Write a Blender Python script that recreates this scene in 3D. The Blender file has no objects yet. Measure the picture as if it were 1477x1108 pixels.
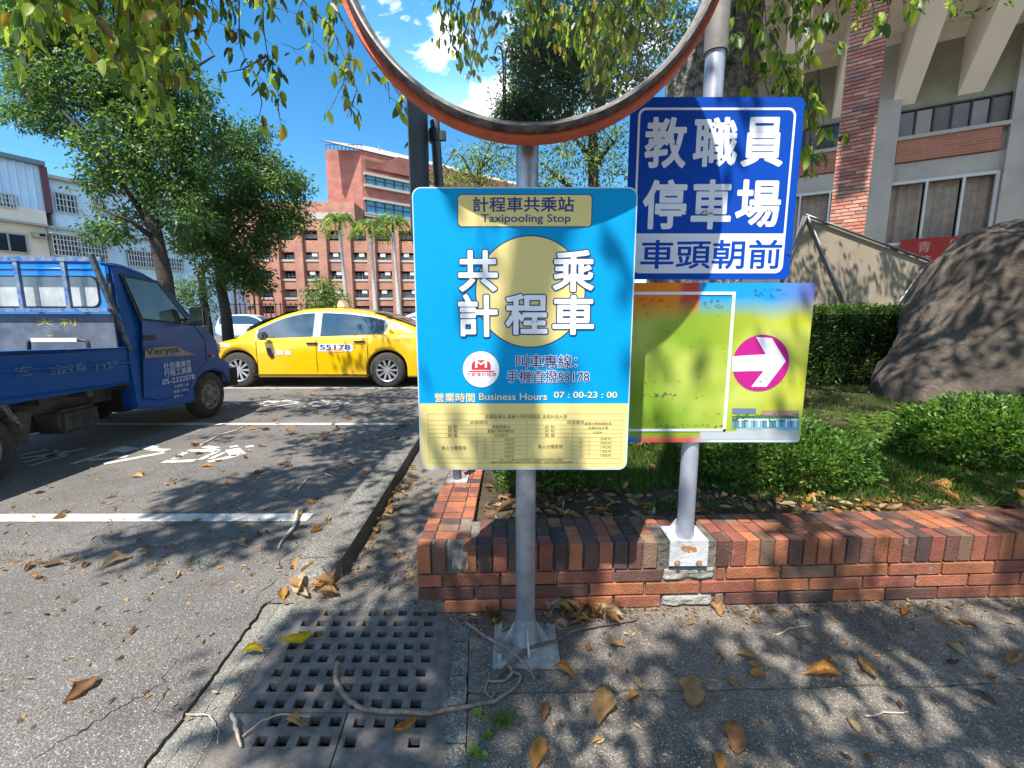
import bpy, bmesh, math, random
import numpy as np
from mathutils import Vector, Matrix, noise as mnoise
from math import sin, cos, pi, radians, sqrt, atan, atan2

random.seed(7); rng = np.random.default_rng(7)
S = bpy.context.scene; C = S.collection
# ------------------------------------------------------------------ camera
F = 620.0; PITCH = atan(91 / 620); H = 1.2
cd = bpy.data.cameras.new('camera'); cam = bpy.data.objects.new('camera', cd); C.objects.link(cam)
cam.location = (0, 0, H); cam.rotation_euler = (pi / 2 - PITCH, 0, 0)
cd.sensor_width = 36; cd.lens = F / 1477 * 36; cd.clip_start = .02; cd.clip_end = 2000
S.camera = cam
# ------------------------------------------------------------------ light
SUN = Vector((-.25, -.5, 1.0)).normalized()       # towards the sun
W = bpy.data.worlds.new('World'); S.world = W; W.use_nodes = True
nt = W.node_tree; nt.nodes.clear()
def N(t, kind, **kw):
    n = t.nodes.new(kind)
    for k, v in kw.items():
        if k.startswith('i_'): n.inputs[int(k[2:])].default_value = v
        else: setattr(n, k, v)
    return n
sky = N(nt, 'ShaderNodeTexSky', sky_type='NISHITA', sun_disc=False)
sky.sun_elevation = math.asin(SUN.z); sky.sun_rotation = atan2(SUN.x, SUN.y); sky.air_density = 1.0; sky.dust_density = .1; sky.ozone_density = 3.0
hs = N(nt, 'ShaderNodeHueSaturation'); hs.inputs['Saturation'].default_value = 1.32; hs.inputs['Hue'].default_value = .492
nt.links.new(sky.outputs[0], hs.inputs['Color'])
tc = N(nt, 'ShaderNodeTexCoord')
ns = N(nt, 'ShaderNodeTexNoise'); ns.inputs['Scale'].default_value = 5.5; ns.inputs['Detail'].default_value = 9; ns.inputs['Roughness'].default_value = .5; ns.inputs['Distortion'].default_value = .1
mp = N(nt, 'ShaderNodeMapping'); mp.inputs['Scale'].default_value = (1, 1, 1.9); mp.inputs['Location'].default_value = (.35, 0, .1)
nt.links.new(tc.outputs['Generated'], mp.inputs[0]); nt.links.new(mp.outputs[0], ns.inputs['Vector'])
cr = N(nt, 'ShaderNodeValToRGB'); cr.color_ramp.elements[0].position = .50; cr.color_ramp.elements[1].position = .60
nt.links.new(ns.outputs[0], cr.inputs[0])
sx = N(nt, 'ShaderNodeSeparateXYZ'); nt.links.new(tc.outputs['Generated'], sx.inputs[0])
mr = N(nt, 'ShaderNodeMapRange'); mr.inputs[1].default_value = -.1; mr.inputs[2].default_value = -.5
nt.links.new(sx.outputs[1], mr.inputs[0])
ml = N(nt, 'ShaderNodeMath', operation='MULTIPLY'); nt.links.new(cr.outputs[0], ml.inputs[0]); nt.links.new(mr.outputs[0], ml.inputs[1])
mx = N(nt, 'ShaderNodeMixRGB'); mx.inputs[2].default_value = (9.5, 9.7, 10.2, 1)
nt.links.new(ml.outputs[0], mx.inputs[0]); nt.links.new(hs.outputs[0], mx.inputs[1])
bg = N(nt, 'ShaderNodeBackground'); bg.inputs[1].default_value = .125
nt.links.new(mx.outputs[0], bg.inputs[0])
wo = N(nt, 'ShaderNodeOutputWorld'); nt.links.new(bg.outputs[0], wo.inputs[0])
ld = bpy.data.lights.new('sun', 'SUN'); ld.energy = 4.9; ld.angle = radians(.55); ld.color = (1, .945, .85)
so = bpy.data.objects.new('sun', ld); C.objects.link(so); so.location = (0, 0, 20)
so.rotation_euler = (-SUN).to_track_quat('-Z', 'Y').to_euler()
S.view_settings.view_transform = 'Standard'; S.view_settings.look = 'None'
S.view_settings.exposure = 1.0; S.view_settings.gamma = 1; S.view_settings.use_curve_mapping = False
S.render.engine = 'CYCLES'; S.cycles.max_bounces = 6; S.cycles.transparent_max_bounces = 8; S.cycles.caustics_reflective = False
S.cycles.caustics_refractive = False; S.cycles.use_denoising = True; S.cycles.sample_clamp_indirect = 6
# ------------------------------------------------------------------ geometry of the view: where a line of sight meets a real plane
def ray(x, y):
    a = (x - 738.5) / F; b = (554 - y) / F
    return Vector((a, cos(PITCH) + b * sin(PITCH), -sin(PITCH) + b * cos(PITCH)))
EYE = Vector((0, 0, H))
def G(x, y, z=0.):
    d = ray(x, y); return EYE + d * ((z - H) / d.z)
def PY(x, y, Y):
    d = ray(x, y); return EYE + d * (Y / d.y)
def hit(x, y, P0, n):
    d = ray(x, y); return EYE + d * ((P0 - EYE).dot(n) / d.dot(n))
# ------------------------------------------------------------------ materials
_m = {}
def mat(name, col, rough=.6, metal=0., col2=None, nscale=8., bump=0., bscale=60., detail=6, spec=.5, coat=0., transl=None, rnd=0., speck=None, world=False, smear=None):
    if name in _m: return _m[name]
    m = bpy.data.materials.new(name); m.use_nodes = True; t = m.node_tree; b = t.nodes['Principled BSDF']
    b.inputs['Roughness'].default_value = rough; b.inputs['Metallic'].default_value = metal
    b.inputs['Specular IOR Level'].default_value = spec; b.inputs['Coat Weight'].default_value = coat
    b.inputs['Base Color'].default_value = (*col, 1)
    src = N(t, 'ShaderNodeNewGeometry').outputs['Position'] if world else N(t, 'ShaderNodeTexCoord').outputs['Object']
    last = None
    if col2 is not None:
        n = N(t, 'ShaderNodeTexNoise'); n.inputs['Scale'].default_value = nscale; n.inputs['Detail'].default_value = detail; n.inputs['Roughness'].default_value = .62
        t.links.new(src, n.inputs['Vector'])
        r = N(t, 'ShaderNodeValToRGB'); r.color_ramp.elements[0].position = .36; r.color_ramp.elements[1].position = .64
        r.color_ramp.elements[0].color = (*col, 1); r.color_ramp.elements[1].color = (*col2, 1)
        t.links.new(n.outputs[0], r.inputs[0]); last = r.outputs[0]
    if speck:
        sc, thr, scol = speck
        v = N(t, 'ShaderNodeTexVoronoi'); v.inputs['Scale'].default_value = sc; t.links.new(src, v.inputs['Vector'])
        cc = N(t, 'ShaderNodeSeparateColor'); t.links.new(v.outputs['Color'], cc.inputs[0])
        g = N(t, 'ShaderNodeMath', operation='GREATER_THAN'); g.inputs[1].default_value = thr; t.links.new(cc.outputs[0], g.inputs[0])
        x = N(t, 'ShaderNodeMixRGB'); x.inputs[1].default_value = (*col, 1); x.inputs[2].default_value = (*scol, 1)
        t.links.new(g.outputs[0], x.inputs[0])
        if last: t.links.new(last, x.inputs[1])
        last = x.outputs[0]
    if smear:
        sc, thr, scol = smear
        v = N(t, 'ShaderNodeTexNoise'); v.inputs['Scale'].default_value = sc; v.inputs['Detail'].default_value = 12; v.inputs['Roughness'].default_value = .75; t.links.new(src, v.inputs['Vector'])
        g = N(t, 'ShaderNodeMapRange'); g.inputs[1].default_value = thr; g.inputs[2].default_value = thr + .09; g.inputs[4].default_value = .8; t.links.new(v.outputs[0], g.inputs[0])
        x = N(t, 'ShaderNodeMixRGB'); x.inputs[1].default_value = (*col, 1); x.inputs[2].default_value = (*scol, 1); t.links.new(g.outputs[0], x.inputs[0])
        if last: t.links.new(last, x.inputs[1])
        last = x.outputs[0]
    if rnd:
        oi = N(t, 'ShaderNodeObjectInfo'); h = N(t, 'ShaderNodeHueSaturation')
        a = N(t, 'ShaderNodeMapRange'); a.inputs[3].default_value = 1 - rnd; a.inputs[4].default_value = 1 + rnd
        t.links.new(oi.outputs['Random'], a.inputs[0]); t.links.new(a.outputs[0], h.inputs['Value'])
        if last: t.links.new(last, h.inputs['Color'])
        else: h.inputs['Color'].default_value = (*col, 1)
        last = h.outputs[0]
    if last: t.links.new(last, b.inputs['Base Color'])
    if bump:
        n = N(t, 'ShaderNodeTexNoise'); n.inputs['Scale'].default_value = bscale; n.inputs['Detail'].default_value = 4
        t.links.new(src, n.inputs['Vector'])
        bp = N(t, 'ShaderNodeBump'); bp.inputs['Strength'].default_value = min(1, bump); bp.inputs['Distance'].default_value = .02 if bump <= 1 else .02 * bump
        t.links.new(n.outputs[0], bp.inputs['Height']); t.links.new(bp.outputs[0], b.inputs['Normal'])
    if transl:
        tr = N(t, 'ShaderNodeBsdfTranslucent'); tr.inputs[0].default_value = (*transl, 1)
        ms = N(t, 'ShaderNodeMixShader'); ms.inputs[0].default_value = .45
        o = t.nodes['Material Output']; t.links.new(b.outputs[0], ms.inputs[1]); t.links.new(tr.outputs[0], ms.inputs[2]); t.links.new(ms.outputs[0], o.inputs[0])
    _m[name] = m; return m
def vec(c, k=1.): return tuple(x * k for x in c)
# ------------------------------------------------------------------ mesh builder
class MB:
    def __init__(s): s.v = []; s.f = []; s.mi = []
    def face(s, pts, mi=0):
        k = len(s.v); s.v += [tuple(p) for p in pts]; s.f.append(tuple(range(k, k + len(pts)))); s.mi.append(mi); return s
    def add(s, vs, fs, mi=0):
        k = len(s.v); s.v += [tuple(p) for p in vs]; s.f += [tuple(i + k for i in f) for f in fs]; s.mi += [mi] * len(fs); return s
    def box(s, x0, x1, y0, y1, z0, z1, M=None, mi=0):
        vs = [Vector((x, y, z)) for z in (z0, z1) for y in (y0, y1) for x in (x0, x1)]
        if M is not None: vs = [M @ v for v in vs]
        return s.add(vs, [(0, 2, 3, 1), (4, 5, 7, 6), (0, 1, 5, 4), (2, 6, 7, 3), (0, 4, 6, 2), (1, 3, 7, 5)], mi)
    def tube(s, pts, r, n=10, cap=True, mi=0):
        pts = [Vector(p) for p in pts]; rr = r if isinstance(r, (list, tuple)) else [r] * len(pts)
        k0 = len(s.v); up = None
        for i, p in enumerate(pts):
            d = (pts[min(i + 1, len(pts) - 1)] - pts[max(i - 1, 0)]).normalized()
            if up is None: up = d.orthogonal().normalized()
            a = (up - d * up.dot(d))
            a = a.normalized() if a.length > 1e-5 else d.orthogonal().normalized()
            up = a; b = d.cross(a)
            for j in range(n):
                t = 2 * pi * j / n; s.v.append(tuple(p + (a * cos(t) + b * sin(t)) * rr[i]))
        for i in range(len(pts) - 1):
            for j in range(n):
                q = k0 + i * n; j2 = (j + 1) % n
                s.f.append((q + j, q + j2, q + n + j2, q + n + j)); s.mi.append(mi)
        if cap:
            s.f.append(tuple(range(k0 + n - 1, k0 - 1, -1))); s.mi.append(mi)
            q = k0 + (len(pts) - 1) * n; s.f.append(tuple(range(q, q + n))); s.mi.append(mi)
        return s
    def prism(s, poly, vecd, mi=0):            # polygon extruded by a vector
        poly = [Vector(p) for p in poly]; d = Vector(vecd); n = len(poly)
        return s.add(poly + [p + d for p in poly], [tuple(range(n - 1, -1, -1)), tuple(range(n, 2 * n))] + [(i, (i + 1) % n, (i + 1) % n + n, i + n) for i in range(n)], mi)
    def grid(s, fn, nu, nv, mi=0, closed=False):
        k = len(s.v)
        for i in range(nu + 1):
            for j in range(nv + 1): s.v.append(tuple(fn(i / nu, j / nv)))
        for i in range(nu):
            for j in range(nv):
                a = k + i * (nv + 1) + j; s.f.append((a, a + 1, a + nv + 2, a + nv + 1)); s.mi.append(mi)
        return s
    def mesh(s, name, mats, smooth=False, off=None):
        me = bpy.data.meshes.new(name); v = s.v
        if off is not None: v = [(a - off[0], b - off[1], c - off[2]) for a, b, c in v]
        me.from_pydata(v, [], s.f)
        for m in (mats if isinstance(mats, (list, tuple)) else [mats]): me.materials.append(m)
        if any(s.mi): me.polygons.foreach_set('material_index', s.mi)
        if smooth: me.polygons.foreach_set('use_smooth', [True] * len(s.f))
        me.update(); return me
    def build(s, name, mats, parent=None, smooth=False, off=None, bevel=0., recalc=True):
        me = s.mesh(name, mats, smooth, off)
        if recalc or bevel:
            bm = bmesh.new(); bm.from_mesh(me)
            bmesh.ops.remove_doubles(bm, verts=bm.verts, dist=1e-5)
            bmesh.ops.recalc_face_normals(bm, faces=bm.faces)
            if bevel: bmesh.ops.bevel(bm, geom=list(bm.edges), offset=bevel, segments=2, affect='EDGES', clamp_overlap=True)
            bm.to_mesh(me); bm.free()
        return link(name, me, parent)
def link(name, me, parent=None):
    o = bpy.data.objects.new(name, me); C.objects.link(o)
    if parent is not None: o.parent = parent
    return o
def autosmooth(o, ang=35):
    me = o.data
    me.polygons.foreach_set('use_smooth', [True] * len(me.polygons))
    bm = bmesh.new(); bm.from_mesh(me)
    for e in bm.edges:
        if len(e.link_faces) != 2 or e.calc_face_angle(0) > radians(ang): e.smooth = False
    bm.to_mesh(me); bm.free(); return o
def tag(o, label=None, cat=None, group=None, kind=None):
    if label: o['label'] = label
    if cat: o['category'] = cat
    if group: o['group'] = group
    if kind: o['kind'] = kind
    return o
def thing(name, label, cat, loc=(0, 0, 0), rz=0., group=None):
    o = bpy.data.objects.new(name, None); C.objects.link(o); o.location = loc; o.rotation_euler = (0, 0, rz)
    o.empty_display_size = .1
    return tag(o, label, cat, group)
def wpart(mb, name, m, root, **k):           # a part given in world coordinates
    return mb.build(name, m, root, off=root.location, **k)
def rrect(x0, x1, z0, z1, r, n=6):
    out = []
    for cx, cz, a0 in ((x1 - r, z1 - r, 0), (x0 + r, z1 - r, 90), (x0 + r, z0 + r, 180), (x1 - r, z0 + r, 270)):
        for i in range(n + 1):
            a = radians(a0 + 90 * i / n); out.append((cx + r * cos(a), cz + r * sin(a)))
    return out
_tc = {}
def glyphs(body):
    key = body
    if key in _tc: return _tc[key]
    c = bpy.data.curves.new('t', 'FONT'); c.body = body; c.resolution_u = 3
    o = bpy.data.objects.new('t', c); C.objects.link(o); bpy.context.view_layer.update()
    me = bpy.data.meshes.new_from_object(o.evaluated_get(bpy.context.evaluated_depsgraph_get()))
    vs = np.array([v.co[:] for v in me.vertices]); fs = [tuple(p.vertices) for p in me.polygons]
    cnt = {}
    for f in fs:
        for i in range(len(f)):
            e = (min(f[i], f[(i + 1) % len(f)]), max(f[i], f[(i + 1) % len(f)])); cnt[e] = cnt.get(e, 0) + 1
    ed = [e for e, n in cnt.items() if n == 1]
    bpy.data.objects.remove(o); bpy.data.curves.remove(c); bpy.data.meshes.remove(me)
    _tc[key] = (vs, fs, ed); return _tc[key]
def strip_glyph(vs, ed, t):
    """heavier strokes: a round-jointed band of half width t along every outline edge"""
    out = []; fs = []; seen = set(); n = 0
    def put(pts):
        nonlocal n
        lev = (n % 16 + 1) * 1.0e-5; n += 1; k = len(out); out.extend([(p[0], p[1], lev) for p in pts]); fs.append(tuple(range(k, k + len(pts))))
    for a, b in ed:
        p, q = vs[a][:2], vs[b][:2]; d = q - p; L = np.linalg.norm(d)
        if L < 1e-6: continue
        m = np.array([-d[1], d[0]]) / L * t; put([p - m, q - m, q + m, p + m])
        for i_, c in ((a, p), (b, q)):
            key = (round(c[0], 4), round(c[1], 4))
            if key not in seen: seen.add(key); put([c + t * np.array([cos(x), sin(x)]) for x in np.linspace(0, 2 * pi, 9)[:-1]])
    return out, fs
def lettering(body, origin, ux, uz, box, m, parent, off=None, offset=0., name='lettering', base_off=None, nudge=None):
    """flat print: glyphs fitted into box (s0, t0, s1, t1) of the plane origin + s*ux + t*uz"""
    vs, fs, ed = glyphs(body); bo = offset * .62 if base_off is None else base_off * .62
    x0, y0 = vs[:, 0].min() - bo, vs[:, 1].min() - bo; x1, y1 = vs[:, 0].max() + bo, vs[:, 1].max() + bo
    nrm = ux_n = Vector(ux).cross(Vector(uz)) * 1.0
    vv = [(v[0], v[1], 0.) for v in vs]; fs = list(fs)
    if offset > 0:
        v2, f2_ = strip_glyph(vs, ed, offset * .62); k = len(vv); vv += v2; fs += [tuple(i + k for i in f) for f in f2_]
    vs = vv
    s0, t0, s1, t1 = box; ux = Vector(ux); uz = Vector(uz); origin = Vector(origin)
    w = [origin + ux * (s0 + (v[0] - x0) / (x1 - x0) * (s1 - s0)) + uz * (t0 + (v[1] - y0) / (y1 - y0) * (t1 - t0)) + nrm * v[2] for v in vs]
    mb = MB(); mb.add(w, fs)
    return mb.build(name, m, parent, off=off, recalc=False)
# ------------------------------------------------------------------ leaves
LEAFV = np.array([(0, 0, 0), (-.16, .3, .05), (.16, .3, .05), (0, .32, -.02), (-.14, .68, .0), (.14, .68, .0), (0, .66, -.07), (0, 1., -.12)], float)
LEAFF = [(0, 3, 1), (0, 2, 3), (1, 3, 6, 4), (3, 2, 5, 6), (4, 6, 7), (6, 5, 7)]
LEAF4 = np.array([(0, 0, 0), (-.2, .5, .05), (0, 1, -.05), (.2, .5, .05)], float)
def rotm(d, roll):
    d = d / (np.linalg.norm(d, axis=1)[:, None] + 1e-9)
    up = np.tile([0, 0, 1.], (len(d), 1)); up[np.abs(d[:, 2]) > .95] = (1, 0, 0)
    x = np.cross(d, up); x /= np.linalg.norm(x, axis=1)[:, None]; z = np.cross(x, d)
    c, s_ = np.cos(roll)[:, None], np.sin(roll)[:, None]
    return np.stack([x * c + z * s_, d, z * c - x * s_], axis=2)
def leaf_mesh(name, pos, dirs, size, mats, mi=None, simple=True, wide=1.):
    pos = np.asarray(pos, float); dirs = np.asarray(dirs, float); n = len(pos)
    base = (LEAF4 if simple else LEAFV) * np.array([wide, 1, 1]); k = len(base)
    R = rotm(dirs, rng.uniform(-1.2, 1.2, n)); sz = np.broadcast_to(size, (n,))
    v = pos[:, None, :] + np.einsum('nij,kj->nki', R, base) * sz[:, None, None]
    me = bpy.data.meshes.new(name); v = v.reshape(-1, 3)
    if simple: fl = [[0, 1, 2], [0, 2, 3]]
    else: fl = [list(f) for f in LEAFF]
    loops = np.concatenate([np.array(f) for f in fl]); tot = np.array([len(f) for f in fl]); st = np.concatenate([[0], np.cumsum(tot)[:-1]])
    L = (np.arange(n)[:, None] * k + loops[None]).ravel()
    ST = (np.arange(n)[:, None] * len(loops) + st[None]).ravel()
    me.vertices.add(len(v)); me.vertices.foreach_set('co', v.ravel().astype(np.float32))
    me.loops.add(len(L)); me.loops.foreach_set('vertex_index', L.astype(np.int32))
    me.polygons.add(len(ST)); me.polygons.foreach_set('loop_start', ST.astype(np.int32))
    for m in mats: me.materials.append(m)
    if mi is not None: me.polygons.foreach_set('material_index', np.repeat(np.asarray(mi, np.int32), len(fl)))
    me.update(calc_edges=True); return me
def rand_dirs(n, down=.3, spread=1.):
    d = rng.normal(size=(n, 3)) * spread; d[:, 2] -= down; return d
# common materials
M_steel = mat('galvanised_steel', (.26, .29, .34), .42, .75, (.40, .43, .49), 14, .06, 200)
M_plate = mat('painted_plate', (.24, .24, .235), .65, .2, (.46, .45, .43), 16, .2, 90)
M_white = mat('white_paint', (.78, .79, .8), .5)
M_black = mat('black_plastic', (.02, .02, .022), .5)
M_rubber = mat('tyre_rubber', (.022, .021, .02), .85, 0, (.05, .045, .04), 20, .3, 80)
M_mortar = mat('mortar', (.07, .06, .05), .95, 0, (.20, .18, .16), 9, .7, 50)
M_dark = mat('dark_gap', (.012, .012, .012), .9)
def glass(name, col, rough=.05): return mat(name, col, rough, 0, spec=.8, coat=.6)
M_glass = glass('window_glass', (.03, .045, .06))
G_LEAF = mat('leaf_green', (.05, .105, .025), .45, 0, (.09, .16, .04), 3, transl=(.17, .30, .045))
G_DARK = mat('leaf_dark_green', (.04, .10, .028), .42, 0, (.07, .15, .045), 2, transl=(.09, .19, .035))
G_LIME = mat('leaf_yellow_green', (.22, .32, .04), .5, 0, (.32, .40, .05), 5, transl=(.62, .74, .07), spec=.3)
G_YEL = mat('leaf_yellow', (.45, .28, .03), .5, transl=(.6, .35, .04))
G_BRN = mat('leaf_olive_brown', (.12, .085, .025), .55, transl=(.2, .12, .03))
M_twig = mat('twig_bark', (.07, .055, .045), .9, 0, (.12, .1, .085), 30, .5, 80)
# ================================================================== GROUND
def asphalt(name, dark, light, sc=170., grain=1., stain=(.5, 1.)):
    m = bpy.data.materials.new(name); m.use_nodes = True; t = m.node_tree; b = t.nodes['Principled BSDF']; L = t.links.new
    c = N(t, 'ShaderNodeTexCoord').outputs['Object']
    v = N(t, 'ShaderNodeTexVoronoi'); v.inputs['Scale'].default_value = sc; L(c, v.inputs['Vector'])
    s_ = N(t, 'ShaderNodeSeparateColor'); L(v.outputs['Color'], s_.inputs[0])
    r = N(t, 'ShaderNodeValToRGB'); e = r.color_ramp.elements
    e[0].color = (*dark, 1); e[0].position = .25; e[1].color = (*light, 1); e[1].position = .8
    q = e.new(.95); q.color = (*vec(light, 1.2), 1); q = e.new(.985); q.color = (*vec(light, 1.5), 1)
    L(s_.outputs[0], r.inputs[0])
    n = N(t, 'ShaderNodeTexNoise'); n.inputs['Scale'].default_value = 1.7; n.inputs['Detail'].default_value = 10; n.inputs['Roughness'].default_value = .72; n.inputs['Distortion'].default_value = .4; L(c, n.inputs['Vector'])
    mr_ = N(t, 'ShaderNodeMapRange'); mr_.inputs[1].default_value = .3; mr_.inputs[2].default_value = .7; mr_.inputs[3].default_value = stain[0]; mr_.inputs[4].default_value = stain[1]
    L(n.outputs[0], mr_.inputs[0])
    x = N(t, 'ShaderNodeMixRGB', blend_type='MULTIPLY'); x.inputs[0].default_value = 1; L(r.outputs[0], x.inputs[1]); L(mr_.outputs[0], x.inputs[2])
    L(x.outputs[0], b.inputs['Base Color']); b.inputs['Roughness'].default_value = .9; b.inputs['Specular IOR Level'].default_value = .3
    n2 = N(t, 'ShaderNodeTexNoise'); n2.inputs['Scale'].default_value = sc * .6; n2.inputs['Detail'].default_value = 3; L(c, n2.inputs['Vector'])
    ad = N(t, 'ShaderNodeMath', operation='SUBTRACT'); L(n2.outputs[0], ad.inputs[0]); L(v.outputs['Distance'], ad.inputs[1])
    bp = N(t, 'ShaderNodeBump'); bp.inputs['Strength'].default_value = grain; bp.inputs['Distance'].default_value = .006
    L(ad.outputs[0], bp.inputs['Height']); L(bp.outputs[0], b.inputs['Normal']); return m
M_lot = asphalt('worn_asphalt', (.12, .11, .101), (.185, .172, .16), 200, .6, (.62, 1.12))
M_walk = asphalt('pavement_asphalt', (.125, .108, .092), (.215, .19, .165), 250, .35, (.5, 1.25))
M_conc = asphalt('rough_concrete', (.17, .162, .14), (.27, .26, .23), 260, .4, (.55, 1.15))
M_kerb = asphalt('kerb_concrete', (.115, .108, .095), (.22, .21, .19), 180, .5, (.6, 1.15))
g = MB(); g.face([(-400, -200, -.35), (400, -200, -.35), (400, 600, -.35), (-400, 600, -.35)])
tag(g.build('ground', mat('soil_ground', (.12, .1, .07), .95, 0, (.2, .17, .12), .5)), kind='structure')
def DX(x): return (x + .245) * .875 - .110
def DY(y): return 1.082 + (y - 1.183) * .9206
def DT(b):                                   # the drain runs at a slight angle to the wall
    b.v = [(DX(x) - .082 * DY(y), DY(y), z) for x, y, z in b.v]; return b
edge = []; y = -2.0
while y < 1.86:
    edge.append((-1.165 + .016 * mnoise.noise((y * 5, 3, 0)) + .014 * mnoise.noise((y * 19, 1, 0)) + .007 * mnoise.noise((y * 60, 2, 0)) - .012 * (y - 1), y)); y += .018
lot = MB()
kl = lambda y: -.955 - .031 * y
kr = lambda y: -.716 - .043 * y
we = [(DX(x) - .082 * DY(y), DY(y)) for x, y in edge]
poly = [(-90, 60), (-90, -40), (30, -40), (30, -9), (we[0][0], -9)] + we + [(kl(1.75) + .003, 1.75), (kl(30), 30), (60, 30), (60, 60)]
ee = [(we[0][0], -9)] + we + [(kl(1.75) + .003, 1.75)] + [(kl(y_), y_) for y_ in np.arange(2.2, 30.1, .9)] + [(kl(30), 30)]
for (xa_, ya_), (xb_, yb_) in zip(ee, ee[1:]):
    if yb_ <= ya_: continue
    for (p_, q_) in ((-90, -30), (-30, -8), (-8, -2.5)): lot.face([(p_, ya_, 0), (q_, ya_, 0), (q_, yb_, 0), (p_, yb_, 0)])
    lot.face([(-2.5, ya_, 0), (xa_, ya_, 0), (xb_, yb_, 0), (-2.5, yb_, 0)]); lot.face([(xa_, ya_, 0), (xa_, ya_, -.045), (xb_, yb_, -.045), (xb_, yb_, 0)])
lot.face([(-90, -40, 0), (30, -40, 0), (30, -9, 0), (-90, -9, 0)]); lot.face([(-90, 30, 0), (60, 30, 0), (60, 60, 0), (-90, 60, 0)])
lo = lot.build('parking_lot', M_lot, recalc=False)
tag(lo, kind='structure')
# concrete strip between asphalt and grate, split by two cracks (separate slabs with real gaps)
cs = MB(); e2 = [(x + .006 + .006 * abs(mnoise.noise((yy * 9, 7, 0))), yy) for x, yy in edge]
mid = [(-1.105 + .02 * mnoise.noise((yy * 6, 11, 0)) + .008 * mnoise.noise((yy * 33, 5, 0)), yy) for _, yy in edge]
rt = [(-1.035 + .008 * mnoise.noise((yy * 8, 21, 0)) + .004 * mnoise.noise((yy * 40, 9, 0)), yy) for _, yy in edge]
def slab(l, r, z, m, name):
    b = MB()
    for i in range(len(l) - 1):
        b.face([(l[i][0], l[i][1], z), (r[i][0], r[i][1], z), (r[i + 1][0], r[i + 1][1], z), (l[i + 1][0], l[i + 1][1], z)])
        b.face([(l[i][0], l[i][1], z), (l[i + 1][0], l[i + 1][1], z), (l[i + 1][0], l[i + 1][1], z - .05), (l[i][0], l[i][1], z - .05)])
        b.face([(r[i][0], r[i][1], z), (r[i + 1][0], r[i + 1][1], z), (r[i + 1][0], r[i + 1][1], z - .05), (r[i][0], r[i][1], z - .05)])
    return tag(DT(b).build(name, m), kind='structure')
slab(e2, [(x - .002, y) for x, y in mid], -.010, M_conc, 'concrete_strip')
slab([(x + .002 + .002 * mnoise.noise((y * 30, 2, 2)), y) for x, y in mid], rt, -.008, M_conc, 'concrete_strip')
b = MB(); b.box(-1.3, -.9, -2, 1.86, -.06, -.045); tag(DT(b).build('drain_bed', M_dark), kind='structure')
# pavement to the right, in two slabs with the worn joint seen in the photograph
jy = lambda x: 1.239 + .023 * (x - 0) + .01 * mnoise.noise((x * 4, 0, 5)) + .006 * mnoise.noise((x * 17, 0, 5))
xs = np.linspace(-.14, 9, 180); LX = lambda y: -.042 - .082 * y
pv = MB()
for i in range(len(xs) - 1):
    a, c = xs[i], xs[i + 1]
    pv.face([(a, jy(a) + .005, 0), (c, jy(c) + .005, 0), (c, 2.4, 0), (a, 2.4, 0)])
    pv.face([(a, jy(a) + .005, 0), (c, jy(c) + .005, 0), (c, jy(c) + .003, -.04), (a, jy(a) + .003, -.04)])
pv.face([(LX(1.24), 1.243, 0), (-.14, 1.243, 0), (-.14, 1.7, 0), (LX(1.7), 1.7, 0)])
tag(pv.build('pavement', M_walk), kind='structure')
pv = MB(); pv.face([(LX(-9), -9, -.004), (-.14, -9, -.004), (-.14, 1.235, -.004), (LX(1.235), 1.235, -.004)])
for i in range(len(xs) - 1):
    a, c = xs[i], xs[i + 1]
    pv.face([(a, -9, -.004), (c, -9, -.004), (c, jy(c) - .001, -.004), (a, jy(a) - .001, -.004)])
tag(pv.build('pavement', M_walk), kind='structure')
b = MB(); b.box(-.17, 9, 1.1, 1.5, -.05, -.04); tag(b.build('pavement_joint', M_dark), kind='structure')
b = MB(); b.face([(kr(1.706) - .10, 1.706, 0), (-.17, 1.706, 0), (-.17, 2.3, 0), (-.36, 2.3, 0), (-.36, 14, 0), (kl(14) + .05, 14, 0)])
b.face([(kl(1.8) - .03, 1.695, -.002), (kr(1.8) - .08, 1.695, -.002), (kr(1.8) - .08, 1.92, -.002), (kl(1.8) - .03, 1.92, -.002)])
q_ = MB(); q_.face([(-1.0, -9, -.001), (-.165, -9, -.001), (-.165, 1.06, -.001), (-1.0, 1.06, -.001)]); q_.face([(-1.034, -9, -.003), (-1.0, -9, -.003), (-1.0, 1.862, -.003), (-1.034, 1.862, -.003)]); DT(q_); b.add(q_.v, q_.f)
tag(b.build('walkway', M_walk), kind='structure')
# rim slabs of the drain, with broken outline
rim = MB(); yy = 1.06
for i, y1 in enumerate((1.17, 1.30, 1.43, 1.60, 1.73, 1.862)):
    j = lambda: random.uniform(-.006, .006)
    rim.prism([(-.236, yy + .003, .002), (-.17 + j(), yy + .003 + j(), .002), (-.165 + j(), (yy + y1) / 2, .002), (-.17 + j(), y1 - .003, .002), (-.236, y1 - .003, .002)], (0, 0, -.06)); yy = y1
tag(DT(rim).build('drain_rim', M_kerb), kind='structure')
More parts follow.
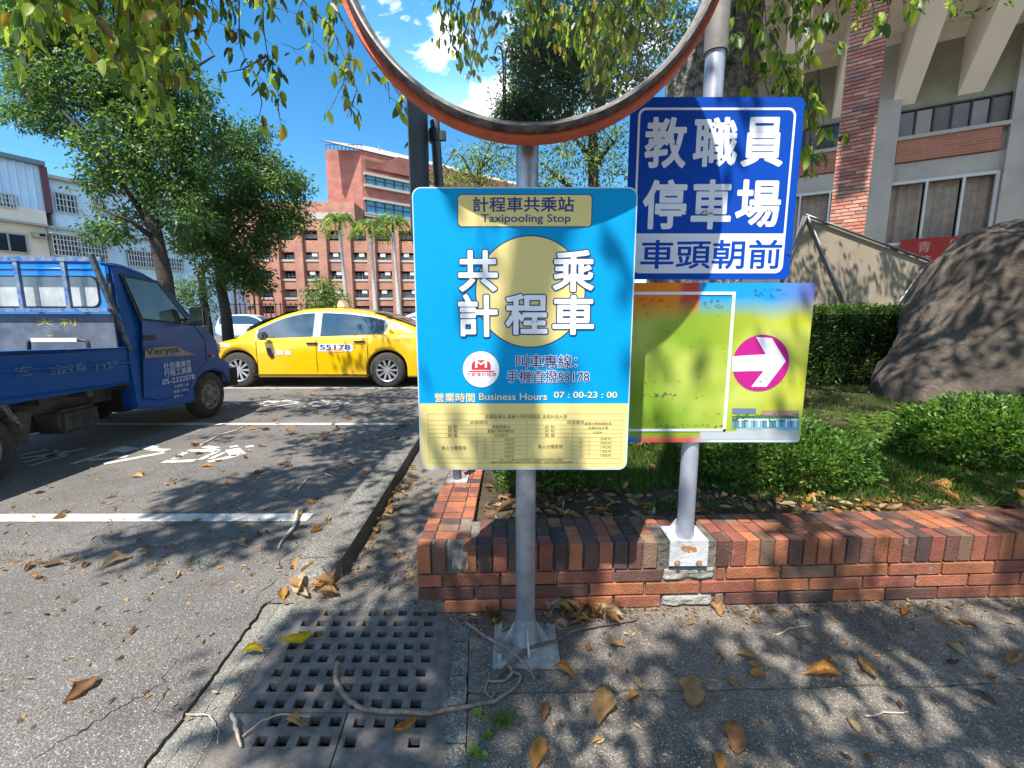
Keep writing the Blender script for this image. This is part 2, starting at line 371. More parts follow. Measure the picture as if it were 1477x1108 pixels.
# raised kerb: block with a sloping broken nose
k = thing('kerb', 'raised grey concrete kerb between the parking bays and the walkway', 'kerb', (-1.06, 3, 0))
segs = [(1.90, 2.85), (2.856, 3.8), (3.806, 4.8), (4.806, 5.8), (5.806, 7.4)]
for i, (ya, yb) in enumerate(segs):
    m_ = MB(); pr = []
    xo = [(0, 0), (0, .082), (.06, .092), (.90, .092), (.96, .086), (1., -.03), (0, -.03)]
    n_ = 12
    def fn(u, v, ya=ya, yb=yb):
        y = ya + (yb - ya) * u; q = xo[min(int(round(v * 6)), 6)]
        w = .004 * mnoise.noise((y * 7, q[0] * 6, q[1] * 40)); return (kl(y) + q[0] * (kr(y) - kl(y)) + w, y, q[1] + w)
    m_.grid(fn, n_, 6)
    for y_ in (ya, yb): m_.face([(kl(y_) + q[0] * (kr(y_) - kl(y_)), y_, q[1]) for q in xo])
    o = wpart(m_, 'kerb_stone', M_kerb, k, recalc=True)
m_ = MB(); L0, R0 = kl(1.896), kr(1.896)
vs_ = [(L0, 1.896, .084), (R0 - .01, 1.896, .091), (R0 - .002, 1.885, -.01), (R0 - .09, 1.80, .03), (R0 - .10, 1.775, -.01), (L0 + .02, 1.765, .01), (L0 + .02, 1.755, -.01), (L0, 1.896, -.01), (R0 - .03, 1.86, .07)]
m_.add(vs_, [(0, 1, 8, 3, 5), (1, 2, 4, 3, 8), (3, 4, 6, 5), (0, 5, 6, 7), (0, 7, 2, 1)])
wpart(m_, 'kerb_nose', M_kerb, k)
# drain grate with real openings
gr = thing('drain_grate', 'dark cast iron drain grate with rows of square openings', 'drain grate', (-.55, 1.33, 0))
M_iron = mat('cast_iron', (.10, .088, .08), .7, .15, (.21, .185, .17), 14, .25, 120, spec=.4)
def plate(x0, x1, y0, y1, holes, name='cover'):
    xs_ = sorted({x0, x1} | {v for h in holes for v in (h[0], h[1])}); 
    m_ = MB(); zt, zb = -.004, -.03
    rows = sorted({(h[2], h[3]) for h in holes}); yprev = y0
    for (ya, yb) in rows:
        m_.face([(x0, yprev, zt), (x1, yprev, zt), (x1, ya, zt), (x0, ya, zt)])
        hs_ = sorted([h for h in holes if (h[2], h[3]) == (ya, yb)]); xp = x0
        for h in hs_:
            m_.face([(xp, ya, zt), (h[0], ya, zt), (h[0], yb, zt), (xp, yb, zt)]); xp = h[1]
            for p, q in (((h[0], ya), (h[1], ya)), ((h[1], ya), (h[1], yb)), ((h[1], yb), (h[0], yb)), ((h[0], yb), (h[0], ya))):
                m_.face([(p[0], p[1], zt), (q[0], q[1], zt), (q[0], q[1], zb), (p[0], p[1], zb)])
        m_.face([(xp, ya, zt), (x1, ya, zt), (x1, yb, zt), (xp, yb, zt)]); yprev = yb
    m_.face([(x0, yprev, zt), (x1, yprev, zt), (x1, y1, zt), (x0, y1, zt)])
    for p, q in (((x0, y0), (x1, y0)), ((x1, y0), (x1, y1)), ((x1, y1), (x0, y1)), ((x0, y1), (x0, y0))):
        m_.face([(p[0], p[1], zt), (q[0], q[1], zt), (q[0], q[1], zb), (p[0], p[1], zb)])
    return wpart(DT(m_), name, M_iron, gr, recalc=False)
H1 = []; H2 = []
for r_ in range(10):
    for c_ in range(9):
        if c_ == 0 and r_ < 2: continue
        x_ = -.94 + c_ * .0705 + (.012 if r_ % 2 else 0); y_ = 1.165 + r_ * .0665
        if (r_ in (0, 1) and c_ > 4): (H2.append((x_ + .015, x_ + .055, y_ - .004, y_ + .03)) if c_ in (5, 8) or r_ == 1 and c_ < 8 else None)
        else:
            if r_ == 9 and c_ in (0, 3): continue
            H1.append((x_, x_ + .040, y_, y_ + .036))
plate(-1.012, -.245, 1.283, 1.80, [h for h in H1 if h[2] > 1.283])
plate(-1.012, -.595, 1.085, 1.280, [h for h in H1 if h[2] < 1.28 and h[1] < -.6])
plate(-.590, -.245, 1.085, 1.280, [h for h in H2 if h[0] > -.585 and h[1] < -.25])
b = MB()
for a in ((-1.03, -1.012, 1.07, 1.815), (-.245, -.236, 1.07, 1.815), (-1.03, -.236, 1.80, 1.862), (-1.03, -.236, 1.06, 1.085)):
    b.box(a[0], a[1], a[2], a[3], -.09, -.001 - .0005 * (a[2] > 1.5))
wpart(DT(b), 'frame', M_kerb, gr)
b = MB(); b.box(-1.03, -.236, 1.06, 1.862, -.2, -.19); b.box(-1.04, -1.03, 1.06, 1.862, -.2, -.05); wpart(DT(b), 'pit', mat('pit_dirt', (.05, .035, .03), .95, 0, (.11, .07, .055), 30), gr)
# hairline cracks in the asphalt
for seed_, (xa_, ya_, xb_1, yb_1, w_) in enumerate(((-1.0, 1.08, -1.25, 1.4, .003), (-1.15, 1.3, -1.35, 1.0, .005), (-1.10, 1.62, -1.18, 2.3, .004))):
    cm = MB(); prev = None
    for i in range(60):
        t = i / 59; c = Vector((xa_ + (xb_1 - xa_) * t, ya_ + (yb_1 - ya_) * t, .0012)); d_ = Vector((yb_1 - ya_, xa_ - xb_1, 0)).normalized()
        c += d_ * (.05 * mnoise.noise((t * 4, seed_ * 7, 0)) + .018 * mnoise.noise((t * 19, seed_ * 3, 1)) + .006 * mnoise.noise((t * 70, seed_, 2))); ww_ = w_ * max(.1, .5 + .9 * mnoise.noise((t * 9, seed_, 5))) * sin(pi * min(1, max(.02, t)))
        a_, b_ = c + d_ * ww_, c - d_ * ww_
        if prev: cm.face([prev[0], prev[1], b_, a_])
        prev = (a_, b_)
    tag(cm.build('asphalt_crack', M_dark, recalc=False), kind='structure')
# ------------------------------------------------------------------ painted markings (worn paint sheets, real ragged ends)
M_line = mat('road_paint', (.60, .59, .57), .7, 0, (.33, .32, .30), 18, .3, 200, detail=10)
def strip(p, q, w, z=.004):
    m_ = MB(); p = Vector(p); q = Vector(q); d = (q - p); n = Vector((-d.y, d.x, 0)).normalized(); k_ = max(2, int(d.length / .03)); pv_ = None
    for i in range(k_ + 1):
        c = p + d * i / k_; j1 = .003 * mnoise.noise((c.x * 30, c.y * 30, 1)); j2 = .003 * mnoise.noise((c.x * 30, c.y * 30, 8))
        if i == k_: c = c - d.normalized() * .02
        a = (c + n * (w / 2 + j1)); b_ = (c - n * (w / 2 + j2)); a.z = b_.z = z
        if pv_: m_.face([pv_[0], pv_[1], b_, a])
        pv_ = (a, b_)
    return m_
for p, q, w in ((G(-900, 749), G(452, 747), .105), (G(-900, 612), G(577, 612), .10), (G(-600, 560), G(640, 560), .10), (G(-300, 533), G(700, 533), .1)):
    tag(strip(p, q, w).build('bay_line', M_line, recalc=False), kind='structure')
zz = lambda x, y: (20 + x / 3.887, 610 + y / 3.887)
ST = [(325, 232, 575, 155, 9), (420, 212, 655, 188, 8), (575, 143, 675, 158, 16), (505, 232, 860, 165, 9), (735, 135, 790, 147, 13), (770, 150, 872, 157, 10),
      (835, 221, 1030, 213, 9), (895, 208, 980, 158, 10), (970, 158, 1160, 157, 10), (1150, 157, 1035, 213, 10), (1090, 221, 1268, 180, 9), (1225, 148, 1262, 186, 22), (1100, 205, 1190, 162, 9),
      (1070, 135, 1150, 146, 9), (1210, 138, 1272, 128, 8), (1298, 138, 1358, 128, 8), (60, 222, 410, 141, 6), (88, 243, 300, 184, 6), (40, 182, 205, 148, 6), (40, 202, 320, 156, 6), (130, 190, 320, 180, 6), (170, 205, 250, 150, 5)]
gm = MB(); gm2 = MB()
for a in ST:
    p, q = G(*zz(a[0], a[1])), G(*zz(a[2], a[3])); 
    flat = abs(a[3] - a[1]) < .25 * abs(a[2] - a[0])
    w = .085 * a[4] / 10 if flat else .055 * a[4] / 10
    s_ = strip(p, q, w); gm.add(s_.v, s_.f)
    dd = Vector((0.05, 2.42, 0)); s_ = strip(p + dd, q + dd, w); gm2.add(s_.v, s_.f)
for m_, z in ((gm, 0), (gm2, 0)): tag(m_.build('painted_characters', M_line, recalc=False), kind='structure')
# ================================================================== BRICK WALL
wall = thing('brick_wall', 'low L-shaped planter wall of orange and dark brown bricks', 'wall', (1.4, 1.98, 0))
A0 = Vector((-.385, 1.618, 0)); ang = radians(2.43); U = Vector((cos(ang), sin(ang), 0)); V = Vector((-sin(ang), cos(ang), 0))
BR = [mat('brick_' + n, c, .75, 0, vec(c, .6), 9, .3, 110, rnd=.22, world=True, detail=10, smear=(13, .60, (.30, .25, .21))) for n, c in
      (('orange', (.36, .125, .055)), ('red', (.25, .08, .05)), ('brown', (.14, .062, .048)), ('dark', (.075, .045, .04)), ('tan', (.22, .13, .085)), ('rust', (.32, .11, .058)))]
def brick_me(name, l, d, h, mi):
    m_ = MB(); m_.box(0, l, 0, d, 0, h); me = m_.mesh(name, BR[mi]); bm = bmesh.new(); bm.from_mesh(me)
    bmesh.ops.bevel(bm, geom=[e for e in bm.edges], offset=.0025, segments=1, affect='EDGES')
    for v in bm.verts: v.co += Vector((mnoise.noise(v.co * 40 + Vector((mi, 0, 0))), mnoise.noise(v.co * 40 + Vector((0, mi, 5))), mnoise.noise(v.co * 40 + Vector((9, 0, mi))))) * .0022
    bm.to_mesh(me); bm.free(); return me
cache = {}
def brick(l, d, h, mi, loc, rz, tilt=0.):
    key = (round(l, 3), round(d, 3), round(h, 3), mi)
    if key not in cache: cache[key] = brick_me('brick', l, d, h, mi)
    o = link('brick', cache[key], wall); o.location = Vector(loc) - Vector(wall.location); o.rotation_euler = (0, tilt, rz); return o
def pick(w): return random.choices(range(6), w)[0]
RW = .0622
def P(s, d, z): return A0 + U * s + V * d + Vector((0, 0, z))
nb = 0
# bracket occupies s range
BS0, BS1 = .885 + .055, .885 + .055
bs = (hitx := None)
def s_of(px, py, z=None, yb=None):
    p = PY(px, py, 1.665); return (p - A0).dot(U)
bs0, bs1 = s_of(958, 800), s_of(1028, 800)
smax = 3.93
i = 0; s = 0.
stuff = MB()
def rjit(k): return random.uniform(-k, k)
while s < 8.2:
    w = RW - .008
    warm = mnoise.noise((s * 1.3, 2, 0)) > -.05 and mnoise.noise((s * 4.3, 8, 0)) > -.3
    wt = (5, 4, 2, 1.2, 1.5, 4) if warm else (1.5, 2, 4, 4, 1.0, 1)
    if s_of(652, 800) < s + RW * .5 < s_of(678, 800) or (bs0 - .02 < s + RW / 2 < bs1 + .01): pass
    else:
        a = (w, .072, .116)
        if s < smax: brick(*a, pick(wt), P(s + rjit(.001), rjit(.002), .181 + rjit(.0015)), ang + rjit(.01)); nb += 1
        else: stuff.box(s, s + w, 0, .072, .181, .297, M=Matrix.Translation(A0) @ Matrix.Rotation(ang, 4, 'Z'))
    for rrow, (d0, dep) in enumerate(((.078, .079), (.163, .079))):
        if s < .21: continue
        if rrow == 0 and bs0 - .01 < s + RW / 2 < bs1: continue
        if s < smax: brick(w + .001, dep, .045, pick(wt), P(s + rjit(.0012), d0 + rjit(.001), .252 + rjit(.002)), ang + rjit(.012)); nb += 1
        else: stuff.box(s, s + w, d0, d0 + dep, .252, .297, M=Matrix.Translation(A0) @ Matrix.Rotation(ang, 4, 'Z'))
    s += RW
for c_, (z0, off) in enumerate(((.005, .10), (.0635, .0), (.122, .13))):
    L_ = .237; s = -off if c_ else -.13
    j = 0
    while s < 8.2:
        a, b_ = max(s, 0.0), s + L_ - .010
        ok = b_ - a > .05
        if c_ == 0 and (s < .05): ok = False
        if c_ == 0 and (.60 < (a + b_) / 2 < .74): a += .06; 
        if c_ in (0, 2):
            ga, gb_ = bs0 - .008, bs1 + .03
            if a < ga < b_: b_ = ga
            elif ga <= a < gb_: a = min(gb_, b_)
            ok = ok and b_ - a > .03
        if ok:
            warm = mnoise.noise((s * 1.1, 5 + c_, 0)) > -.12
            wt = (5, 3.5, 1, .6, 1.5, 4) if warm else (1.5, 3, 4, 2.5, 1, 1.5)
            if s < smax: brick(b_ - a, .1, .051, pick(wt), P(a, rjit(.0025), z0 + rjit(.001)), ang + rjit(.004)); nb += 1
            else: stuff.box(a, b_, 0, .1, z0, z0 + .051, M=Matrix.Translation(A0) @ Matrix.Rotation(ang, 4, 'Z'))
        s += L_
# return wall running away from the camera
RX = -.385; y = 1.618 + .08
while y < 7.5:
    for (x0, w, dep) in ((0, .058, 0), (.063, .088, 0), (.156, .05, 0)):
        wt = (4, 4, 2.5, 1.5, .8, 4)
        x_ = RX + x0 + .085 * 0
        if x0 > .15 and 1.81 < y < 1.87: continue
        h_ = .118 if x0 == 0 else .045
        if nb < 297: brick(w, RW - .009, h_, pick(wt), (x_ + rjit(.0015), y + rjit(.001), .298 - h_ + rjit(.002)), rjit(.015)); nb += 1
        else: stuff.box(x_, x_ + w, y, y + RW - .009, .298 - h_, .298)
    y += RW
o = wpart(stuff, 'brick_courses', BR[1], wall, recalc=False); o['kind'] = 'stuff'
core = MB(); core.box(.008, 8.2, .012, .232, 0, .289, M=Matrix.Translation(A0) @ Matrix.Rotation(ang, 4, 'Z')); core.box(RX + .008, RX + .20, 1.66, 7.5, 0, .2885)
# broken mortar bulges where bricks fell away
wpart(core, 'mortar_core', M_mortar, wall)
for (a, b_, z0, z1, d) in ((s_of(652, 800), s_of(678, 800), .183, .284, .004), (bs0 - .004, bs1 + .026, .122, .175, .006), (bs0 - .004, bs1 + .026, .004, .055, .004), (.52, .60, .004, .055, .005)):
    m_ = MB()
    def fn(u, v): return P(a + (b_ - a) * u, d + .009 * mnoise.noise((u * 5, v * 3, z0 * 50)) - (.004 if .05 < u < .95 and .1 < v < .9 else -.02), z0 + (z1 - z0) * v)
    m_.grid(fn, 14, 8); wpart(m_, 'exposed_mortar', mat('pale_mortar', (.19, .18, .155), .95, 0, (.36, .34, .31), 30, .5, 120), wall, smooth=True)
# ================================================================== CENTRE POLE, MIRROR, TAXI SIGN
pole = thing('sign_pole', 'thick galvanised pole on a base plate carrying the round mirror and the taxi board', 'pole', (.049, 1.451, 0))
b = MB(); b.tube([(.049, 1.451, .02), (.049, 1.451, 3.0)], .0355, 28); wpart(b, 'shaft', M_steel, pole, smooth=False); autosmooth(pole.children[-1])
b = MB(); b.tube([(.049, 1.451, .012), (.049, 1.451, .05), (.049, 1.451, .12)], [.060, .049, .038], 28); o = wpart(b, 'base_collar', M_steel, pole); autosmooth(o)
b = MB(); b.box(-.068, .17, 1.335, 1.545, .0, .013); wpart(b, 'base_plate', M_plate, pole, bevel=.002)
for a_ in (-90, 0, 90, 180):
    t = radians(a_ + 8); d = Vector((cos(t), sin(t), 0)); n_ = Vector((-sin(t), cos(t), 0)) * .003; c = Vector((.049, 1.451, .013))
    b = MB(); b.prism([c + d * .038 - n_, c + d * .085 - n_, c + d * .085 + Vector((0, 0, .008)) - n_, c + d * .04 + Vector((0, 0, .085)) - n_], n_ * 2); wpart(b, 'gusset', M_plate, pole)
for dx in (-.092, .092):
    for dy in (-.078, .078):
        b = MB(); b.tube([(.049 + dx, 1.442 + dy, .01), (.049 + dx, 1.442 + dy, .032)], .009, 6); b.tube([(.049 + dx, 1.442 + dy, .013), (.049 + dx, 1.442 + dy, .016)], .015, 12); wpart(b, 'bolt', M_plate, pole)
# mirror
MS = .9; mc = Vector((.05, 1.30, 2.26)); Rm = .575 * MS; RC = 2.9
mir = thing('traffic_mirror', 'large round convex traffic mirror in an orange frame', 'mirror', mc)
b = MB(); cy = sqrt(RC * RC - Rm * Rm)
vs = [(0, cy - RC, 0)]; fs = []; nr, na = 24, 128
for i in range(1, nr + 1):
    r_ = Rm * i / nr; yv = cy - sqrt(RC * RC - r_ * r_)
    for j in range(na): t = 2 * pi * j / na; vs.append((r_ * cos(t), yv, r_ * sin(t)))
for j in range(na):
    fs.append((0, 1 + j, 1 + (j + 1) % na))
    for i in range(nr - 1):
        a = 1 + i * na; fs.append((a + j, a + na + j, a + na + (j + 1) % na, a + (j + 1) % na))
b.add(vs, fs)
M_mir = mat('mirror_glass', (.80, .82, .84), .015, 1.0)
_t = M_mir.node_tree; _o = _t.nodes['Material Output']; _df = N(_t, 'ShaderNodeBsdfDiffuse'); _df.inputs[0].default_value = (.30, .28, .25, 1)
_n = N(_t, 'ShaderNodeTexNoise'); _n.inputs['Scale'].default_value = 5; _n.inputs['Detail'].default_value = 10; _n.inputs['Roughness'].default_value = .7; _t.links.new(N(_t, 'ShaderNodeTexCoord').outputs['Object'], _n.inputs[0])
_r = N(_t, 'ShaderNodeMapRange'); _r.inputs[1].default_value = .35; _r.inputs[2].default_value = .8; _r.inputs[3].default_value = .0; _r.inputs[4].default_value = .16; _t.links.new(_n.outputs[0], _r.inputs[0])
_x = N(_t, 'ShaderNodeMixShader'); _t.links.new(_r.outputs[0], _x.inputs[0]); _t.links.new(_t.nodes['Principled BSDF'].outputs[0], _x.inputs[1]); _t.links.new(_df.outputs[0], _x.inputs[2]); _t.links.new(_x.outputs[0], _o.inputs[0])
mf = b.build('reflector', M_mir, mir, smooth=True, recalc=False)
# smooth normals must point to the camera side
bm = bmesh.new(); bm.from_mesh(mf.data); bmesh.ops.recalc_face_normals(bm, faces=bm.faces)
if bm.faces[0].normal.y > 0: bmesh.ops.reverse_faces(bm, faces=bm.faces)
bm.to_mesh(mf.data); bm.free()
def ring(prof, name, m, ext=None):
    b = MB(); n = 160; k = len(prof)
    b.add([(MS * r_ * cos(2 * pi * j / n), MS * y_, MS * r_ * sin(2 * pi * j / n)) for j in range(n) for r_, y_ in prof],
          [(j * k + i, j * k + (i + 1) % k, ((j + 1) % n) * k + (i + 1) % k, ((j + 1) % n) * k + i) for j in range(n) for i in range(k)])
    return autosmooth(b.build(name, m, mir))
M_or = mat('orange_rim', (.62, .13, .05), .6, 0, (.46, .09, .04), 14, .15, 90)
ring([(.594, .012), (.611, .004), (.614, .05), (.60, .06), (.58, .055)], 'frame', M_or)
ring([(.569, -.012), (.578, -.022), (.588, -.02), (.596, .000), (.594, .014), (.572, .012)], 'trim_ring', mat('grey_trim', (.03, .027, .025), .6, 0, (.15, .135, .125), 30, .1, 80))
ring([(.579, -.0255), (.585, -.026), (.586, -.022), (.579, -.021)], 'chrome_bead', mat('worn_chrome', (.35, .33, .31), .4, .5, (.15, .13, .12), 30))
b = MB(); b.grid(lambda u, v: ((.54 * v) * cos(2 * pi * u), .052 + .05 * (1 - v * v), (.54 * v) * sin(2 * pi * u)), 96, 8); b.build('back_shell', M_or, mir, smooth=True)
b = MB(); b.box(-.02, .02, .05, .16, -.05, -.02); b.box(-.02, .02, .05, .16, .15, .18); b.build('bracket', M_steel, mir)
# taxi board
SY = 1.405
def on(px, py, Y=SY): p = PY(px, py, Y); return (p.x, p.z)
ts = thing('taxi_stop_sign', 'blue and yellow taxi pooling board with white outlined characters and a fare table', 'sign', (.045, SY, .68))
sx0, sx1 = -.311, .390; sz0 = (on(608, 682)[1] + on(907, 673)[1]) / 2; sz1 = on(757, 270)[1]
M_tb = mat('sign_blue', (.0, .29, .62), .6, 0, (.0, .265, .565), 3.5, spec=.12, detail=9); M_ty = mat('sign_yellow', (.66, .55, .22), .6, 0, (.70, .59, .25), 3, spec=.15)
M_navy = mat('navy_print', (.012, .035, .13), .5); M_gl = mat('glyph_white', (.72, .78, .88), .4, 0, (.80, .82, .88), 4); M_red = mat('red_print', (.55, .02, .03), .5)
b = MB(); b.prism([(x, SY + .004, z) for x, z in rrect(sx0, sx1, sz0, sz1, .028)], (0, -.004, 0)); wpart(b, 'panel', M_tb, ts)
zs = on(738, 582)[1]
def sheet(poly, y, name, m, root): 
    b = MB(); b.face([(x, y, z) for x, z in poly]); return wpart(b, name, m, root, recalc=False)
def dp(k): return SY - .0005 * k
pl = [p for p in rrect(sx0 + .004, sx1 - .004, sz0 + .004, sz1, .026) if p[1] < 1.0]
sheet([(sx1 - .004, zs), (sx0 + .004, zs)] + pl, dp(1), 'yellow_field', M_ty, ts)
rim_ = rrect(sx0, sx1, sz0, sz1, .028); ri = rrect(sx0 + .0035, sx1 - .0035, sz0 + .0035, sz1 - .0035, .026)
b = MB(); n_ = len(rim_)
for i in range(n_): j = (i + 1) % n_; b.face([(rim_[i][0], dp(.7), rim_[i][1]), (rim_[j][0], dp(.7), rim_[j][1]), (ri[j][0], dp(.7), ri[j][1]), (ri[i][0], dp(.7), ri[i][1])])
wpart(b, 'edge_line', mat('pale_edge', (.45, .6, .7), .5), ts, recalc=False)
cxy = on(765, 421); rad = .158 
x0, z0 = on(660, 328); x1, z1 = on(855, 280)
def disc(cx, cz, r_, y, name, m, root, n=72): return sheet([(cx + r_ * cos(2 * pi * i / n), cz + r_ * sin(2 * pi * i / n)) for i in range(n)], y, name, m, root)
zc0 = on(765, 339)[1]; zc1 = on(765, 502)[1]; rad = (zc0 - zc1) / 2; cz = (zc0 + zc1) / 2; cx = on(765, 421)[0]
disc(cx, cz, rad, dp(1), 'disc_outline', M_navy, ts); disc(cx, cz, rad - .004, dp(2), 'yellow_disc', M_ty, ts)
sheet(rrect(x0, x1, z0, z1, .014), dp(1), 'title_outline', M_navy, ts); sheet(rrect(x0 + .003, x1 - .003, z0 + .003, z1 - .003, .012), dp(2), 'title_plate', M_ty, ts)
def pbox(px0, py0, px1, py1, Y=SY):
    a = on(px0, (py0 + py1) / 2, Y)[0]; b = on(px1, (py0 + py1) / 2, Y)[0]; c = on((px0 + px1) / 2, py1, Y)[1]; d = on((px0 + px1) / 2, py0, Y)[1]
    return (a, c, b, d)
def tx(body, pb, k, m, root, off=0., base=None, Y=SY):
    return lettering(body, (0, Y - .0005 * k, 0), (1, 0, 0), (0, 0, 1), pbox(*pb, Y), m, root, off=root.location, offset=off, base_off=base)
M_blu = mat('deep_blue_print', (.003, .03, .16), .5)
tx('計程車共乘站', (682, 284, 828, 306), 3, M_blu, ts, .028)
tx('Taxipooling Stop', (694, 309, 823, 324), 3, M_blu, ts, .02)
for ch, bx in (('共', (661, 361, 718, 421)), ('乘', (797, 361, 857, 421)), ('計', (661, 424, 718, 486)), ('程', (729, 424, 790, 483)), ('車', (797, 426, 857, 483))):
    w_ = bx[2] - bx[0]
    tx(ch, bx, 4, M_navy, ts, .085, .04); tx(ch, bx, 5, M_gl, ts, .04, .04)
tx('叫車專線：', (744, 512, 832, 531), 3, M_gl, ts, .075, .012); tx('叫車專線：', (744, 512, 832, 531), 4, M_blu, ts, .012, .012)
tx('手機直撥55178', (731, 534, 850, 552), 3, M_gl, ts, .075, .012); tx('手機直撥55178', (731, 534, 850, 552), 4, M_blu, ts, .012, .012)
M_cream = mat('cream_print', (.75, .68, .4), .5)
tx('營業時間', (627, 567, 685, 580), 3, M_cream, ts, .02); tx('Business Hours', (691, 567, 789, 577), 3, M_cream, ts, .012); tx('07 : 00-23 : 00', (799, 565, 890, 574), 3, M_cream, ts, .015)
lx, lz = on(694, 533); disc(lx, lz, .0615, dp(2), 'logo_rim', M_navy, ts); disc(lx, lz, .0598, dp(3), 'logo_disc', mat('logo_white', (.72, .76, .84), .4), ts)
hat = [(-.032, -.001), (-.031, .016), (-.026, .026), (-.012, .031), (.012, .031), (.026, .026), (.031, .016), (.032, -.001)]
sheet([(lx + a, lz + b) for a, b in hat], dp(4), 'logo_cap', M_red, ts)
sheet([(lx - .046, lz - .004), (lx + .046, lz - .004), (lx + .038, lz - .008), (lx - .038, lz - .008)][::-1], dp(4), 'logo_brim', M_red, ts)
tx('M', (685.5, 520, 702.5, 530.5), 6, M_gl, ts, .02); tx('大都會計程車', (673, 537, 716, 543), 4, M_red, ts)
# fare table
b = MB(); yv = dp(2)
def hl(x0_, x1_, z, t=.0007): b.face([(x0_, yv, z - t / 2), (x1_, yv, z - t / 2), (x1_, yv, z + t / 2), (x0_, yv, z + t / 2)])
def vl(x, z0_, z1_, t=.0007): b.face([(x - t / 2, yv, z0_), (x + t / 2, yv, z0_), (x + t / 2, yv, z1_), (x - t / 2, yv, z1_)])
tz = lambda py: on(757, py)[1]; X0, X1 = on(618, 630)[0], on(897, 630)[0]; XM = on(760, 630)[0]
rows = [597, 606, 613, 619, 625, 631]
for py in rows: hl(X0, X1, tz(py))
for py in (661, 668): hl(X0, X1, tz(py))
XA, XB, XC, XD, XE, XF = [on(q, 640)[0] for q in (687, 712, 760, 825, 850, 897)]
for py in (637, 643, 649, 655): hl(XA, XM, tz(py)); hl(XD, X1, tz(py))
vl(X0, tz(668), tz(597)); vl(X1, tz(668), tz(597)); vl(XM, tz(661), tz(606))
for x_ in (XA, XD): vl(x_, tz(661), tz(613))
for x_ in (XB, XE): vl(x_, tz(661), tz(631))
M_ink = mat('grey_ink', (.16, .14, .07), .6)
wpart(b, 'table_rules', M_ink, ts, recalc=False)
tx('高鐵嘉義站-嘉義大學民雄校區-吳鳳科技大學', (700, 598, 818, 604), 3, M_ink, ts)
for s_, bx in (('去程價目', (678, 606.5, 703, 611.5)), ('回程價目', (818, 606.5, 842, 611.5)), ('起 點', (646, 613.5, 660, 618)), ('終 點', (646, 619.5, 660, 624)), ('距 離', (646, 625.5, 660, 630)),
               ('高鐵嘉義站', (710, 613.5, 736, 618)), ('嘉義大學民雄校區', (703, 619.5, 742, 624)), ('19.5KM', (714, 626, 732, 630)), ('起 點', (786, 613.5, 800, 618)), ('終 點', (786, 619.5, 800, 624)), ('距 離', (786, 625.5, 800, 630)),
               ('嘉義大學民雄校區', (843, 608.5, 882, 613)), ('吳鳳科技大學', (848, 615, 877, 619.5)), ('4.5KM', (855, 622, 868, 626)), ('每人分攤費用', (637, 643, 672, 649)), ('每人分攤費用', (776, 641, 811, 647)),
               ('註：以上費用為共乘費用，非搭乘計程車單趟之費用', (722, 662, 812, 665)), ('搭乘共乘計程車請於服務時間內至本站乘車，或撥打叫車專線預約乘車', (708, 665.5, 826, 668.5))):
    tx(s_, bx, 3, M_ink, ts)
for i in range(5):
    y_ = 632 + i * 6; tx('%d人' % (i + 1), (697, y_, 703, y_ + 4), 3, M_ink, ts); tx('%d人' % (i + 1), (835, y_ - 1, 841, y_ + 3), 3, M_ink, ts)
    v_ = ('500', '250', '170', '130', '100')[i]; tx(v_ + '元', (728, y_, 742, y_ + 4), 3, M_ink, ts); tx(v_ + '元', (866, y_ - 1, 882, y_ + 3), 3, M_ink, ts)
b = MB()
for z_ in (.9, 1.45): b.box(-.02, .12, SY + .004, SY + .0115, z_ - .015, z_ + .015); b.tube([(.092, 1.416, z_), (.092, 1.49, z_)], .005, 8)
wpart(b, 'clamp', M_steel, ts)
# ================================================================== SECOND POLE WITH BLUE SIGN AND LIME SIGN
pb_ = G(988, 775, .305); PX, PYY = pb_.x, 1.69
pole2 = thing('sign_pole', 'pale galvanised pole bolted to the top of the brick wall, behind the blue parking sign', 'pole', (PX, PYY + .01, .30))
b = MB(); b.tube([(PX, PYY, .305), (PX + .003, PYY, 2.16)], .0335, 26); o = wpart(b, 'shaft', mat('pale_steel', (.42, .45, .54), .45, .55, (.52, .55, .64), 12, .05, 200), pole2); autosmooth(o)
b = MB(); b.tube([(PX + .003, PYY, 2.145), (PX + .004, PYY, 3.2)], .040, 26); o = wpart(b, 'sleeve', mat('weathered_sleeve', (.16, .155, .15), .7, .3, (.26, .25, .24), 15), pole2); autosmooth(o)
sxa, sxb = PX - .072, PX + .085; fy = (P((bs0 + bs1) / 2, 0, 0)).y
M_wp = mat('rusty_white_plate', (.6, .62, .66), .6, .1, (.42, .42, .42), 9, .2, 60)
b = MB(); b.box(sxa, sxb, fy - .012, PYY + .09, .3005, .307); wpart(b, 'top_plate', M_wp, pole2)
b = MB(); b.box(sxa, sxb, fy - .0125, fy - .006, .195, .300); wpart(b, 'front_plate', M_wp, pole2)
for s_ in (-1, 1):
    b = MB(); b.prism([(PX + s_ * .03, PYY + .02, .307), (PX + s_ * .075, PYY + .02, .307), (PX + s_ * .03, PYY + .02, .375)], (0, .005, 0)); wpart(b, 'gusset', M_wp, pole2)
    b = MB(); b.tube([(PX + s_ * .045 + .005, fy - .022, .208), (PX + s_ * .045 + .005, fy - .012, .208)], .008, 8); b.tube([(PX + s_ * .045 + .005, fy - .015, .208), (PX + s_ * .045 + .005, fy - .0126, .208)], .013, 12); wpart(b, 'bolt', mat('rusty_bolt', (.25, .1, .05), .8, .3, (.4, .3, .2), 90), pole2)
b = MB()
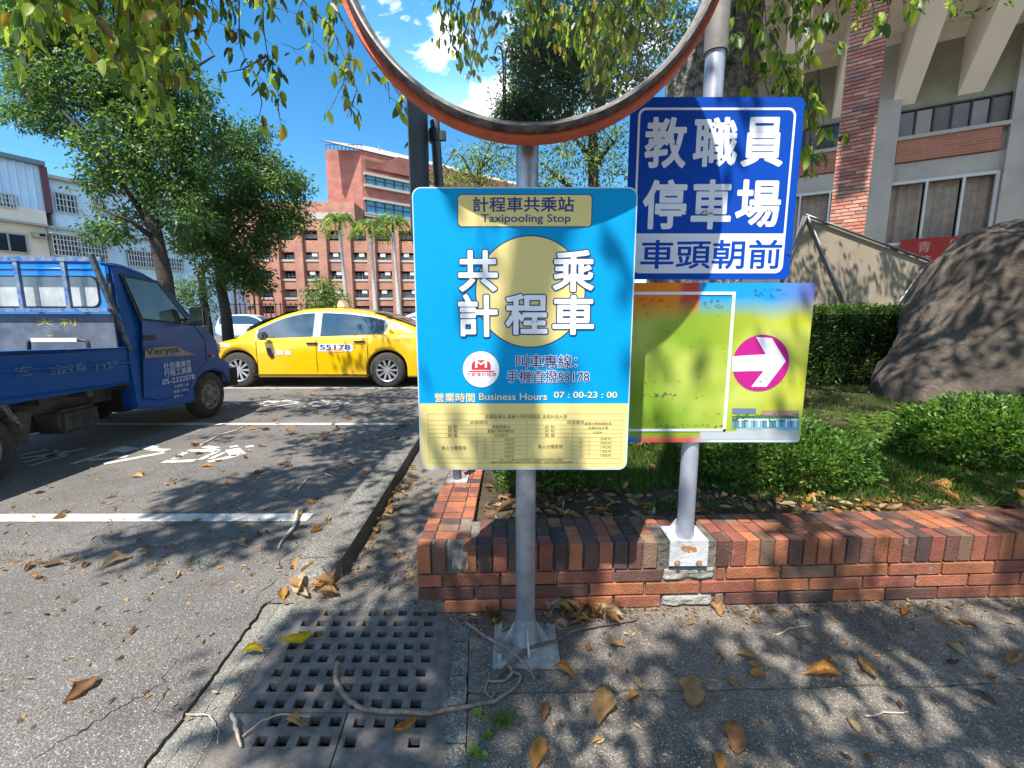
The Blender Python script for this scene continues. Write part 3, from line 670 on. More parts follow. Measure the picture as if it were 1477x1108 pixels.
for i in range(26):
    a_ = random.uniform(-.035, .035); z_ = .268 + random.uniform(-.012, .012) - .0; r_ = random.uniform(.003, .009)
    b.face([(PX + .006 + a_ + r_ * cos(t) * 1.3, fy - .0128 - .00002 * i, z_ + r_ * sin(t) * .8) for t in np.linspace(0, 2 * pi, 9)[:-1]])
wpart(b, 'rust_stain', mat('rust', (.42, .17, .04), .9, 0, (.3, .12, .04), 60), pole2, recalc=False)
BY = 1.648
bs_ = thing('parking_sign', 'deep blue staff parking sign with large white characters', 'sign', (.75, BY, 1.35))
def on2(px, py): return on(px, py, BY)
bx0, bz1 = on2(910, 140); bx1 = on2(1162, 140)[0]; bz0 = on2(1138, 403)[1]; bx1 = (bx1 + on2(1138, 402)[0]) / 2; 
M_bb = mat('road_sign_blue', (.001, .06, .42), .6, 0, (.004, .055, .36), 4, spec=.12, detail=9); M_bw = mat('sign_white', (.66, .70, .80), .4, 0, (.74, .77, .85), 6)
b = MB(); b.prism([(x, BY + .004, z) for x, z in rrect(bx0, bx1, bz0, bz1, .022)], (0, -.004, 0)); wpart(b, 'panel', M_bb, bs_)
def e2_(k): return BY - .001 * k
zm = on2(1030, 337)[1]
ix0, ix1, iz0, iz1 = bx0 + .028, bx1 - .028, bz0 + .022, bz1 - .035
out_ = rrect(ix0, ix1, iz0, iz1, .028); inn = rrect(ix0 + .008, ix1 - .008, iz0 + .008, iz1 - .008, .021)
b = MB(); n_ = len(out_)
for i in range(n_): j = (i + 1) % n_; b.face([(out_[i][0], e2_(1), out_[i][1]), (out_[j][0], e2_(1), out_[j][1]), (inn[j][0], e2_(1), inn[j][1]), (inn[i][0], e2_(1), inn[i][1])])
wpart(b, 'border_line', M_bw, bs_, recalc=False)
lp = [p for p in rrect(ix0 + .008, ix1 - .008, iz0 + .008, iz1 - .008, .021) if p[1] < (iz0 + .1)]
sheet([(ix1 - .008, zm), (ix0 + .008, zm)] + lp, e2_(1.2), 'white_field', M_bw, bs_)
for ch, bx in (('教', (930, 169, 990, 243)), ('職', (1000, 169, 1064, 241)), ('員', (1070, 169, 1131, 241)), ('停', (927, 259, 990, 331)), ('車', (997, 259, 1055, 331)), ('場', (1061, 259, 1126, 328))):
    tx(ch, bx, 2.2, M_bw, bs_, .042, Y=BY)
tx('車頭朝前', (924, 346, 1127, 388), 4, M_bb, bs_, .02, Y=BY)
M_scuff = mat('scuff_mark', (.06, .06, .07), .8)
def scuff(root, px0, py0, px1, py1, n, m, Y, k=4, hh=.6):
    b = MB()
    for i in range(n):
        x = random.uniform(px0, px1); y = random.uniform(py0, py1); w = random.uniform(2, 7); h_ = random.uniform(.3, hh) ; a_ = on(x, y, Y); c_ = on(x + w, y + random.uniform(-1, 1) * .6, Y)
        t = h_ * .003
        b.face([(a_[0], Y - .001 * k - .00001 * i, a_[1] - t * .4), ((a_[0] + c_[0]) / 2, Y - .001 * k - .00001 * i, (a_[1] + c_[1]) / 2 - t), (c_[0], Y - .001 * k - .00001 * i, c_[1]), ((a_[0] + c_[0]) / 2, Y - .001 * k - .00001 * i, (a_[1] + c_[1]) / 2 + t)])
    return wpart(b, 'scuff', m, root, recalc=False)
scuff(bs_, 985, 303, 1024, 310, 26, M_scuff, BY); scuff(bs_, 1130, 357, 1140, 368, 10, M_scuff, BY); scuff(bs_, 1000, 150, 1006, 156, 3, M_scuff, BY)
b = MB()
for z_ in (1.5, 1.9): b.box(PX - .07, PX + .07, BY + .004, BY + .0075, z_ - .014, z_ + .014)
wpart(b, 'clamp', M_steel, bs_)
# lime sign
ls = thing('direction_sign', 'faded lime and rainbow direction sign with a white arrow in a magenta circle', 'sign', (.78, BY, .70))
lx0 = .34; lz1 = on2(1040, 408)[1]; lx1 = on2(1165, 520)[0]; lz0 = on2(1040, 638)[1]
def rainbow():
    m = bpy.data.materials.new('rainbow_print'); m.use_nodes = True; t = m.node_tree; L = t.links.new; b = t.nodes['Principled BSDF']; b.inputs['Roughness'].default_value = .6; b.inputs['Specular IOR Level'].default_value = .15
    c = N(t, 'ShaderNodeTexCoord'); s_ = N(t, 'ShaderNodeSeparateXYZ'); L(c.outputs['Object'], s_.inputs[0])   # local: x from -.47 to .46, z from 0 to .72
    n = N(t, 'ShaderNodeTexNoise'); n.inputs['Scale'].default_value = 3.0; L(c.outputs['Object'], n.inputs[0])
    def MR(src, a, b_, c_=0., d=1.):
        q = N(t, 'ShaderNodeMapRange'); q.inputs[1].default_value = a; q.inputs[2].default_value = b_; q.inputs[3].default_value = c_; q.inputs[4].default_value = d; L(src, q.inputs[0]); return q.outputs[0]
    def MIX(f, a, b_):
        q = N(t, 'ShaderNodeMixRGB'); L(f, q.inputs[0]); 
        for i, v in ((1, a), (2, b_)):
            if isinstance(v, tuple): q.inputs[i].default_value = (*v, 1)
            else: L(v, q.inputs[i])
        return q.outputs[0]
    lime = MIX(MR(s_.outputs[0], -.1, .42), (.20, .33, .03), (.46, .46, .03))
    pale = MIX(MR(n.outputs[0], .42, .62), lime, (.50, .56, .12))
    topc = MIX(MR(s_.outputs[0], .18, .44), (.01, .28, .62), (.22, .12, .50))
    lefty = MIX(MR(s_.outputs[0], -.16, -.13), (.80, .22, .02), (.55, .06, .05))
    left = MIX(MR(s_.outputs[0], -.08, -.07), lefty, topc)
    z2 = N(t, 'ShaderNodeMath', operation='ADD'); L(s_.outputs[2], z2.inputs[0]); L(MR(n.outputs[0], 0, 1, -.06, .06), z2.inputs[1])
    col = MIX(MR(z2.outputs[0], .50, .585), pale, left)
    low = MIX(MR(s_.outputs[0], -.30, -.26), (.02, .2, .55), (.45, .08, .06)); low = MIX(MR(s_.outputs[0], -.08, .02), low, (.5, .6, .7))
    col = MIX(MR(s_.outputs[2], .06, .035), col, low)
    L(col, b.inputs['Base Color']); return m
b = MB(); b.prism([(x, BY + .004, z) for x, z in rrect(lx0, lx1, lz0, lz1, .012)], (0, -.004, 0)); wpart(b, 'panel', rainbow(), ls)
ax, az = on2(1097, 524); rr_ = (on2(1138, 524)[0] - on2(1056, 524)[0]) / 2
disc(ax, az, rr_, e2_(1), 'magenta_disc', mat('magenta', (.45, .015, .22), .6, spec=.15), ls)
ap = [(1056, 514), (1104, 511), (1090, 486), (1113, 488), (1133, 521), (1105, 558), (1083, 558), (1101, 535), (1056, 536)]
sheet([on2(*p) for p in ap][::-1], e2_(2), 'arrow', M_bw, ls)
fx0, fz0 = on2(916, 622); fx1, fz1 = on2(1061, 421); w_ = .011
for nm, (a, c, d, e_) in (('frame_bar', (lx0 + .03, fx1, fz1 - w_, fz1)), ('frame_bar', (fx1 - w_, fx1, fz0, fz1 - w_)), ('frame_bar', (lx0 + .03, fx1, fz0, fz0 + w_ * .8))):
    b = MB(); b.box(a, c, e2_(2.5), BY, d, e_); wpart(b, nm, M_bw, ls)
scuff(ls, 918, 430, 1040, 444, 60, M_scuff, BY, 2, .45); scuff(ls, 925, 566, 980, 572, 22, M_scuff, BY, 2); scuff(ls, 940, 612, 1040, 617, 50, M_scuff, BY, 2, .5); scuff(ls, 920, 450, 1050, 600, 34, M_scuff, BY, 2, .4)
scuff(ls, 1085, 416, 1130, 430, 30, mat('blue_scuff', (.02, .12, .3), .7), BY, 2, .5); scuff(ls, 1060, 545, 1165, 552, 24, M_scuff, BY, 3.5, .3)
# printed picture strip of the campus (flat print)
def band(px0, px1, py0, py1, col, k, nm='printed_scene'):
    pts = [on2(px0, py1), on2(px1, py1), on2(px1, py0), on2(px0, py0)]; return sheet(pts, e2_(k), nm, mat('print_%d_%d_%d' % tuple(int(c * 99) for c in col), col, .4), ls)
band(1010, 1151, 622, 634, (.42, .46, .50), .95); band(1062, 1151, 618, 622, (.42, .46, .50), 1); band(1056, 1152, 600, 610, (.04, .12, .06), 1.05); band(1056, 1090, 589, 597, (.12, .18, .28), 1.1); band(1098, 1152, 592, 599, (.36, .2, .16), 1.15)
band(1056, 1152, 608, 618, (.10, .26, .30), 1.2); band(1075, 1100, 606, 620, (.25, .42, .52), 1.3); band(1120, 1152, 604, 620, (.12, .42, .65), 1.3); band(1064, 1150, 604, 606.5, (.75, .82, .88), 1.5)
for q in range(14): band(1060 + q * 6.6, 1062 + q * 6.6, 606, 616, (.7, .78, .85) if q % 2 else (.05, .15, .2), 1.7)
for q in range(60):
    x = random.uniform(1056, 1150); y = random.uniform(596, 606) + 0; band(x, x + random.uniform(2, 6), y, y + random.uniform(1, 3), random.choice([(.03, .1, .04), (.07, .17, .06), (.1, .22, .12)]), 1.4 + q * .005)
# dark sign seen nearly edge on, on its own thin pole standing on the return wall
sp = G(660, 692, .30); tp = PY(627, 175, sp.y)
p3 = thing('small_pole', 'thin pole with a dark sign back, standing on the side wall behind the taxi board', 'pole', (sp.x, sp.y, .30))
b = MB(); b.tube([(sp.x, sp.y, .305), (tp.x, sp.y, tp.z)], .0245, 18); o = wpart(b, 'shaft', mat('dull_steel', (.10, .11, .13), .5, .5, (.16, .17, .19), 12), p3); autosmooth(o)
b = MB(); b.box(sp.x - .06, sp.x + .06, sp.y - .06, sp.y + .06, .2995, .308); wpart(b, 'base_plate', M_plate, p3)
for s_ in (-1, 1): b = MB(); b.prism([(sp.x + s_ * .024, sp.y - .003, .308), (sp.x + s_ * .055, sp.y - .003, .308), (sp.x + s_ * .024, sp.y - .003, .36)], (0, .006, 0)); wpart(b, 'gusset', M_plate, p3)
M_db = mat('dark_sign_back', (.045, .055, .075), .5, .3, (.06, .07, .09), 5)
b = MB(); xb = tp.x - .035
b.prism([(xb, y, z) for y, z in rrect(sp.y - .46, sp.y - .02, 1.5, tp.z + .12, .09)], (.004, 0, 0)); wpart(b, 'sign_board', M_db, p3)
for z_ in (tp.z - .07, 1.62):
    b = MB(); b.tube([(tp.x - .002, sp.y, z_ - .03), (tp.x - .002, sp.y, z_ + .03)], .03, 16); b.box(tp.x - .035, tp.x + .055, sp.y - .012, sp.y + .012, z_ - .022, z_ + .022); wpart(b, 'clamp', M_db, p3)
# ================================================================== VEHICLES
def lathe_y(prof, n=40):                      # profile (radius, y) turned about the y axis
    b = MB(); k = len(prof)
    b.add([(r_ * cos(2 * pi * j / n), y_, r_ * sin(2 * pi * j / n)) for j in range(n) for r_, y_ in prof],
          [(j * k + i, j * k + i + 1, ((j + 1) % n) * k + i + 1, ((j + 1) % n) * k + i) for j in range(n) for i in range(k - 1)])
    return b
def wheel(root, x, y, r, side, alloy=True, wid=.19, m_rim=None):
    """side=+1: the outer face looks to +y"""
    t = lathe_y([(r * .62, wid / 2 * .8), (r * .64, wid / 2), (r * .9, wid / 2), (r * .985, wid / 2 * .8), (r, wid / 2 * .4), (r, -wid / 2 * .4), (r * .985, -wid / 2 * .8), (r * .9, -wid / 2), (r * .62, -wid / 2)])
    for i in range(40):                       # tread blocks break the outline a little
        a = 2 * pi * i / 40
    w = t.build('wheel', M_rubber, root, smooth=True); autosmooth(w, 50); w.location = (x, y, r)
    if side < 0: w.rotation_euler = (0, 0, pi)
    m_rim = m_rim or mat('alloy_rim', (.55, .55, .56), .35, .8)
    b = lathe_y([(r * .64, wid / 2 * .95), (r * .60, wid / 2 * .9), (r * .57, wid / 2 * .55), (r * .55, -.02)])
    o = b.build('rim', m_rim, w, smooth=True)
    b = MB(); n = 10 if alloy else 8
    if alloy:
        for i in range(n):
            a = 2 * pi * i / n; d = Vector((cos(a), 0, sin(a))); q = Vector((-sin(a), 0, cos(a)))
            b.prism([d * r * .12 - q * r * .045 + Vector((0, wid * .40, 0)), d * r * .58 - q * r * .06 + Vector((0, wid * .44, 0)), d * r * .58 + q * r * .06 + Vector((0, wid * .44, 0)), d * r * .12 + q * r * .045 + Vector((0, wid * .40, 0))], (0, -.03, 0))
        b.tube([(0, wid * .2, 0), (0, wid * .44, 0)], r * .14, 20)
    else:
        b.add(*[(lambda L: (L.v, L.f))(lathe_y([(r * .57, wid * .30), (r * .5, wid * .36), (r * .42, wid * .30), (r * .22, wid * .30), (r * .2, wid * .44), (.001, wid * .46)]))][0])
        for i in range(8):
            a = 2 * pi * i / 8; b.tube([(r * .5 * cos(a), wid * .33, r * .5 * sin(a)), (r * .5 * cos(a), wid * .375, r * .5 * sin(a))], r * .045, 8, mi=1)
        for i in range(5):
            a = 2 * pi * i / 5 + .3; b.tube([(r * .3 * cos(a), wid * .3, r * .3 * sin(a)), (r * .3 * cos(a), wid * .4, r * .3 * sin(a))], r * .035, 6)
    b.build('spokes' if alloy else 'hub', [m_rim, M_black], w)
    b = lathe_y([(r * .5, 0.0), (.001, 0.0)]); b.build('brake_disc', M_black, w)
    return w
# ------------------------------------------------------------------ blue truck
ta = -.031; RS = Vector((-3.79, 5.331, 0)); nR = Vector((cos(ta), -sin(ta), 0)); fw = Vector((sin(ta), cos(ta), 0))
org = RS - nR * .74
tr = thing('pickup_truck', 'small blue flatbed truck parked in the bay at the left', 'truck', org, pi / 2 - ta)
Minv = (Matrix.Translation(org) @ Matrix.Rotation(pi / 2 - ta, 4, 'Z')).inverted()
def TS(px, py, off=0.): w = Minv @ hit(px, py, RS + nR * off, nR); return (w.x, w.z)
M_bl = mat('truck_blue', (.0, .066, .28), .42, 0, (.002, .08, .33), 6, smear=(3.5, .64, (.06, .075, .12)), coat=.12, spec=.3, bump=.03, bscale=8)
M_bl2 = mat('truck_sunlit_blue', (.0, .17, .55), .34, 0, (.0, .20, .62), 4, coat=.4)  # same truck paint made lighter: sun on the cab's back put into the colour
M_und = mat('chassis_grey', (.025, .025, .025), .8, 0, (.08, .073, .066), 9, .3, 40)
def sy(z): return -.74 + max(0, z - 1.0) * .11
cab_px = [(197, 590), (234, 589), (283, 580), (281, 560), (287, 545), (297, 536), (309, 533), (320, 537), (327, 547), (330, 556), (332, 552), (332, 528), (329, 521), (318, 516), (313, 490), (300, 474), (277, 453), (256, 425), (234, 404), (217, 393), (187, 381), (158, 377)]
cabo = [TS(*p) for p in cab_px]; xr = cabo[0][0]; cabo[-1] = (xr + .0, cabo[-1][1])
b = MB()
for s_ in (1,):
    L_ = [(x, sy(z), z) for x, z in cabo]; R_ = [(x, -sy(z), z) for x, z in cabo]
    n_ = len(L_); b.add(L_ + R_, [tuple(range(n_)), tuple(range(2 * n_ - 1, n_ - 1, -1))] + [(i, i + n_, (i + 1) % n_ + n_, (i + 1) % n_) for i in range(n_)])
cab_ = b.build('cab', M_bl, tr, bevel=.018); autosmooth(cab_, 40)
xr -= .0
def spatch(pxs, name, m, off=.004, sub=None, th=.004):
    pts = [TS(*p) for p in pxs]; b = MB(); b.prism([(x, sy(z) - off, z) for x, z in pts], (0, th, 0)); return b.build(name, m, sub or tr)
door = spatch([(206, 575), (232, 578), (270, 566), (281, 540), (298, 522), (296, 490), (281, 468), (206, 462)], 'door_seam', M_dark, .002)
door = spatch([(207, 574), (231, 577), (268, 565), (279, 540), (296, 522), (294, 491), (280, 470), (207, 463)], 'door', M_bl, .008, th=.006)
wf = spatch([(183, 395), (236, 405), (272, 457), (270, 470), (205, 463)], 'door_window_frame', M_black, .006)
M_tg = mat('truck_glass', (.03, .035, .035), .06, 0, (.09, .11, .08), 5, spec=.8)
spatch([(188, 400), (233, 409), (267, 458), (265, 466), (208, 459)], 'door_window', M_tg, .012, wf)
spatch([(206, 483), (224, 484), (224, 491), (206, 490)], 'door_handle', M_black, .016, None)
# decal and lettering on the door
spatch([(207, 517), (207, 504), (225, 501), (248, 499), (257, 501), (263, 506), (282, 512), (262, 513), (240, 514)], 'decal', mat('silver_decal', (.16, .19, .2), .5, 0, (.3, .26, .2), 8), .0155, th=.001)
sbase = RS + nR * .0
def tdoor(body, px0, py0, px1, py1, m, off=.0, k=.0178):
    a = TS(px0, py1); c = TS(px1, py0); d = TS(px0, py0); e_ = TS(px1, py1)
    return lettering(body, (0, sy(.8) - k, 0), (1, 0, 0), (0, 0, 1), (a[0], (a[1] + e_[1]) / 2, c[0], (c[1] + d[1]) / 2), m, tr, offset=off)
M_tl = mat('pale_lettering', (.5, .58, .7), .6)
tdoor('Veryca', 208, 501, 256, 513, mat('decal_black', (.01, .01, .012), .4), .03)
tdoor('社告廣美吉', 234, 521, 273, 531, M_tl, .02, .0155); tdoor('行程工美廣', 235, 531, 274, 541, M_tl, .02, .0155); tdoor('05-2332078', 232, 543, 279, 551, M_tl, .02, .0155)
tdoor('YP85-UJ', 249, 554, 270, 559, M_tl, .01, .0155); tdoor('載重 1200kg', 249, 561, 270, 566, M_tl, .0, .0155); tdoor('限乘2人', 249, 569, 262, 573, M_tl, .0, .0155)
# windscreen, bumper, lamps, mirror
a, c = TS(277, 453), TS(217, 393); d = Vector((a[0] - c[0], 0, a[1] - c[1])); nn = Vector((-d.z, 0, d.x)).normalized() * .008
if nn.x < 0: nn = -nn
b = MB(); p0 = Vector((c[0], 0, c[1])) + d * .1; p1 = Vector((a[0], 0, a[1])) - d * .04
b.prism([p0 + nn + Vector((0, -.56, 0)), p1 + nn + Vector((0, -.64, 0)), p1 + nn + Vector((0, .64, 0)), p0 + nn + Vector((0, .56, 0))], -nn * .6); b.build('windscreen', M_tg, tr)
bx_ = TS(331, 540); b = MB(); b.box(bx_[0] - .16, bx_[0] + .012, -.732, .732, bx_[1] - .10, bx_[1] + .05); b.build('bumper', mat('bumper_dark', (.035, .04, .05), .6), tr, bevel=.02)
hl_ = TS(318, 500)
for s_ in (-1, 1): b = MB(); b.box(hl_[0] - .03, hl_[0] + .04, s_ * .62 - .1, s_ * .62 + .1, hl_[1] - .09, hl_[1] + .05); b.build('headlight', mat('lamp_glass', (.5, .48, .45), .1, .2), tr, bevel=.015)
ts_ = TS(306, 514); b = MB(); b.box(ts_[0] - .03, ts_[0] + .03, -.752, -.742, ts_[1] - .012, ts_[1] + .02); b.build('side_lamp', mat('amber', (.6, .15, .02), .3), tr)
ml_ = TS(281, 455, .1)
b = MB(); b.box(ml_[0] - .05, ml_[0] + .045, -.98, -.80, ml_[1] - .115, ml_[1] + .095); mo = b.build('wing_mirror', M_black, tr, bevel=.02)
b = MB(); b.tube([(ml_[0] - .02, -.86, ml_[1] - .02), (ml_[0] - .03, -.70, ml_[1] - .06)], .014, 8); b.build('mirror_arm', M_black, mo)
b = MB(); b.box(ml_[0] - .054, ml_[0] - .052, -.965, -.815, ml_[1] - .1, ml_[1] + .08); b.build('mirror_glass', mat('chrome', (.7, .7, .7), .1, 1.), mo)
# drip rail + A pillar
b = MB(); rl = [TS(*p) for p in ((160, 381), (187, 385), (217, 397), (233, 406), (256, 428), (276, 455))]
b.tube([(x, sy(z) + .004, z) for x, z in rl], .012, 8); b.build('roof_gutter', M_bl, tr, smooth=True)
# rear cab wall window, seen over the bed
def TX(px, py, xl):                        # where the sight line meets the cross plane x = xl of the truck
    p0 = Matrix.Translation(org) @ Matrix.Rotation(pi / 2 - ta, 4, 'Z') @ Vector((xl, 0, 0)); w = Minv @ hit(px, py, p0, fw); return (w.y, w.z)
y0_, z0_ = TX(10, 442, xr); y1_, z1_ = TX(143, 400, xr); hw = abs(TX(143, 421, xr)[0]); hw = min(hw, .60)
M_rg = mat('rear_glass', (.30, .33, .34), .12, 0, (.5, .55, .56), 3, spec=.6)
b = MB(); b.prism([(xr - .012, y, z) for y, z in rrect(-hw - .012, hw + .012, z0_ - .012, z1_ + .012, .07)], (.008, 0, 0)); wf = b.build('rear_window_frame', M_black, tr)
b = MB(); b.prism([(xr - .018, y, z) for y, z in rrect(-hw, hw, z0_, z1_, .065)], (.008, 0, 0)); b.build('rear_window', M_rg, wf)
for z_ in (z1_ + .075, z1_ + .14): b = MB(); b.tube([(xr - .004, -.5, z_), (xr - .004, .5, z_)], .012, 8); b.build('pressed_rib', M_bl2, tr, smooth=True)
b = MB(); b.box(xr - .006, xr + .002, -.62, .62, z0_ - .08, z1_ + .17); b.build('rear_panel', M_bl2, tr)
# grey headboard and rack
xb_ = xr - .06
_, zt_ = TX(100, 453, xb_); zf = TS(100, 550)[1]
b = MB(); b.box(xb_ - .02, xb_, -.70, .70, zf, zt_); hb = b.build('headboard', mat('faded_grey_board', (.06, .075, .105), .75, 0, (.12, .145, .18), 6, .1, 60), tr)
def tb(body, px0, py0, px1, py1, m, off=.01):
    a = TX(px0, py1, xb_ - .02); c = TX(px1, py0, xb_ - .02)
    return lettering(body, (xb_ - .0215, 0, 0), (0, -1, 0), (0, 0, 1), (-a[0], a[1], -c[0], c[1]), m, hb, offset=off)
M_fy = mat('faded_yellow', (.45, .36, .05), .8); M_fg = mat('faded_white', (.18, .21, .24), .8)
tb('大 利', 53, 460, 109, 470, M_fy); tb('三 不 限', 66, 470, 101, 480, M_fg, .0); tb('工', 68, 483, 77, 491, M_fy)
b = MB(); yy0, zz0 = TX(40, 503, xb_ - .1); yy1, zz1 = TX(126, 491, xb_ - .1)
b.tube([(xb_ - .1, yy0, zz0 - .1), (xb_ - .1, yy0 - .02, zz1 - .01), (xb_ - .1, yy0 - .06, zz1), (xb_ - .1, yy1 + .06, zz1 + .005), (xb_ - .1, yy1, zz1 - .01), (xb_ - .1, yy1 - .01, zz0 - .1)], .016, 10); b.build('roof_rack_bar', M_black, tr, smooth=True)
b = MB(); b.box(xb_ - .12, xb_ - .1, yy1 + .08, yy0 - .06, zz1 - .012, zz1 + .022); b.build('white_bar', M_white, tr)
xg = xr - .11
def gbar(p, q, w=.02, nm='guard_bar', m=M_bl2):
    a = TX(*p, xg); c = TX(*q, xg); b = MB(); b.tube([(xg, a[0], a[1]), (xg, c[0], c[1])], w, 4, mi=0); return b.build(nm, m, tr)
M_rb = mat('scraped_blue_paint', (.01, .10, .34), .5, 0, (.25, .27, .28), 16)
a = TX(133, 374, xg); zt2 = a[1]
zl2 = TX(100, 447, xg)[1]
b = MB(); b.box(xg - .02, xg + .02, -.70, .70, zt2 - .02, zt2 + .02); b.build('guard_top_rail', M_rb, tr)
b = MB(); b.box(xg - .02, xg + .02, -.70, .70, zl2 - .02, zl2 + .015); b.build('guard_low_rail', M_rb, tr)
for px_ in (28, 96, -40, -108):
    yv_ = TX(px_, 410, xg)[0]; b = MB(); b.box(xg - .015, xg + .015, yv_ - .018, yv_ + .018, zl2, zt2 - .0); b.build('guard_bar', M_rb, tr)
a = TS(187, 497, -.03); c = TS(134, 366, -.03)
b = MB(); b.tube([(a[0], -.70, a[1] - .06), (c[0] - .0, -.69, c[1])], .026, 4); b.build('stake', mat('stake_dark', (.03, .05, .09), .6, 0, (.16, .17, .16), 20), tr)
b = MB(); b.tube([(a[0], .70, a[1] - .06), (c[0], .69, c[1])], .026, 4); b.build('stake', _m['stake_dark'], tr)
b = MB(); b.tube([(xr - .02, -.66, zt2 - .12), (xr - .03, -.67, zt2 - .4), (a[0] + .05, -.675, a[1] + .25), (a[0] + .03, -.69, a[1])], .012, 8); b.build('air_pipe', M_black, tr, smooth=True)
# bed
zp1 = TS(195, 500)[1]; zp0 = TS(197, 552)[1]; xe = xr - 2.25; dz = .055
b = MB()
for s_ in (-1, 1):
    yo = s_ * .735
    prof = [(0, zp1), (-.03, zp1), (-.035, zp1 - .03), (-.008, zp1 - .045), (-.008, zp1 - .16), (0.004, zp1 - .175), (.004, zp1 - .2), (-.008, zp1 - .21), (-.008, zp0 + .02), (.006, zp0), (-.02, zp0)]
for s_ in (-1, 1):
    m_ = MB(); pr = [(0.012, zp1 - .004), (-.03, zp1), (-.03, zp1 - .03), (0.006, zp1 - .035), (0.0, zp1 - .05), (0.0, zp1 - .13), (.012, zp1 - .14), (.012, zp1 - .16), (0.0, zp1 - .17), (0.0, zp0 + .02), (.014, zp0 + .01), (.0, zp0)]
    n_ = len(pr); X_ = [xr - .02 - (xr - .02 - xe) * i / 12 for i in range(13)]
    m_.add([(x, s_ * (.738 + q[0]), q[1] + dz * (xr - x) / 1.6) for x in X_ for q in pr], [(i * n_ + j, i * n_ + j + 1, (i + 1) * n_ + j + 1, (i + 1) * n_ + j) for i in range(12) for j in range(n_ - 1)])
    m_.face([(X_[0], s_ * (.738 + q[0]), q[1]) for q in pr]); m_.box(xe, xr - .02, min(s_ * .70, s_ * .735), max(s_ * .70, s_ * .735), zp0, zp1 - .01)
    m_.build('bed_side', M_bl, tr)
b = MB(); b.box(xe, xr - .02, -.72, .72, zp0 + .02, zp0 + .07); b.build('bed_floor', M_bl, tr)
b = MB(); b.box(xe - .03, xe, -.735, .735, zp0, zp1 + .05); b.build('tailgate', M_bl, tr)
def tside(body, px0, py0, px1, py1, m):
    a = TS(px0, py1); c = TS(px1, py0); return lettering(body, (0, -.7535, 0), (1, 0, 0), (0, 0, 1), (a[0], a[1], c[0], c[1]), m, tr)
M_wr = mat('worn_lettering', (.01, .08, .26), .7, 0, (.16, .24, .36), 22)
tside('宏', 20, 527, 44, 545, M_wr); tside('金', 68, 525, 96, 541, M_wr); tside('禧', 96, 522, 122, 538, M_wr); tside('成', 134, 519, 168, 536, M_wr)
# chassis
cr0 = TS(197, 560)
b = MB(); zc_ = zp0 - .06
for s_ in (-1, 1): b.box(xe + .1, xr + .9, s_ * .5 - .03, s_ * .5 + .03, zc_ - .10, zc_ + .03)
for x_ in np.linspace(xe + .2, xr, 6): b.box(x_ - .03, x_ + .03, -.7, .7, zc_ - .0, zc_ + .06)
b.build('chassis_frame', M_und, tr)
b = MB(); b.box(xr - .62, xr - .25, -.62, -.36, zc_ - .30, zc_ - .09); b.build('fuel_tank', M_und, tr, bevel=.03)
b = MB(); b.tube([(xr - .95, -.3, zc_ - .22), (xr - .3, -.32, zc_ - .22)], .075, 14); b.tube([(xr + .8, -.2, zc_ - .2), (xr - .3, -.3, zc_ - .22)], .025, 8); b.build('exhaust', M_und, tr)
b = MB(); b.tube([(-2.31, -.6, .29), (-2.31, .6, .29)], .05, 10); b.tube([(0, -.6, .3), (0, .6, .3)], .04, 10); b.tube([(-2.31, 0, .29), (xr + .2, 0, .4)], .03, 8); b.build('axle', M_und, tr)
b = MB(); q = [TS(*p) for p in ((30, 597), (72, 592), (67, 640), (49, 645))]; b.prism([(x, -.60, z) for x, z in q], (0, .03, 0)); b.build('bracket_plate', M_und, tr)
b = MB(); q = [TS(*p) for p in ((-2, 583), (10, 583), (35, 614), (31, 616), (20, 606))]; b.prism([(x, -.735, z) for x, z in q], (0, .2, 0)); b.build('mudguard', mat('mudguard_dark', (.02, .02, .02), .7, 0, (.2, .2, .19), 30), tr)
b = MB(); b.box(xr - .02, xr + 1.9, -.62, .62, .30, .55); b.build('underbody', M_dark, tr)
steel_rim = mat('dirty_steel_rim', (.13, .12, .11), .6, .4, (.3, .28, .26), 20)
for x_ in (0, -2.32):
    for s_ in (-1, 1): wheel(tr, x_ if x_ == 0 else -2.48, s_ * .665, .285, s_, False, .16, steel_rim)
b = MB(); q = [TS(*p) for p in ((285, 578), (290, 577), (292, 552), (287, 556))]; b.prism([(x, -.735, z) for x, z in q], (0, .16, 0)); b.build('mud_flap', M_black, tr)
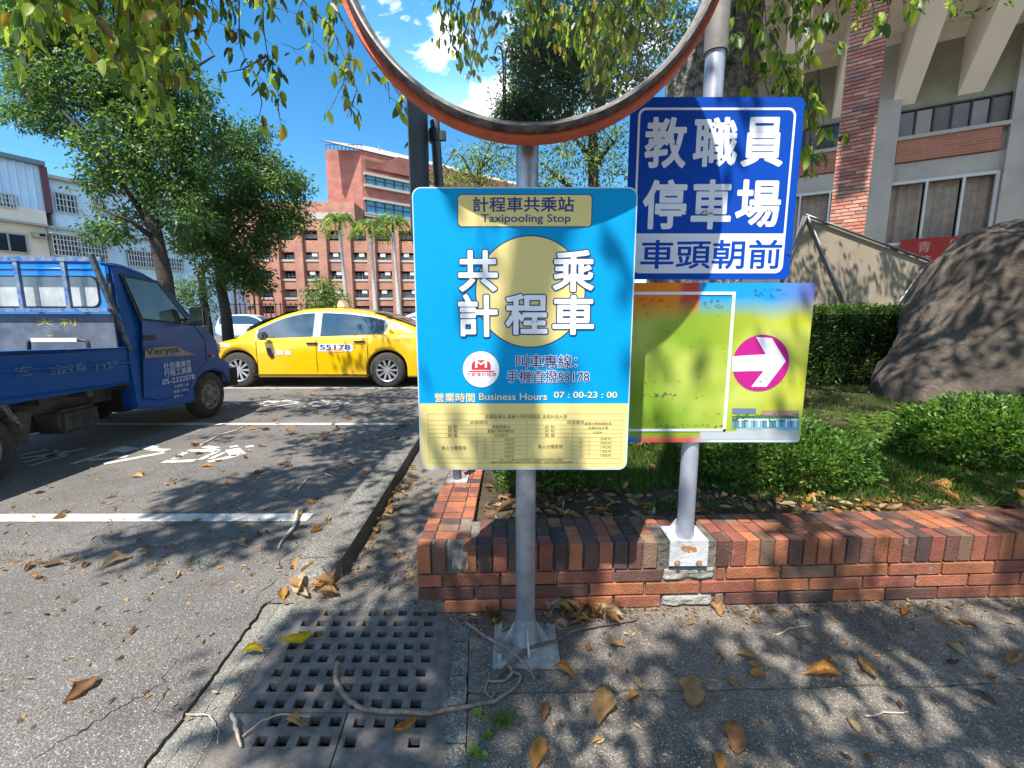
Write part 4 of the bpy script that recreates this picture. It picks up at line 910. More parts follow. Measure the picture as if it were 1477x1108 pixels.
# ------------------------------------------------------------------ generic car
def lerp(tab, x):
    for (a, b_), (c, d) in zip(tab, tab[1:]):
        if x <= c: return b_ + (d - b_) * ((x - a) / (c - a)) if c > a else d
    return tab[-1][1]
def smooth_tab(tab, n=80):
    xs_ = np.linspace(tab[0][0], tab[-1][0], n); ys = np.array([lerp(tab, x) for x in xs_])
    for _ in range(3): ys[1:-1] = (ys[:-2] + 2 * ys[1:-1] + ys[2:]) / 4
    return list(zip(xs_.tolist(), ys.tolist()))
def car(name, label, cat, loc, rz, P_, paint, side_vis, alloy=True, detail=True, roof_rack=False):
    root = thing(name, label, cat, loc, rz, P_.get('group'))
    xf, xk = P_['front'], P_['rear']; r = P_['r']; xa = P_['axles']; W_ = P_['w']
    zs_ = smooth_tab(P_['shoulder']); zt_ = smooth_tab(P_['top']); ww = smooth_tab(P_['width']); zr_ = P_['roof']
    base = P_.get('base', .2); Ra = r + .05
    def zb(x):
        z = base
        if x > xf - .25: z += (x - xf + .25) * .25
        if x < xk + .3: z += (xk + .3 - x) * .5
        for a in xa:
            if abs(x - a) < Ra: z = max(z, r + sqrt(Ra * Ra - (x - a) ** 2))
        return z
    X = set(np.linspace(xk, xf, 70).tolist())
    for a in xa:
        for t in np.linspace(0, pi, 15): X.add(a + Ra * .9995 * cos(t))
        X.add(a + Ra + .001); X.add(a - Ra - .001)
    X = sorted(X); b = MB(); secs = []
    for x in X:
        w = W_ * lerp(ww, x); zs = lerp(zs_, x); zt = lerp(zt_, x); z0 = min(zb(x), zs - .08)
        mz = (z0 + zs) / 2
        secs.append([(w * .72, z0), (w * .955, z0 + .0), (w * .985, z0 + .03), (w * .992, z0 + (zs - z0) * .3), (w, z0 + (zs - z0) * .62), (w * .992, zs - .10 * (zs - z0)), (w * .955, zs), (w * .86, zs + (zt - zs) * .55), (w * .5, zt - .0), (0, zt + .01)])
    n_ = len(secs[0])
    for s_ in (1, -1):
        b.add([(x, s_ * q[0], q[1]) for x, sc in zip(X, secs) for q in sc], [(i * n_ + j, i * n_ + j + 1, (i + 1) * n_ + j + 1, (i + 1) * n_ + j) for i in range(len(X) - 1) for j in range(n_ - 1)])
    for i in (0, len(X) - 1): b.face([(X[i], q[0], q[1]) for q in secs[i]] + [(X[i], -q[0], q[1]) for q in secs[i][::-1]])
    bo = b.build('body', paint, root); autosmooth(bo, 38)
    # greenhouse
    zr = smooth_tab(zr_, 60); xg = np.linspace(zr[0][0], zr[-1][0], 48); tum = P_.get('tum', .32)
    def yb(x): return W_ * lerp(ww, x) * .93
    def ysd(x, z): return yb(x) - tum * (z - lerp(zs_, x)) - .03 * max(0, z - lerp(zs_, x))
    g_ = MB(); sec2 = []
    for x in xg:
        zs = lerp(zs_, x) - .01; zt = max(lerp(zr, x), zs + .005); h = zt - zs; yt = ysd(x, zt - .05 * min(1, h / .3)); zz_ = zt - .06 * min(1, h / .3)
        sec2.append([(yb(x), zs), (yt, zz_), (yt - .035, zt - .025 * min(1, h / .3)), (yt * .7, zt), (yt * .35, zt + .012), (0, zt + .016)])
    k_ = 6
    for s_ in (1, -1):
        g_.add([(x, s_ * q[0], q[1]) for x, sc in zip(xg, sec2) for q in sc], [(i * k_ + j, i * k_ + j + 1, (i + 1) * k_ + j + 1, (i + 1) * k_ + j) for i in range(len(xg) - 1) for j in range(k_ - 1)])
    go = g_.build('roof', paint, root); autosmooth(go, 50)
    gl = P_['glass_mat']
    def patch(x0, x1, zl, zu, off, nm, m, s_, parent=None, n=14):
        q = MB()
        def fn(u, v):
            x = x0 + (x1 - x0) * u; a, c = zl(x), zu(x); c = max(c, a + .004); z = a + (c - a) * v; return (x, s_ * (ysd(x, z) + off), z)
        q.grid(fn, n, 4); return q.build(nm, m, parent or root, smooth=True, recalc=False)
    up = lambda x: lerp(zr, x) - P_.get('header', .095); lo_ = lambda x: lerp(zs_, x) + .018
    trim = P_.get('trim')
    for s_ in (1, -1):
        x0, x1 = P_['dlo']
        tr_ = patch(x0 - .05, x1 + .05, lambda x: lo_(x) - .014, lambda x: up(x) + .016, .004, 'window_trim', trim or M_black, s_)
        xx = P_['pillars']; edges = [x0] + [v for p in xx for v in p] + [x1]
        for i in range(0, len(edges), 2): patch(edges[i], edges[i + 1], lo_, up, .009, 'side_window', gl, s_, tr_)
    # screens
    for nm, (xa_, xb_2) in (('windscreen', P_['screen']), ('rear_window', P_['backlight'])):
        q = MB()
        def fn(u, v):
            x = xa_ + (xb_2 - xa_) * u; zt = lerp(zr, x); yt = (ysd(x, zt - .05) - .06); t = v * 2 - 1; return (x + (.006 if nm == 'windscreen' else -.006), t * yt, zt + .016 * (1 - t * t) + .012)
        q.grid(fn, 10, 8); q.build(nm, gl, root, smooth=True, recalc=False)
    # dark underside and wheel wells
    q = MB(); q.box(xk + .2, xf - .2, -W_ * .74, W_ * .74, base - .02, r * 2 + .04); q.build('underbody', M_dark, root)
    for a in xa:
        for s_ in (1, -1): wheel(root, a, s_ * (W_ - .115), r, s_, alloy, .2)
    # lamps, plates
    zl_ = lerp(zs_, xf - .1)
    for s_ in (1, -1):
        w = W_ * lerp(ww, xf - .12)
        q = MB(); q.box(xf - .30, xf - .03, s_ * w * .78 - .13, s_ * w * .78 + .16 * s_ * 0 + .13, zl_ - .17, zl_ - .07); q.build('headlight', mat('lamp_clear', (.55, .56, .58), .1, .3), root, bevel=.02)
        w = W_ * lerp(ww, xk + .1); zz_ = lerp(zs_, xk + .1)
        q = MB(); q.box(xk - .01, xk + .22, s_ * w * .8 - .12, s_ * w * .8 + .12, zz_ - .20, zz_ - .05); q.build('tail_lamp', mat('lamp_red', (.3, .01, .01), .2), root, bevel=.02)
    # door seams, handles, mirrors on both sides
    def sideY(x, f_):                        # f_ = height fraction of the section
        w = W_ * lerp(ww, x); return w
    for s_ in (1, -1):
        for xd in P_['seams']:
            q = MB(); zs = lerp(zs_, xd); q.grid(lambda u, v: (xd + (.009 * v - .0045) + P_.get('lean', 0) * (u - .6) * .12, s_ * (W_ * lerp(ww, xd) * (.990 + .010 * sin(pi * min(1, u * .8))) + .003), base + .10 + (zs - base - .12) * u), 10, 1); q.build('door_seam', M_dark, root, recalc=False)
        for xh in P_['handles']:
            zh = lerp(zs_, xh) - .10; q = MB(); q.box(xh - .11, xh + .09, s_ * W_ * .99 - .018, s_ * W_ * .99 + .028, zh - .016, zh + .014); q.build('door_handle', P_.get('handle_mat', M_black), root, bevel=.008)
        xm = P_['mirror']; zm_ = lerp(zs_, xm) + .04
        q = MB(); q.box(xm - .06, xm + .07, s_ * (W_ + .10) - .08, s_ * (W_ + .10) + .08, zm_ - .05, zm_ + .09); q.build('wing_mirror', P_.get('mirror_mat', paint), root, bevel=.03)
    return root, ysd, zs_
M_cg = mat('car_glass', (.02, .045, .075), .04, 0, (.05, .10, .16), 1.2, spec=.8, coat=.2)
M_yel = mat('taxi_yellow', (.78, .46, .0), .25, 0, (.74, .43, .0), 2, coat=.9, spec=.6)
sedan = dict(front=.95 + 1.35, rear=-1.35 - .98, r=.318, axles=(1.35, -1.35), w=.89, base=.19,
    shoulder=[(-2.33, .80), (-2.2, .93), (-1.5, .955), (-.6, .925), (.5, .885), (1.0, .865), (1.5, .82), (1.95, .73), (2.2, .62), (2.3, .52)],
    top=[(-2.33, .86), (-2.2, 1.03), (-1.75, 1.07), (-.6, 1.02), (.6, .98), (.95, .965), (1.5, .90), (1.95, .80), (2.2, .68), (2.3, .56)],
    width=[(-2.33, .72), (-2.24, .86), (-1.9, .96), (-1.0, 1.0), (1.3, 1.0), (1.8, .96), (2.1, .86), (2.24, .74), (2.3, .60)],
    roof=[(-1.98, 1.05), (-1.6, 1.20), (-1.15, 1.345), (-.7, 1.415), (-.2, 1.44), (.2, 1.425), (.55, 1.34), (1.0, 1.14), (1.35, .93)],
    dlo=(-1.30, .98), pillars=[(-.17, -.03)], screen=(.42, 1.24), backlight=(-1.85, -1.05), glass_mat=M_cg, seams=(.98, -.10, -1.02), handles=(-.02, -.88), mirror=.78,
    mirror_mat=mat('mirror_shell', (.10, .10, .1), .3, .3), trim=mat('bright_trim', (.4, .41, .43), .35, .7), tum=.36)
sedan['pillars'] = [(-.16, -.02)]
TXC = Vector((-3.60, 8.60, 0))
taxi, ysd, zss = car('taxi', 'bright yellow taxi saloon parked beyond the blue truck', 'taxi', TXC, pi - .01, sedan, M_yel, 1)
def tside2(body, x0, z0, x1, z1, m, off, k, nm='lettering'):
    return lettering(body, (0, .89 + k, 0), (-1, 0, 0), (0, 0, 1), (-x0, z0, -x1, z1), m, taxi, offset=off, name=nm)
def dec(poly, m, k, nm='decal'): b = MB(); b.face([(x, .89 + k, z) for x, z in poly]); return b.build(nm, m, taxi, recalc=False)
M_dw = mat('decal_white', (.70, .72, .8), .4)
def rp(x0, x1, z0, z1, r_=.03): return rrect(x0, x1, z0, z1, r_)
dec(rp(-.76, -.14, .66, .79), M_dw, .004); tside2('55178', -.17, .69, -.72, .78, M_blu, .03, .006)
dec([(-.30, .63), (-.60, .655), (-.62, .72), (-.26, .70)], mat('decal_orange', (.75, .40, .2), .5), .005, 'envelope_print')
tside2('大都會', .76, .59, .34, .68, M_dw, .03, .005); dec([(.80, .72), (.72, .72), (.66, .55), (.72, .52), (.78, .60)], mat('decal_brown', (.12, .03, .03), .5), .006, 'figure_print')
dec(rp(1.42, 2.02, .74, .80, .025), M_dw, .001 - .015)
tside2('大車隊', 1.95, .755, 1.55, .785, M_yel, .0, -.010)
tside2('TDJ-8186', -1.48, .845, -1.80, .875, M_blu, .0, -.01)
b = MB(); b.prism([(-.36, -.14, 1.455), (-.20, -.14, 1.455), (-.25, -.11, 1.60), (-.31, -.11, 1.60)], (0, .28, 0)); b.build('roof_lamp', mat('lamp_orange', (.85, .45, .15), .4, 0, (.85, .8, .7), 12), taxi, bevel=.02)
b = MB(); b.box(-1.1, 1.1, .88, .895, .225, .245); b.build('sill_line', M_dark, taxi)
# silver people carrier
van = dict(sedan); van.update(front=2.2, rear=-2.2, r=.32, axles=(1.32, -1.32), w=.85, base=.2,
    shoulder=[(-2.2, .80), (-2.0, .97), (0, .97), (1.2, .92), (1.8, .84), (2.1, .7), (2.2, .55)], top=[(-2.2, .95), (-2.0, 1.06), (0, 1.05), (1.1, 1.03), (1.6, .95), (2.0, .82), (2.2, .62)],
    width=[(-2.2, .88), (-1.9, 1), (1.6, 1), (2.0, .9), (2.2, .7)], roof=[(-2.12, 1.05), (-2.0, 1.5), (-1.4, 1.61), (-.4, 1.64), (.2, 1.6), (.7, 1.42), (1.35, .99)],
    dlo=(-1.85, 1.0), pillars=[(-1.16, -1.10), (-.12, -.05)], screen=(.5, 1.3), backlight=(-2.1, -2.02), seams=(.9, -.1, -1.1), handles=(0, -1.0), mirror=.85, trim=M_black, tum=.26,
    glass_mat=mat('van_glass', (.03, .06, .11), .05, spec=.8))
M_sil = mat('silver_blue_paint', (.52, .58, .68), .35, .1, coat=.5)
vc = G(329, 489)
car('people_carrier', 'silver blue people carrier parked far behind the taxi bonnet', 'van', (vc.x + 1.32, vc.y + .85, 0), 0, van, M_sil, -1)
suv = dict(van); suv.update(roof=[(-2.12, 1.0), (-1.9, 1.36), (-1.3, 1.50), (-.4, 1.53), (.2, 1.5), (.7, 1.35), (1.35, .99)], glass_mat=mat('suv_glass', (.08, .12, .18), .05, spec=.9), trim=mat('bright_trim', (.5, .5, .5)))
car('estate_car', 'silver car behind the taxi boot, half hidden by the taxi board', 'car', (-2.0, 11.6, 0), pi, dict(suv, dlo=(-1.85, 1.0)), mat('pearl_silver', (.62, .66, .70), .3, .3, coat=.5), 1)
car('dark_saloon', 'dark saloon car showing only its roof behind the taxi bonnet', 'car', (-10.4, 21.5, 0), 0, dict(sedan), mat('black_paint', (.02, .022, .028), .3, coat=.5), -1)
# ================================================================== BUILDINGS
class Frame:
    def __init__(s, P0, u, up=Vector((0, 0, 1))):
        s.P = Vector(P0); s.u = Vector(u).normalized(); s.n = Vector((s.u.y, -s.u.x, 0))      # n: to the right of u seen from above
        if s.n.dot(EYE - s.P) < 0: s.n = -s.n
    def px(s, x, y, d=0.): w = hit(x, y, s.P + s.n * d, s.n); return ((w - s.P).dot(s.u), w.z)
    def w(s, a, z, d=0.): return s.P + s.u * a + s.n * d + Vector((0, 0, z - s.P.z))
    def box(s, mb, a0, a1, z0, z1, d0, d1, mi=0):
        pts = [s.w(a, z, d) for z in (z0, z1) for d in (d0, d1) for a in (a0, a1)]
        return mb.add(pts, [(0, 2, 3, 1), (4, 5, 7, 6), (0, 1, 5, 4), (2, 6, 7, 3), (0, 4, 6, 2), (1, 3, 7, 5)], mi)
def brick_tex(name, c1, c2, cm, scale=1., bw=.24, bh=.07, patchy=.35):
    m = bpy.data.materials.new(name); m.use_nodes = True; t = m.node_tree; L = t.links.new; b = t.nodes['Principled BSDF']; b.inputs['Roughness'].default_value = .8
    tcn = N(t, 'ShaderNodeTexCoord'); sp_ = N(t, 'ShaderNodeSeparateXYZ'); L(tcn.outputs['Object'], sp_.inputs[0]); cb = N(t, 'ShaderNodeCombineXYZ')
    a_ = N(t, 'ShaderNodeMath', operation='ADD'); L(sp_.outputs[0], a_.inputs[0]); L(sp_.outputs[1], a_.inputs[1]); L(a_.outputs[0], cb.inputs[0]); L(sp_.outputs[2], cb.inputs[1])
    br = N(t, 'ShaderNodeTexBrick'); br.inputs['Color1'].default_value = (*c1, 1); br.inputs['Color2'].default_value = (*c2, 1); br.inputs['Mortar'].default_value = (*cm, 1)
    br.inputs['Scale'].default_value = 1; br.inputs['Brick Width'].default_value = bw; br.inputs['Row Height'].default_value = bh; br.inputs['Mortar Size'].default_value = .012 * scale; br.inputs['Bias'].default_value = -.2
    L(cb.outputs[0], br.inputs['Vector'])
    n = N(t, 'ShaderNodeTexNoise'); n.inputs['Scale'].default_value = .6; n.inputs['Detail'].default_value = 9; L(tcn.outputs['Object'], n.inputs[0])
    mr_ = N(t, 'ShaderNodeMapRange'); mr_.inputs[1].default_value = .3; mr_.inputs[2].default_value = .7; mr_.inputs[3].default_value = 1 - patchy; mr_.inputs[4].default_value = 1 + patchy * .5; L(n.outputs[0], mr_.inputs[0])
    x = N(t, 'ShaderNodeMixRGB', blend_type='MULTIPLY'); x.inputs[0].default_value = 1; L(br.outputs[0], x.inputs[1]); L(mr_.outputs[0], x.inputs[2]); L(x.outputs[0], b.inputs['Base Color']); return m
# ---------------- far red brick building
M_fb = brick_tex('far_brick', (.35, .14, .09), (.44, .19, .125), (.48, .31, .24), 1.2, .45, .16, .25)
M_fb2 = brick_tex('far_brick_tower', (.33, .115, .085), (.42, .15, .11), (.40, .22, .17), 1, .45, .16, .3)
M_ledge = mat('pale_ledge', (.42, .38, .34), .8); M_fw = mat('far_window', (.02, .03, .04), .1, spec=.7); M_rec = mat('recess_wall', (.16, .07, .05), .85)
FB = Frame(PY(365, 445, 60) , (1, .05, 0)); rb = thing('brick_building', 'long four storey red brick building with deep window bays behind the palms', 'building', FB.w(0, 0))
def fx(p, d=0.): return FB.px(p, 400, d)[0]
def fz(p, x=420, d=0.): return FB.px(x, p, d)[1]
zr = [fz(320), fz(345), fz(356), fz(366), fz(378), fz(388), fz(397), fz(412), fz(418), fz(428), fz(437), fz(470)]
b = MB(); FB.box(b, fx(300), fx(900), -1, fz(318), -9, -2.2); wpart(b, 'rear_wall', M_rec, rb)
b = MB(); FB.box(b, fx(180), fx(365), -1, fz(328), -9, .2); FB.box(b, fx(180), fx(300), fz(328), fz(322), -9, .0)
wpart(b, 'end_wall', M_fb, rb)
b = MB(); FB.box(b, fx(362), fx(900), fz(345) + 1.2, fz(318), -9, .0); wpart(b, 'parapet', M_fb, rb)
bays = [365 + 34.5 * i for i in range(0, 14)]
storeys = [(333, 346), (363, 377), (390, 405), (417, 432), (441, 452)]
for i, px_ in enumerate(bays):
    b = MB(); FB.box(b, fx(px_) - .55, fx(px_) + .55, -1, fz(345) + 1.2, -2.2, .25); wpart(b, 'pier', M_fb, rb)
    if px_ > 820: continue
    c0, c1 = fx(px_) + .55, fx(px_ + 34.5) - .55
    for j, (ya, yb_) in enumerate(storeys):
        zt_, zb_ = fz(ya), fz(yb_)
        nxt = fz(storeys[j + 1][0]) if j + 1 < len(storeys) else -1
        b = MB(); FB.box(b, c0, c1, nxt, zb_ - .0, -2.2, -.3); FB.box(b, c0, c1, zb_, zb_ + .28, -2.2, -.2, 1) if 0 < j < 4 else None
        wpart(b, 'spandrel', [M_fb, M_ledge], rb)
        b = MB(); wz0, wz1 = zb_ + .35, min(zt_ - .25, zb_ + 1.75)
        dd = -1.2 if i < 2 else -.9
        FB.box(b, c0 + .05, c1 - .05, wz0, wz1, dd - .1, dd); wo_ = wpart(b, 'window', random.choice([M_fw, M_fw, mat('far_window_blue', (.08, .13, .17), .1, spec=.7), mat('far_window_blind', (.26, .27, .26), .4)]), rb)
        b = MB(); n_ = 4
        for q in range(n_ + 1): FB.box(b, c0 + (c1 - c0 - .1) * q / n_, c0 + (c1 - c0 - .1) * q / n_ + .1, wz0, wz1, dd, dd + .05)
        FB.box(b, c0, c1, wz1 - .5, wz1 - .42, dd + .051, dd + .08); o = wpart(b, 'frame', mat('far_frame', (.32, .35, .38), .6), rb); 
        if i >= 2 and j in (1, 2, 3):
            b = MB(); o_ = random.uniform(.4, 1.6); FB.box(b, c0 + o_, c0 + o_ + .7, wz1 - .3, wz1 + .2, dd, dd + .5); wpart(b, 'air_conditioner', mat('ac_white', (.6, .6, .58), .6), rb)
for (px_, ya, yb_, w_) in ((404, 372, 381, 4), (407, 399, 408, 4), (411, 427, 435, 4), (376, 405, 414, 17), (378, 432, 438, 17)):
    pass
for (x0_, x1_, ya, yb_) in ((402, 407, 372, 382), (406, 410, 399, 409)): pass
for (x0_, x1_, ya, yb_) in ((346, 352, 372, 383), (348, 353, 400, 409), (345, 362, 432, 438), (310, 330, 404, 414), (310, 332, 430, 438)):
    b = MB(); FB.box(b, FB.px(x0_, 400)[0], FB.px(x1_, 400)[0], fz(yb_), fz(ya), .2, .24); wpart(b, 'window', M_fw, rb)
    b = MB(); FB.box(b, FB.px(x0_, 400)[0] - .15, FB.px(x1_, 400)[0] + .15, fz(yb_) - .3, fz(yb_), .2, .5); wpart(b, 'sill', M_ledge, rb)
# set-back top block
F2 = Frame(FB.w(0, 0, -8), FB.u)
b = MB(); F2.box(b, F2.px(300, 400)[0], F2.px(511, 300)[0], 4, F2.px(480, 291)[1], -10, 0); wpart(b, 'upper_block', M_fb, rb)
b = MB()
for (a, c) in ((447, 474), (479, 507)):
    F2.box(b, F2.px(a, 310)[0], F2.px(c, 310)[0], F2.px(480, 317)[1], F2.px(480, 307)[1], .0, .1)
wpart(b, 'roof_opening', M_ledge, rb)
# tower
F3 = Frame(PY(525, 300, 74), (1, 0, 0))
tw = thing('brick_tower', 'tall red brick tower with blue ribbon windows and slanting roof', 'building', F3.w(0, 0))
A = PY(474, 300, 74); Bc = PY(524, 300, 74); topz = PY(474, 216, 74).z
ur = Vector((.80, .60, 0)); FR = Frame(F3.w(F3.px(524, 300)[0], 0), ur)
b = MB()
p0 = Vector((A.x, 74, 0)); p1 = Vector((Bc.x, 74, 0)); p2 = p1 + ur * 70; p3 = p0 + ur * 74 + Vector((-8, 14, 0))
ztp = [PY(474, 216, 74).z, PY(524, 217, 74).z, FR.px(900, 330)[1] if False else PY(524, 217, 74).z - 3, topz - 3]
b.add([p0, p1, p2, p3, p0 + Vector((0, 0, ztp[0])), p1 + Vector((0, 0, ztp[1])), p2 + Vector((0, 0, ztp[1])), p3 + Vector((0, 0, ztp[0]))], [(0, 1, 5, 4), (1, 2, 6, 5), (2, 3, 7, 6), (3, 0, 4, 7), (4, 5, 6, 7)])
wpart(b, 'wall', M_fb2, tw)
def ribbon(ya, yb_, m, d=.15, x0=526, x1=596, nm='ribbon_window'):
    a0, zt_ = FR.px(x0, ya); z0 = FR.px(x0, yb_)[1]; a1 = FR.px(x1 - 2, 300)[0] + 35
    b = MB(); FR.box(b, a0, a1, z0, zt_, .0, d); o = wpart(b, nm, m, tw); b = MB()
    for q in range(40): s_ = a0 + q * 1.6; FR.box(b, s_, s_ + .22, z0, zt_, d, d + .12)
    FR.box(b, a0, a1, z0 + (zt_ - z0) * .55, z0 + (zt_ - z0) * .62, d, d + .1)
    o2 = wpart(b, 'mullions', mat('dark_mullion', (.05, .06, .08), .6), tw); b = MB()
    FR.box(b, a0 - .2, a1, zt_, zt_ + .4, .0, d + .4); FR.box(b, a0 - .2, a1, z0 - .4, z0, .0, d + .4); wpart(b, 'ledge', M_ledge, tw)
M_rw = mat('blue_window', (.03, .20, .30), .15, 0, (.10, .35, .45), 1.5, spec=.8)
ribbon(253, 266, M_rw); ribbon(289, 307, M_rw); ribbon(312.5, 316, M_rw)
b = MB(); a0, zt_ = FR.px(522, 229); z0 = FR.px(524, 248)[1]; FR.box(b, a0 + .5, a0 + 9, z0 + .6, zt_, .0, .08); wpart(b, 'loggia', M_rec, tw)
q0 = p1 + ur * -4 + Vector((0, 0, ztp[1])); 
b = MB(); zz1 = FR.px(545, 224)[1]
b.prism([FR.w(-6, ztp[1] + .1, .2), FR.w(60, ztp[1] + .1, .2), FR.w(60, ztp[1] + 3.0, -6), FR.w(4, ztp[1] + 3.2, -6)], FR.n * -.5); wpart(b, 'slanted_roof', mat('roof_pale', (.30, .27, .25), .7, 0, (.42, .39, .36), 1), tw)
b = MB(); b.prism([FR.w(1, ztp[1] - 2.6, .3), FR.w(60, ztp[1] - 2.6, .3), FR.w(60, ztp[1] + .05, .6), FR.w(6, ztp[1] + .05, .6)], FR.n * .3); wpart(b, 'roof_fascia', M_fb2, tw)
c = PY(547, 212, 80); b = MB(); b.tube([(c.x, c.y, topz - 1), (c.x, c.y, topz + 3.2)], .12, 6); b.tube([(c.x + 1, c.y, topz - 1), (c.x + 1, c.y, topz + 1.8)], .3, 8); b.tube([(c.x - 3, c.y, topz + .5), (c.x + 5, c.y, topz + .5)], .08, 6); wpart(b, 'antenna', M_steel, tw)
b = MB()
for q in range(10): s_ = p0 + (p1 - p0) * (q / 9); b.tube([s_ + Vector((0, .4, topz)), s_ + Vector((0, .4, topz + .9))], .05, 4)
b.tube([p0 + Vector((0, .4, topz + .9)), p1 + Vector((0, .4, topz + .9))], .05, 4); wpart(b, 'roof_railing', M_dark, tw)
# ---------------- left apartment row
LP = PY(90, 445, 28.6); FL = Frame((LP.x, LP.y, 0), (.48, .877, 0))
lb = thing('apartment_row', 'cream and pale blue corrugated building with barred windows, left behind the trees', 'building', FL.w(0, 0))
def L2(px, py, d=0.): return FL.px(px, py, d)
M_cr = mat('cream_render', (.78, .68, .54), .8, 0, (.84, .75, .62), 1.5); M_cy = mat('ochre_render', (.55, .44, .25), .8, 0, (.62, .52, .33), 2); M_lb = mat('pale_blue_render', (.50, .68, .74), .8, 0, (.56, .74, .80), 2)
M_cor = mat('corrugated_blue', (.50, .68, .82), .5, .1, (.58, .74, .86), 2)
s_l = L2(-200, 300)[0]; s_mid = L2(62, 300)[0]; s_r = L2(330, 400)[0]
z_rf = (L2(0, 229)[1] + L2(50, 240)[1]) / 2; z_c0 = L2(62, 305)[1]; z_b1 = L2(62, 325)[1]
b = MB(); FL.box(b, s_l, s_mid, 0, z_b1, -8, 0); wpart(b, 'lower_wall', M_cr, lb)
b = MB(); FL.box(b, s_l, s_mid, z_b1, z_c0, -8, .35); wpart(b, 'cream_band', M_cr, lb)
b = MB(); FL.box(b, s_l, s_mid, z_b1 - .12, z_b1, .0, .5); wpart(b, 'ledge', M_ledge, lb)
b = MB(); FL.box(b, s_l, s_mid, z_c0, z_rf, -8, .3); k_ = 0; s_ = s_l
while s_ < s_mid - .1: b.prism([FL.w(s_, z_c0, .3), FL.w(s_ + .06, z_c0, .38), FL.w(s_ + .14, z_c0, .38), FL.w(s_ + .2, z_c0, .3)], (0, 0, z_rf - z_c0)); s_ += .36
wpart(b, 'corrugated_cladding', M_cor, lb)
b = MB(); FL.box(b, s_l, s_mid + .2, z_rf, z_rf + .25, -8, .7); wpart(b, 'roof_edge', mat('roof_trim', (.12, .2, .22), .6), lb)
b = MB(); FL.box(b, s_mid, s_mid + .32, z_c0 - .1, z_rf, .0, .45); wpart(b, 'downpipe', mat('maroon', (.13, .04, .05), .5), lb)
z_r2 = L2(130, 262)[1]; z_m = L2(100, 330)[1]
b = MB(); FL.box(b, s_mid + .33, s_r, z_m, z_rf - .6, -8, .1); wpart(b, 'upper_wall', M_cor, lb)
b = MB(); FL.box(b, s_mid + .05, s_r, 0, z_m, -8, .0); wpart(b, 'lower_wall', M_lb, lb)
b = MB(); FL.box(b, s_mid + .05, L2(160, 380)[0], 0, L2(100, 345)[1], .0, .03); wpart(b, 'painted_wall', M_cr, lb)
b = MB(); FL.box(b, s_mid + .1, s_r, z_m - .15, z_m, .0, .25); FL.box(b, s_mid + .3, s_r, z_rf - .6, z_rf - .4, -8, .5); wpart(b, 'ledge', M_ledge, lb)
def bwin(p0, p1, p2, p3, bars, cage=False):
    a0, a1 = L2(p0, p2)[0], L2(p1, p2)[0]; z1_, z0_ = L2(p0, p2)[1], L2(p0, p3)[1]; d = .36 if p0 < 62 and p3 < 310 else .12
    b = MB(); FL.box(b, a0, a1, z0_, z1_, .0, d); o = wpart(b, 'window', M_fw, lb)
    b = MB(); t = .08
    for (q0, q1, q2, q3) in ((a0, a1, z1_ - t, z1_), (a0, a1, z0_, z0_ + t), (a0, a0 + t, z0_, z1_), (a1 - t, a1, z0_, z1_), ((a0 + a1) / 2 - t / 2, (a0 + a1) / 2 + t / 2, z0_, z1_)): FL.box(b, q0, q1, q2, q3, d, d + .03 + .001 * (q1 - q0))
    wpart(b, 'frame', mat('alu_frame', (.35, .36, .36), .5), lb)
    if bars:
        b = MB(); dd = d + (.45 if cage else .12); n_ = max(6, int((a1 - a0) / .16))
        for q in range(n_ + 1): s_ = a0 + (a1 - a0) * q / n_; FL.box(b, s_ - .018, s_ + .018, z0_, z1_, dd, dd + .03)
        for q in range(4 if not cage else 5): z_ = z0_ + (z1_ - z0_) * q / (3 if not cage else 4); FL.box(b, a0, a1, z_ - .02, z_ + .02, dd + .031, dd + .06)
        if cage: FL.box(b, a0 - .1, a1 + .1, z1_, z1_ + .06, d, dd + .2)
        wpart(b, 'window_bars', mat('bar_white', (.62, .62, .6), .5), lb)
bwin(-12, 17, 278, 298, True); bwin(76, 108, 277, 305, True); bwin(-20, 36, 332, 361, False); bwin(70, 151, 338, 368, True, True); bwin(130, 150, 285, 303, True); bwin(182, 232, 360, 384, True); bwin(240, 262, 372, 390, True)
a0, z1_ = L2(44, 335); a1, z0_ = L2(64, 345)
b = MB(); FL.box(b, a0, a1, z0_, z1_, .0, .5); o = wpart(b, 'air_conditioner', mat('ac_beige', (.42, .38, .3), .6), lb); b = MB(); FL.box(b, a0 + .25, a1 - .06, z0_ + .08, z1_ - .08, .5, .53); wpart(b, 'ac_grille', M_dark, lb)
b = MB(); pz = FL.w(L2(78, 330)[0], 0, .2); b.tube([pz + Vector((0, 0, 3)), pz + Vector((0, 0, z_c0 + 1.5))], .05, 6); wpart(b, 'rain_pipe', M_ledge, lb)
wb = thing('white_shed', 'plain white wall glimpsed between the tree trunks', 'building', PY(280, 450, 48)); b = MB()
c0, c1 = PY(235, 450, 48), PY(310, 450, 48); b.box(c0.x, c1.x, 48, 54, 0, PY(270, 366, 48).z); wpart(b, 'wall', mat('lavender_white', (.6, .62, .7), .8), wb)
b = MB(); b.prism([(c0.x - .3, 47.7, PY(270, 366, 48).z), (c1.x + .3, 47.7, PY(270, 366, 48).z), (c1.x + .3, 54, PY(270, 366, 48).z + .8), (c0.x - .3, 54, PY(270, 366, 48).z + .8)], (0, 0, .15)); wpart(b, 'roof', M_ledge, wb)
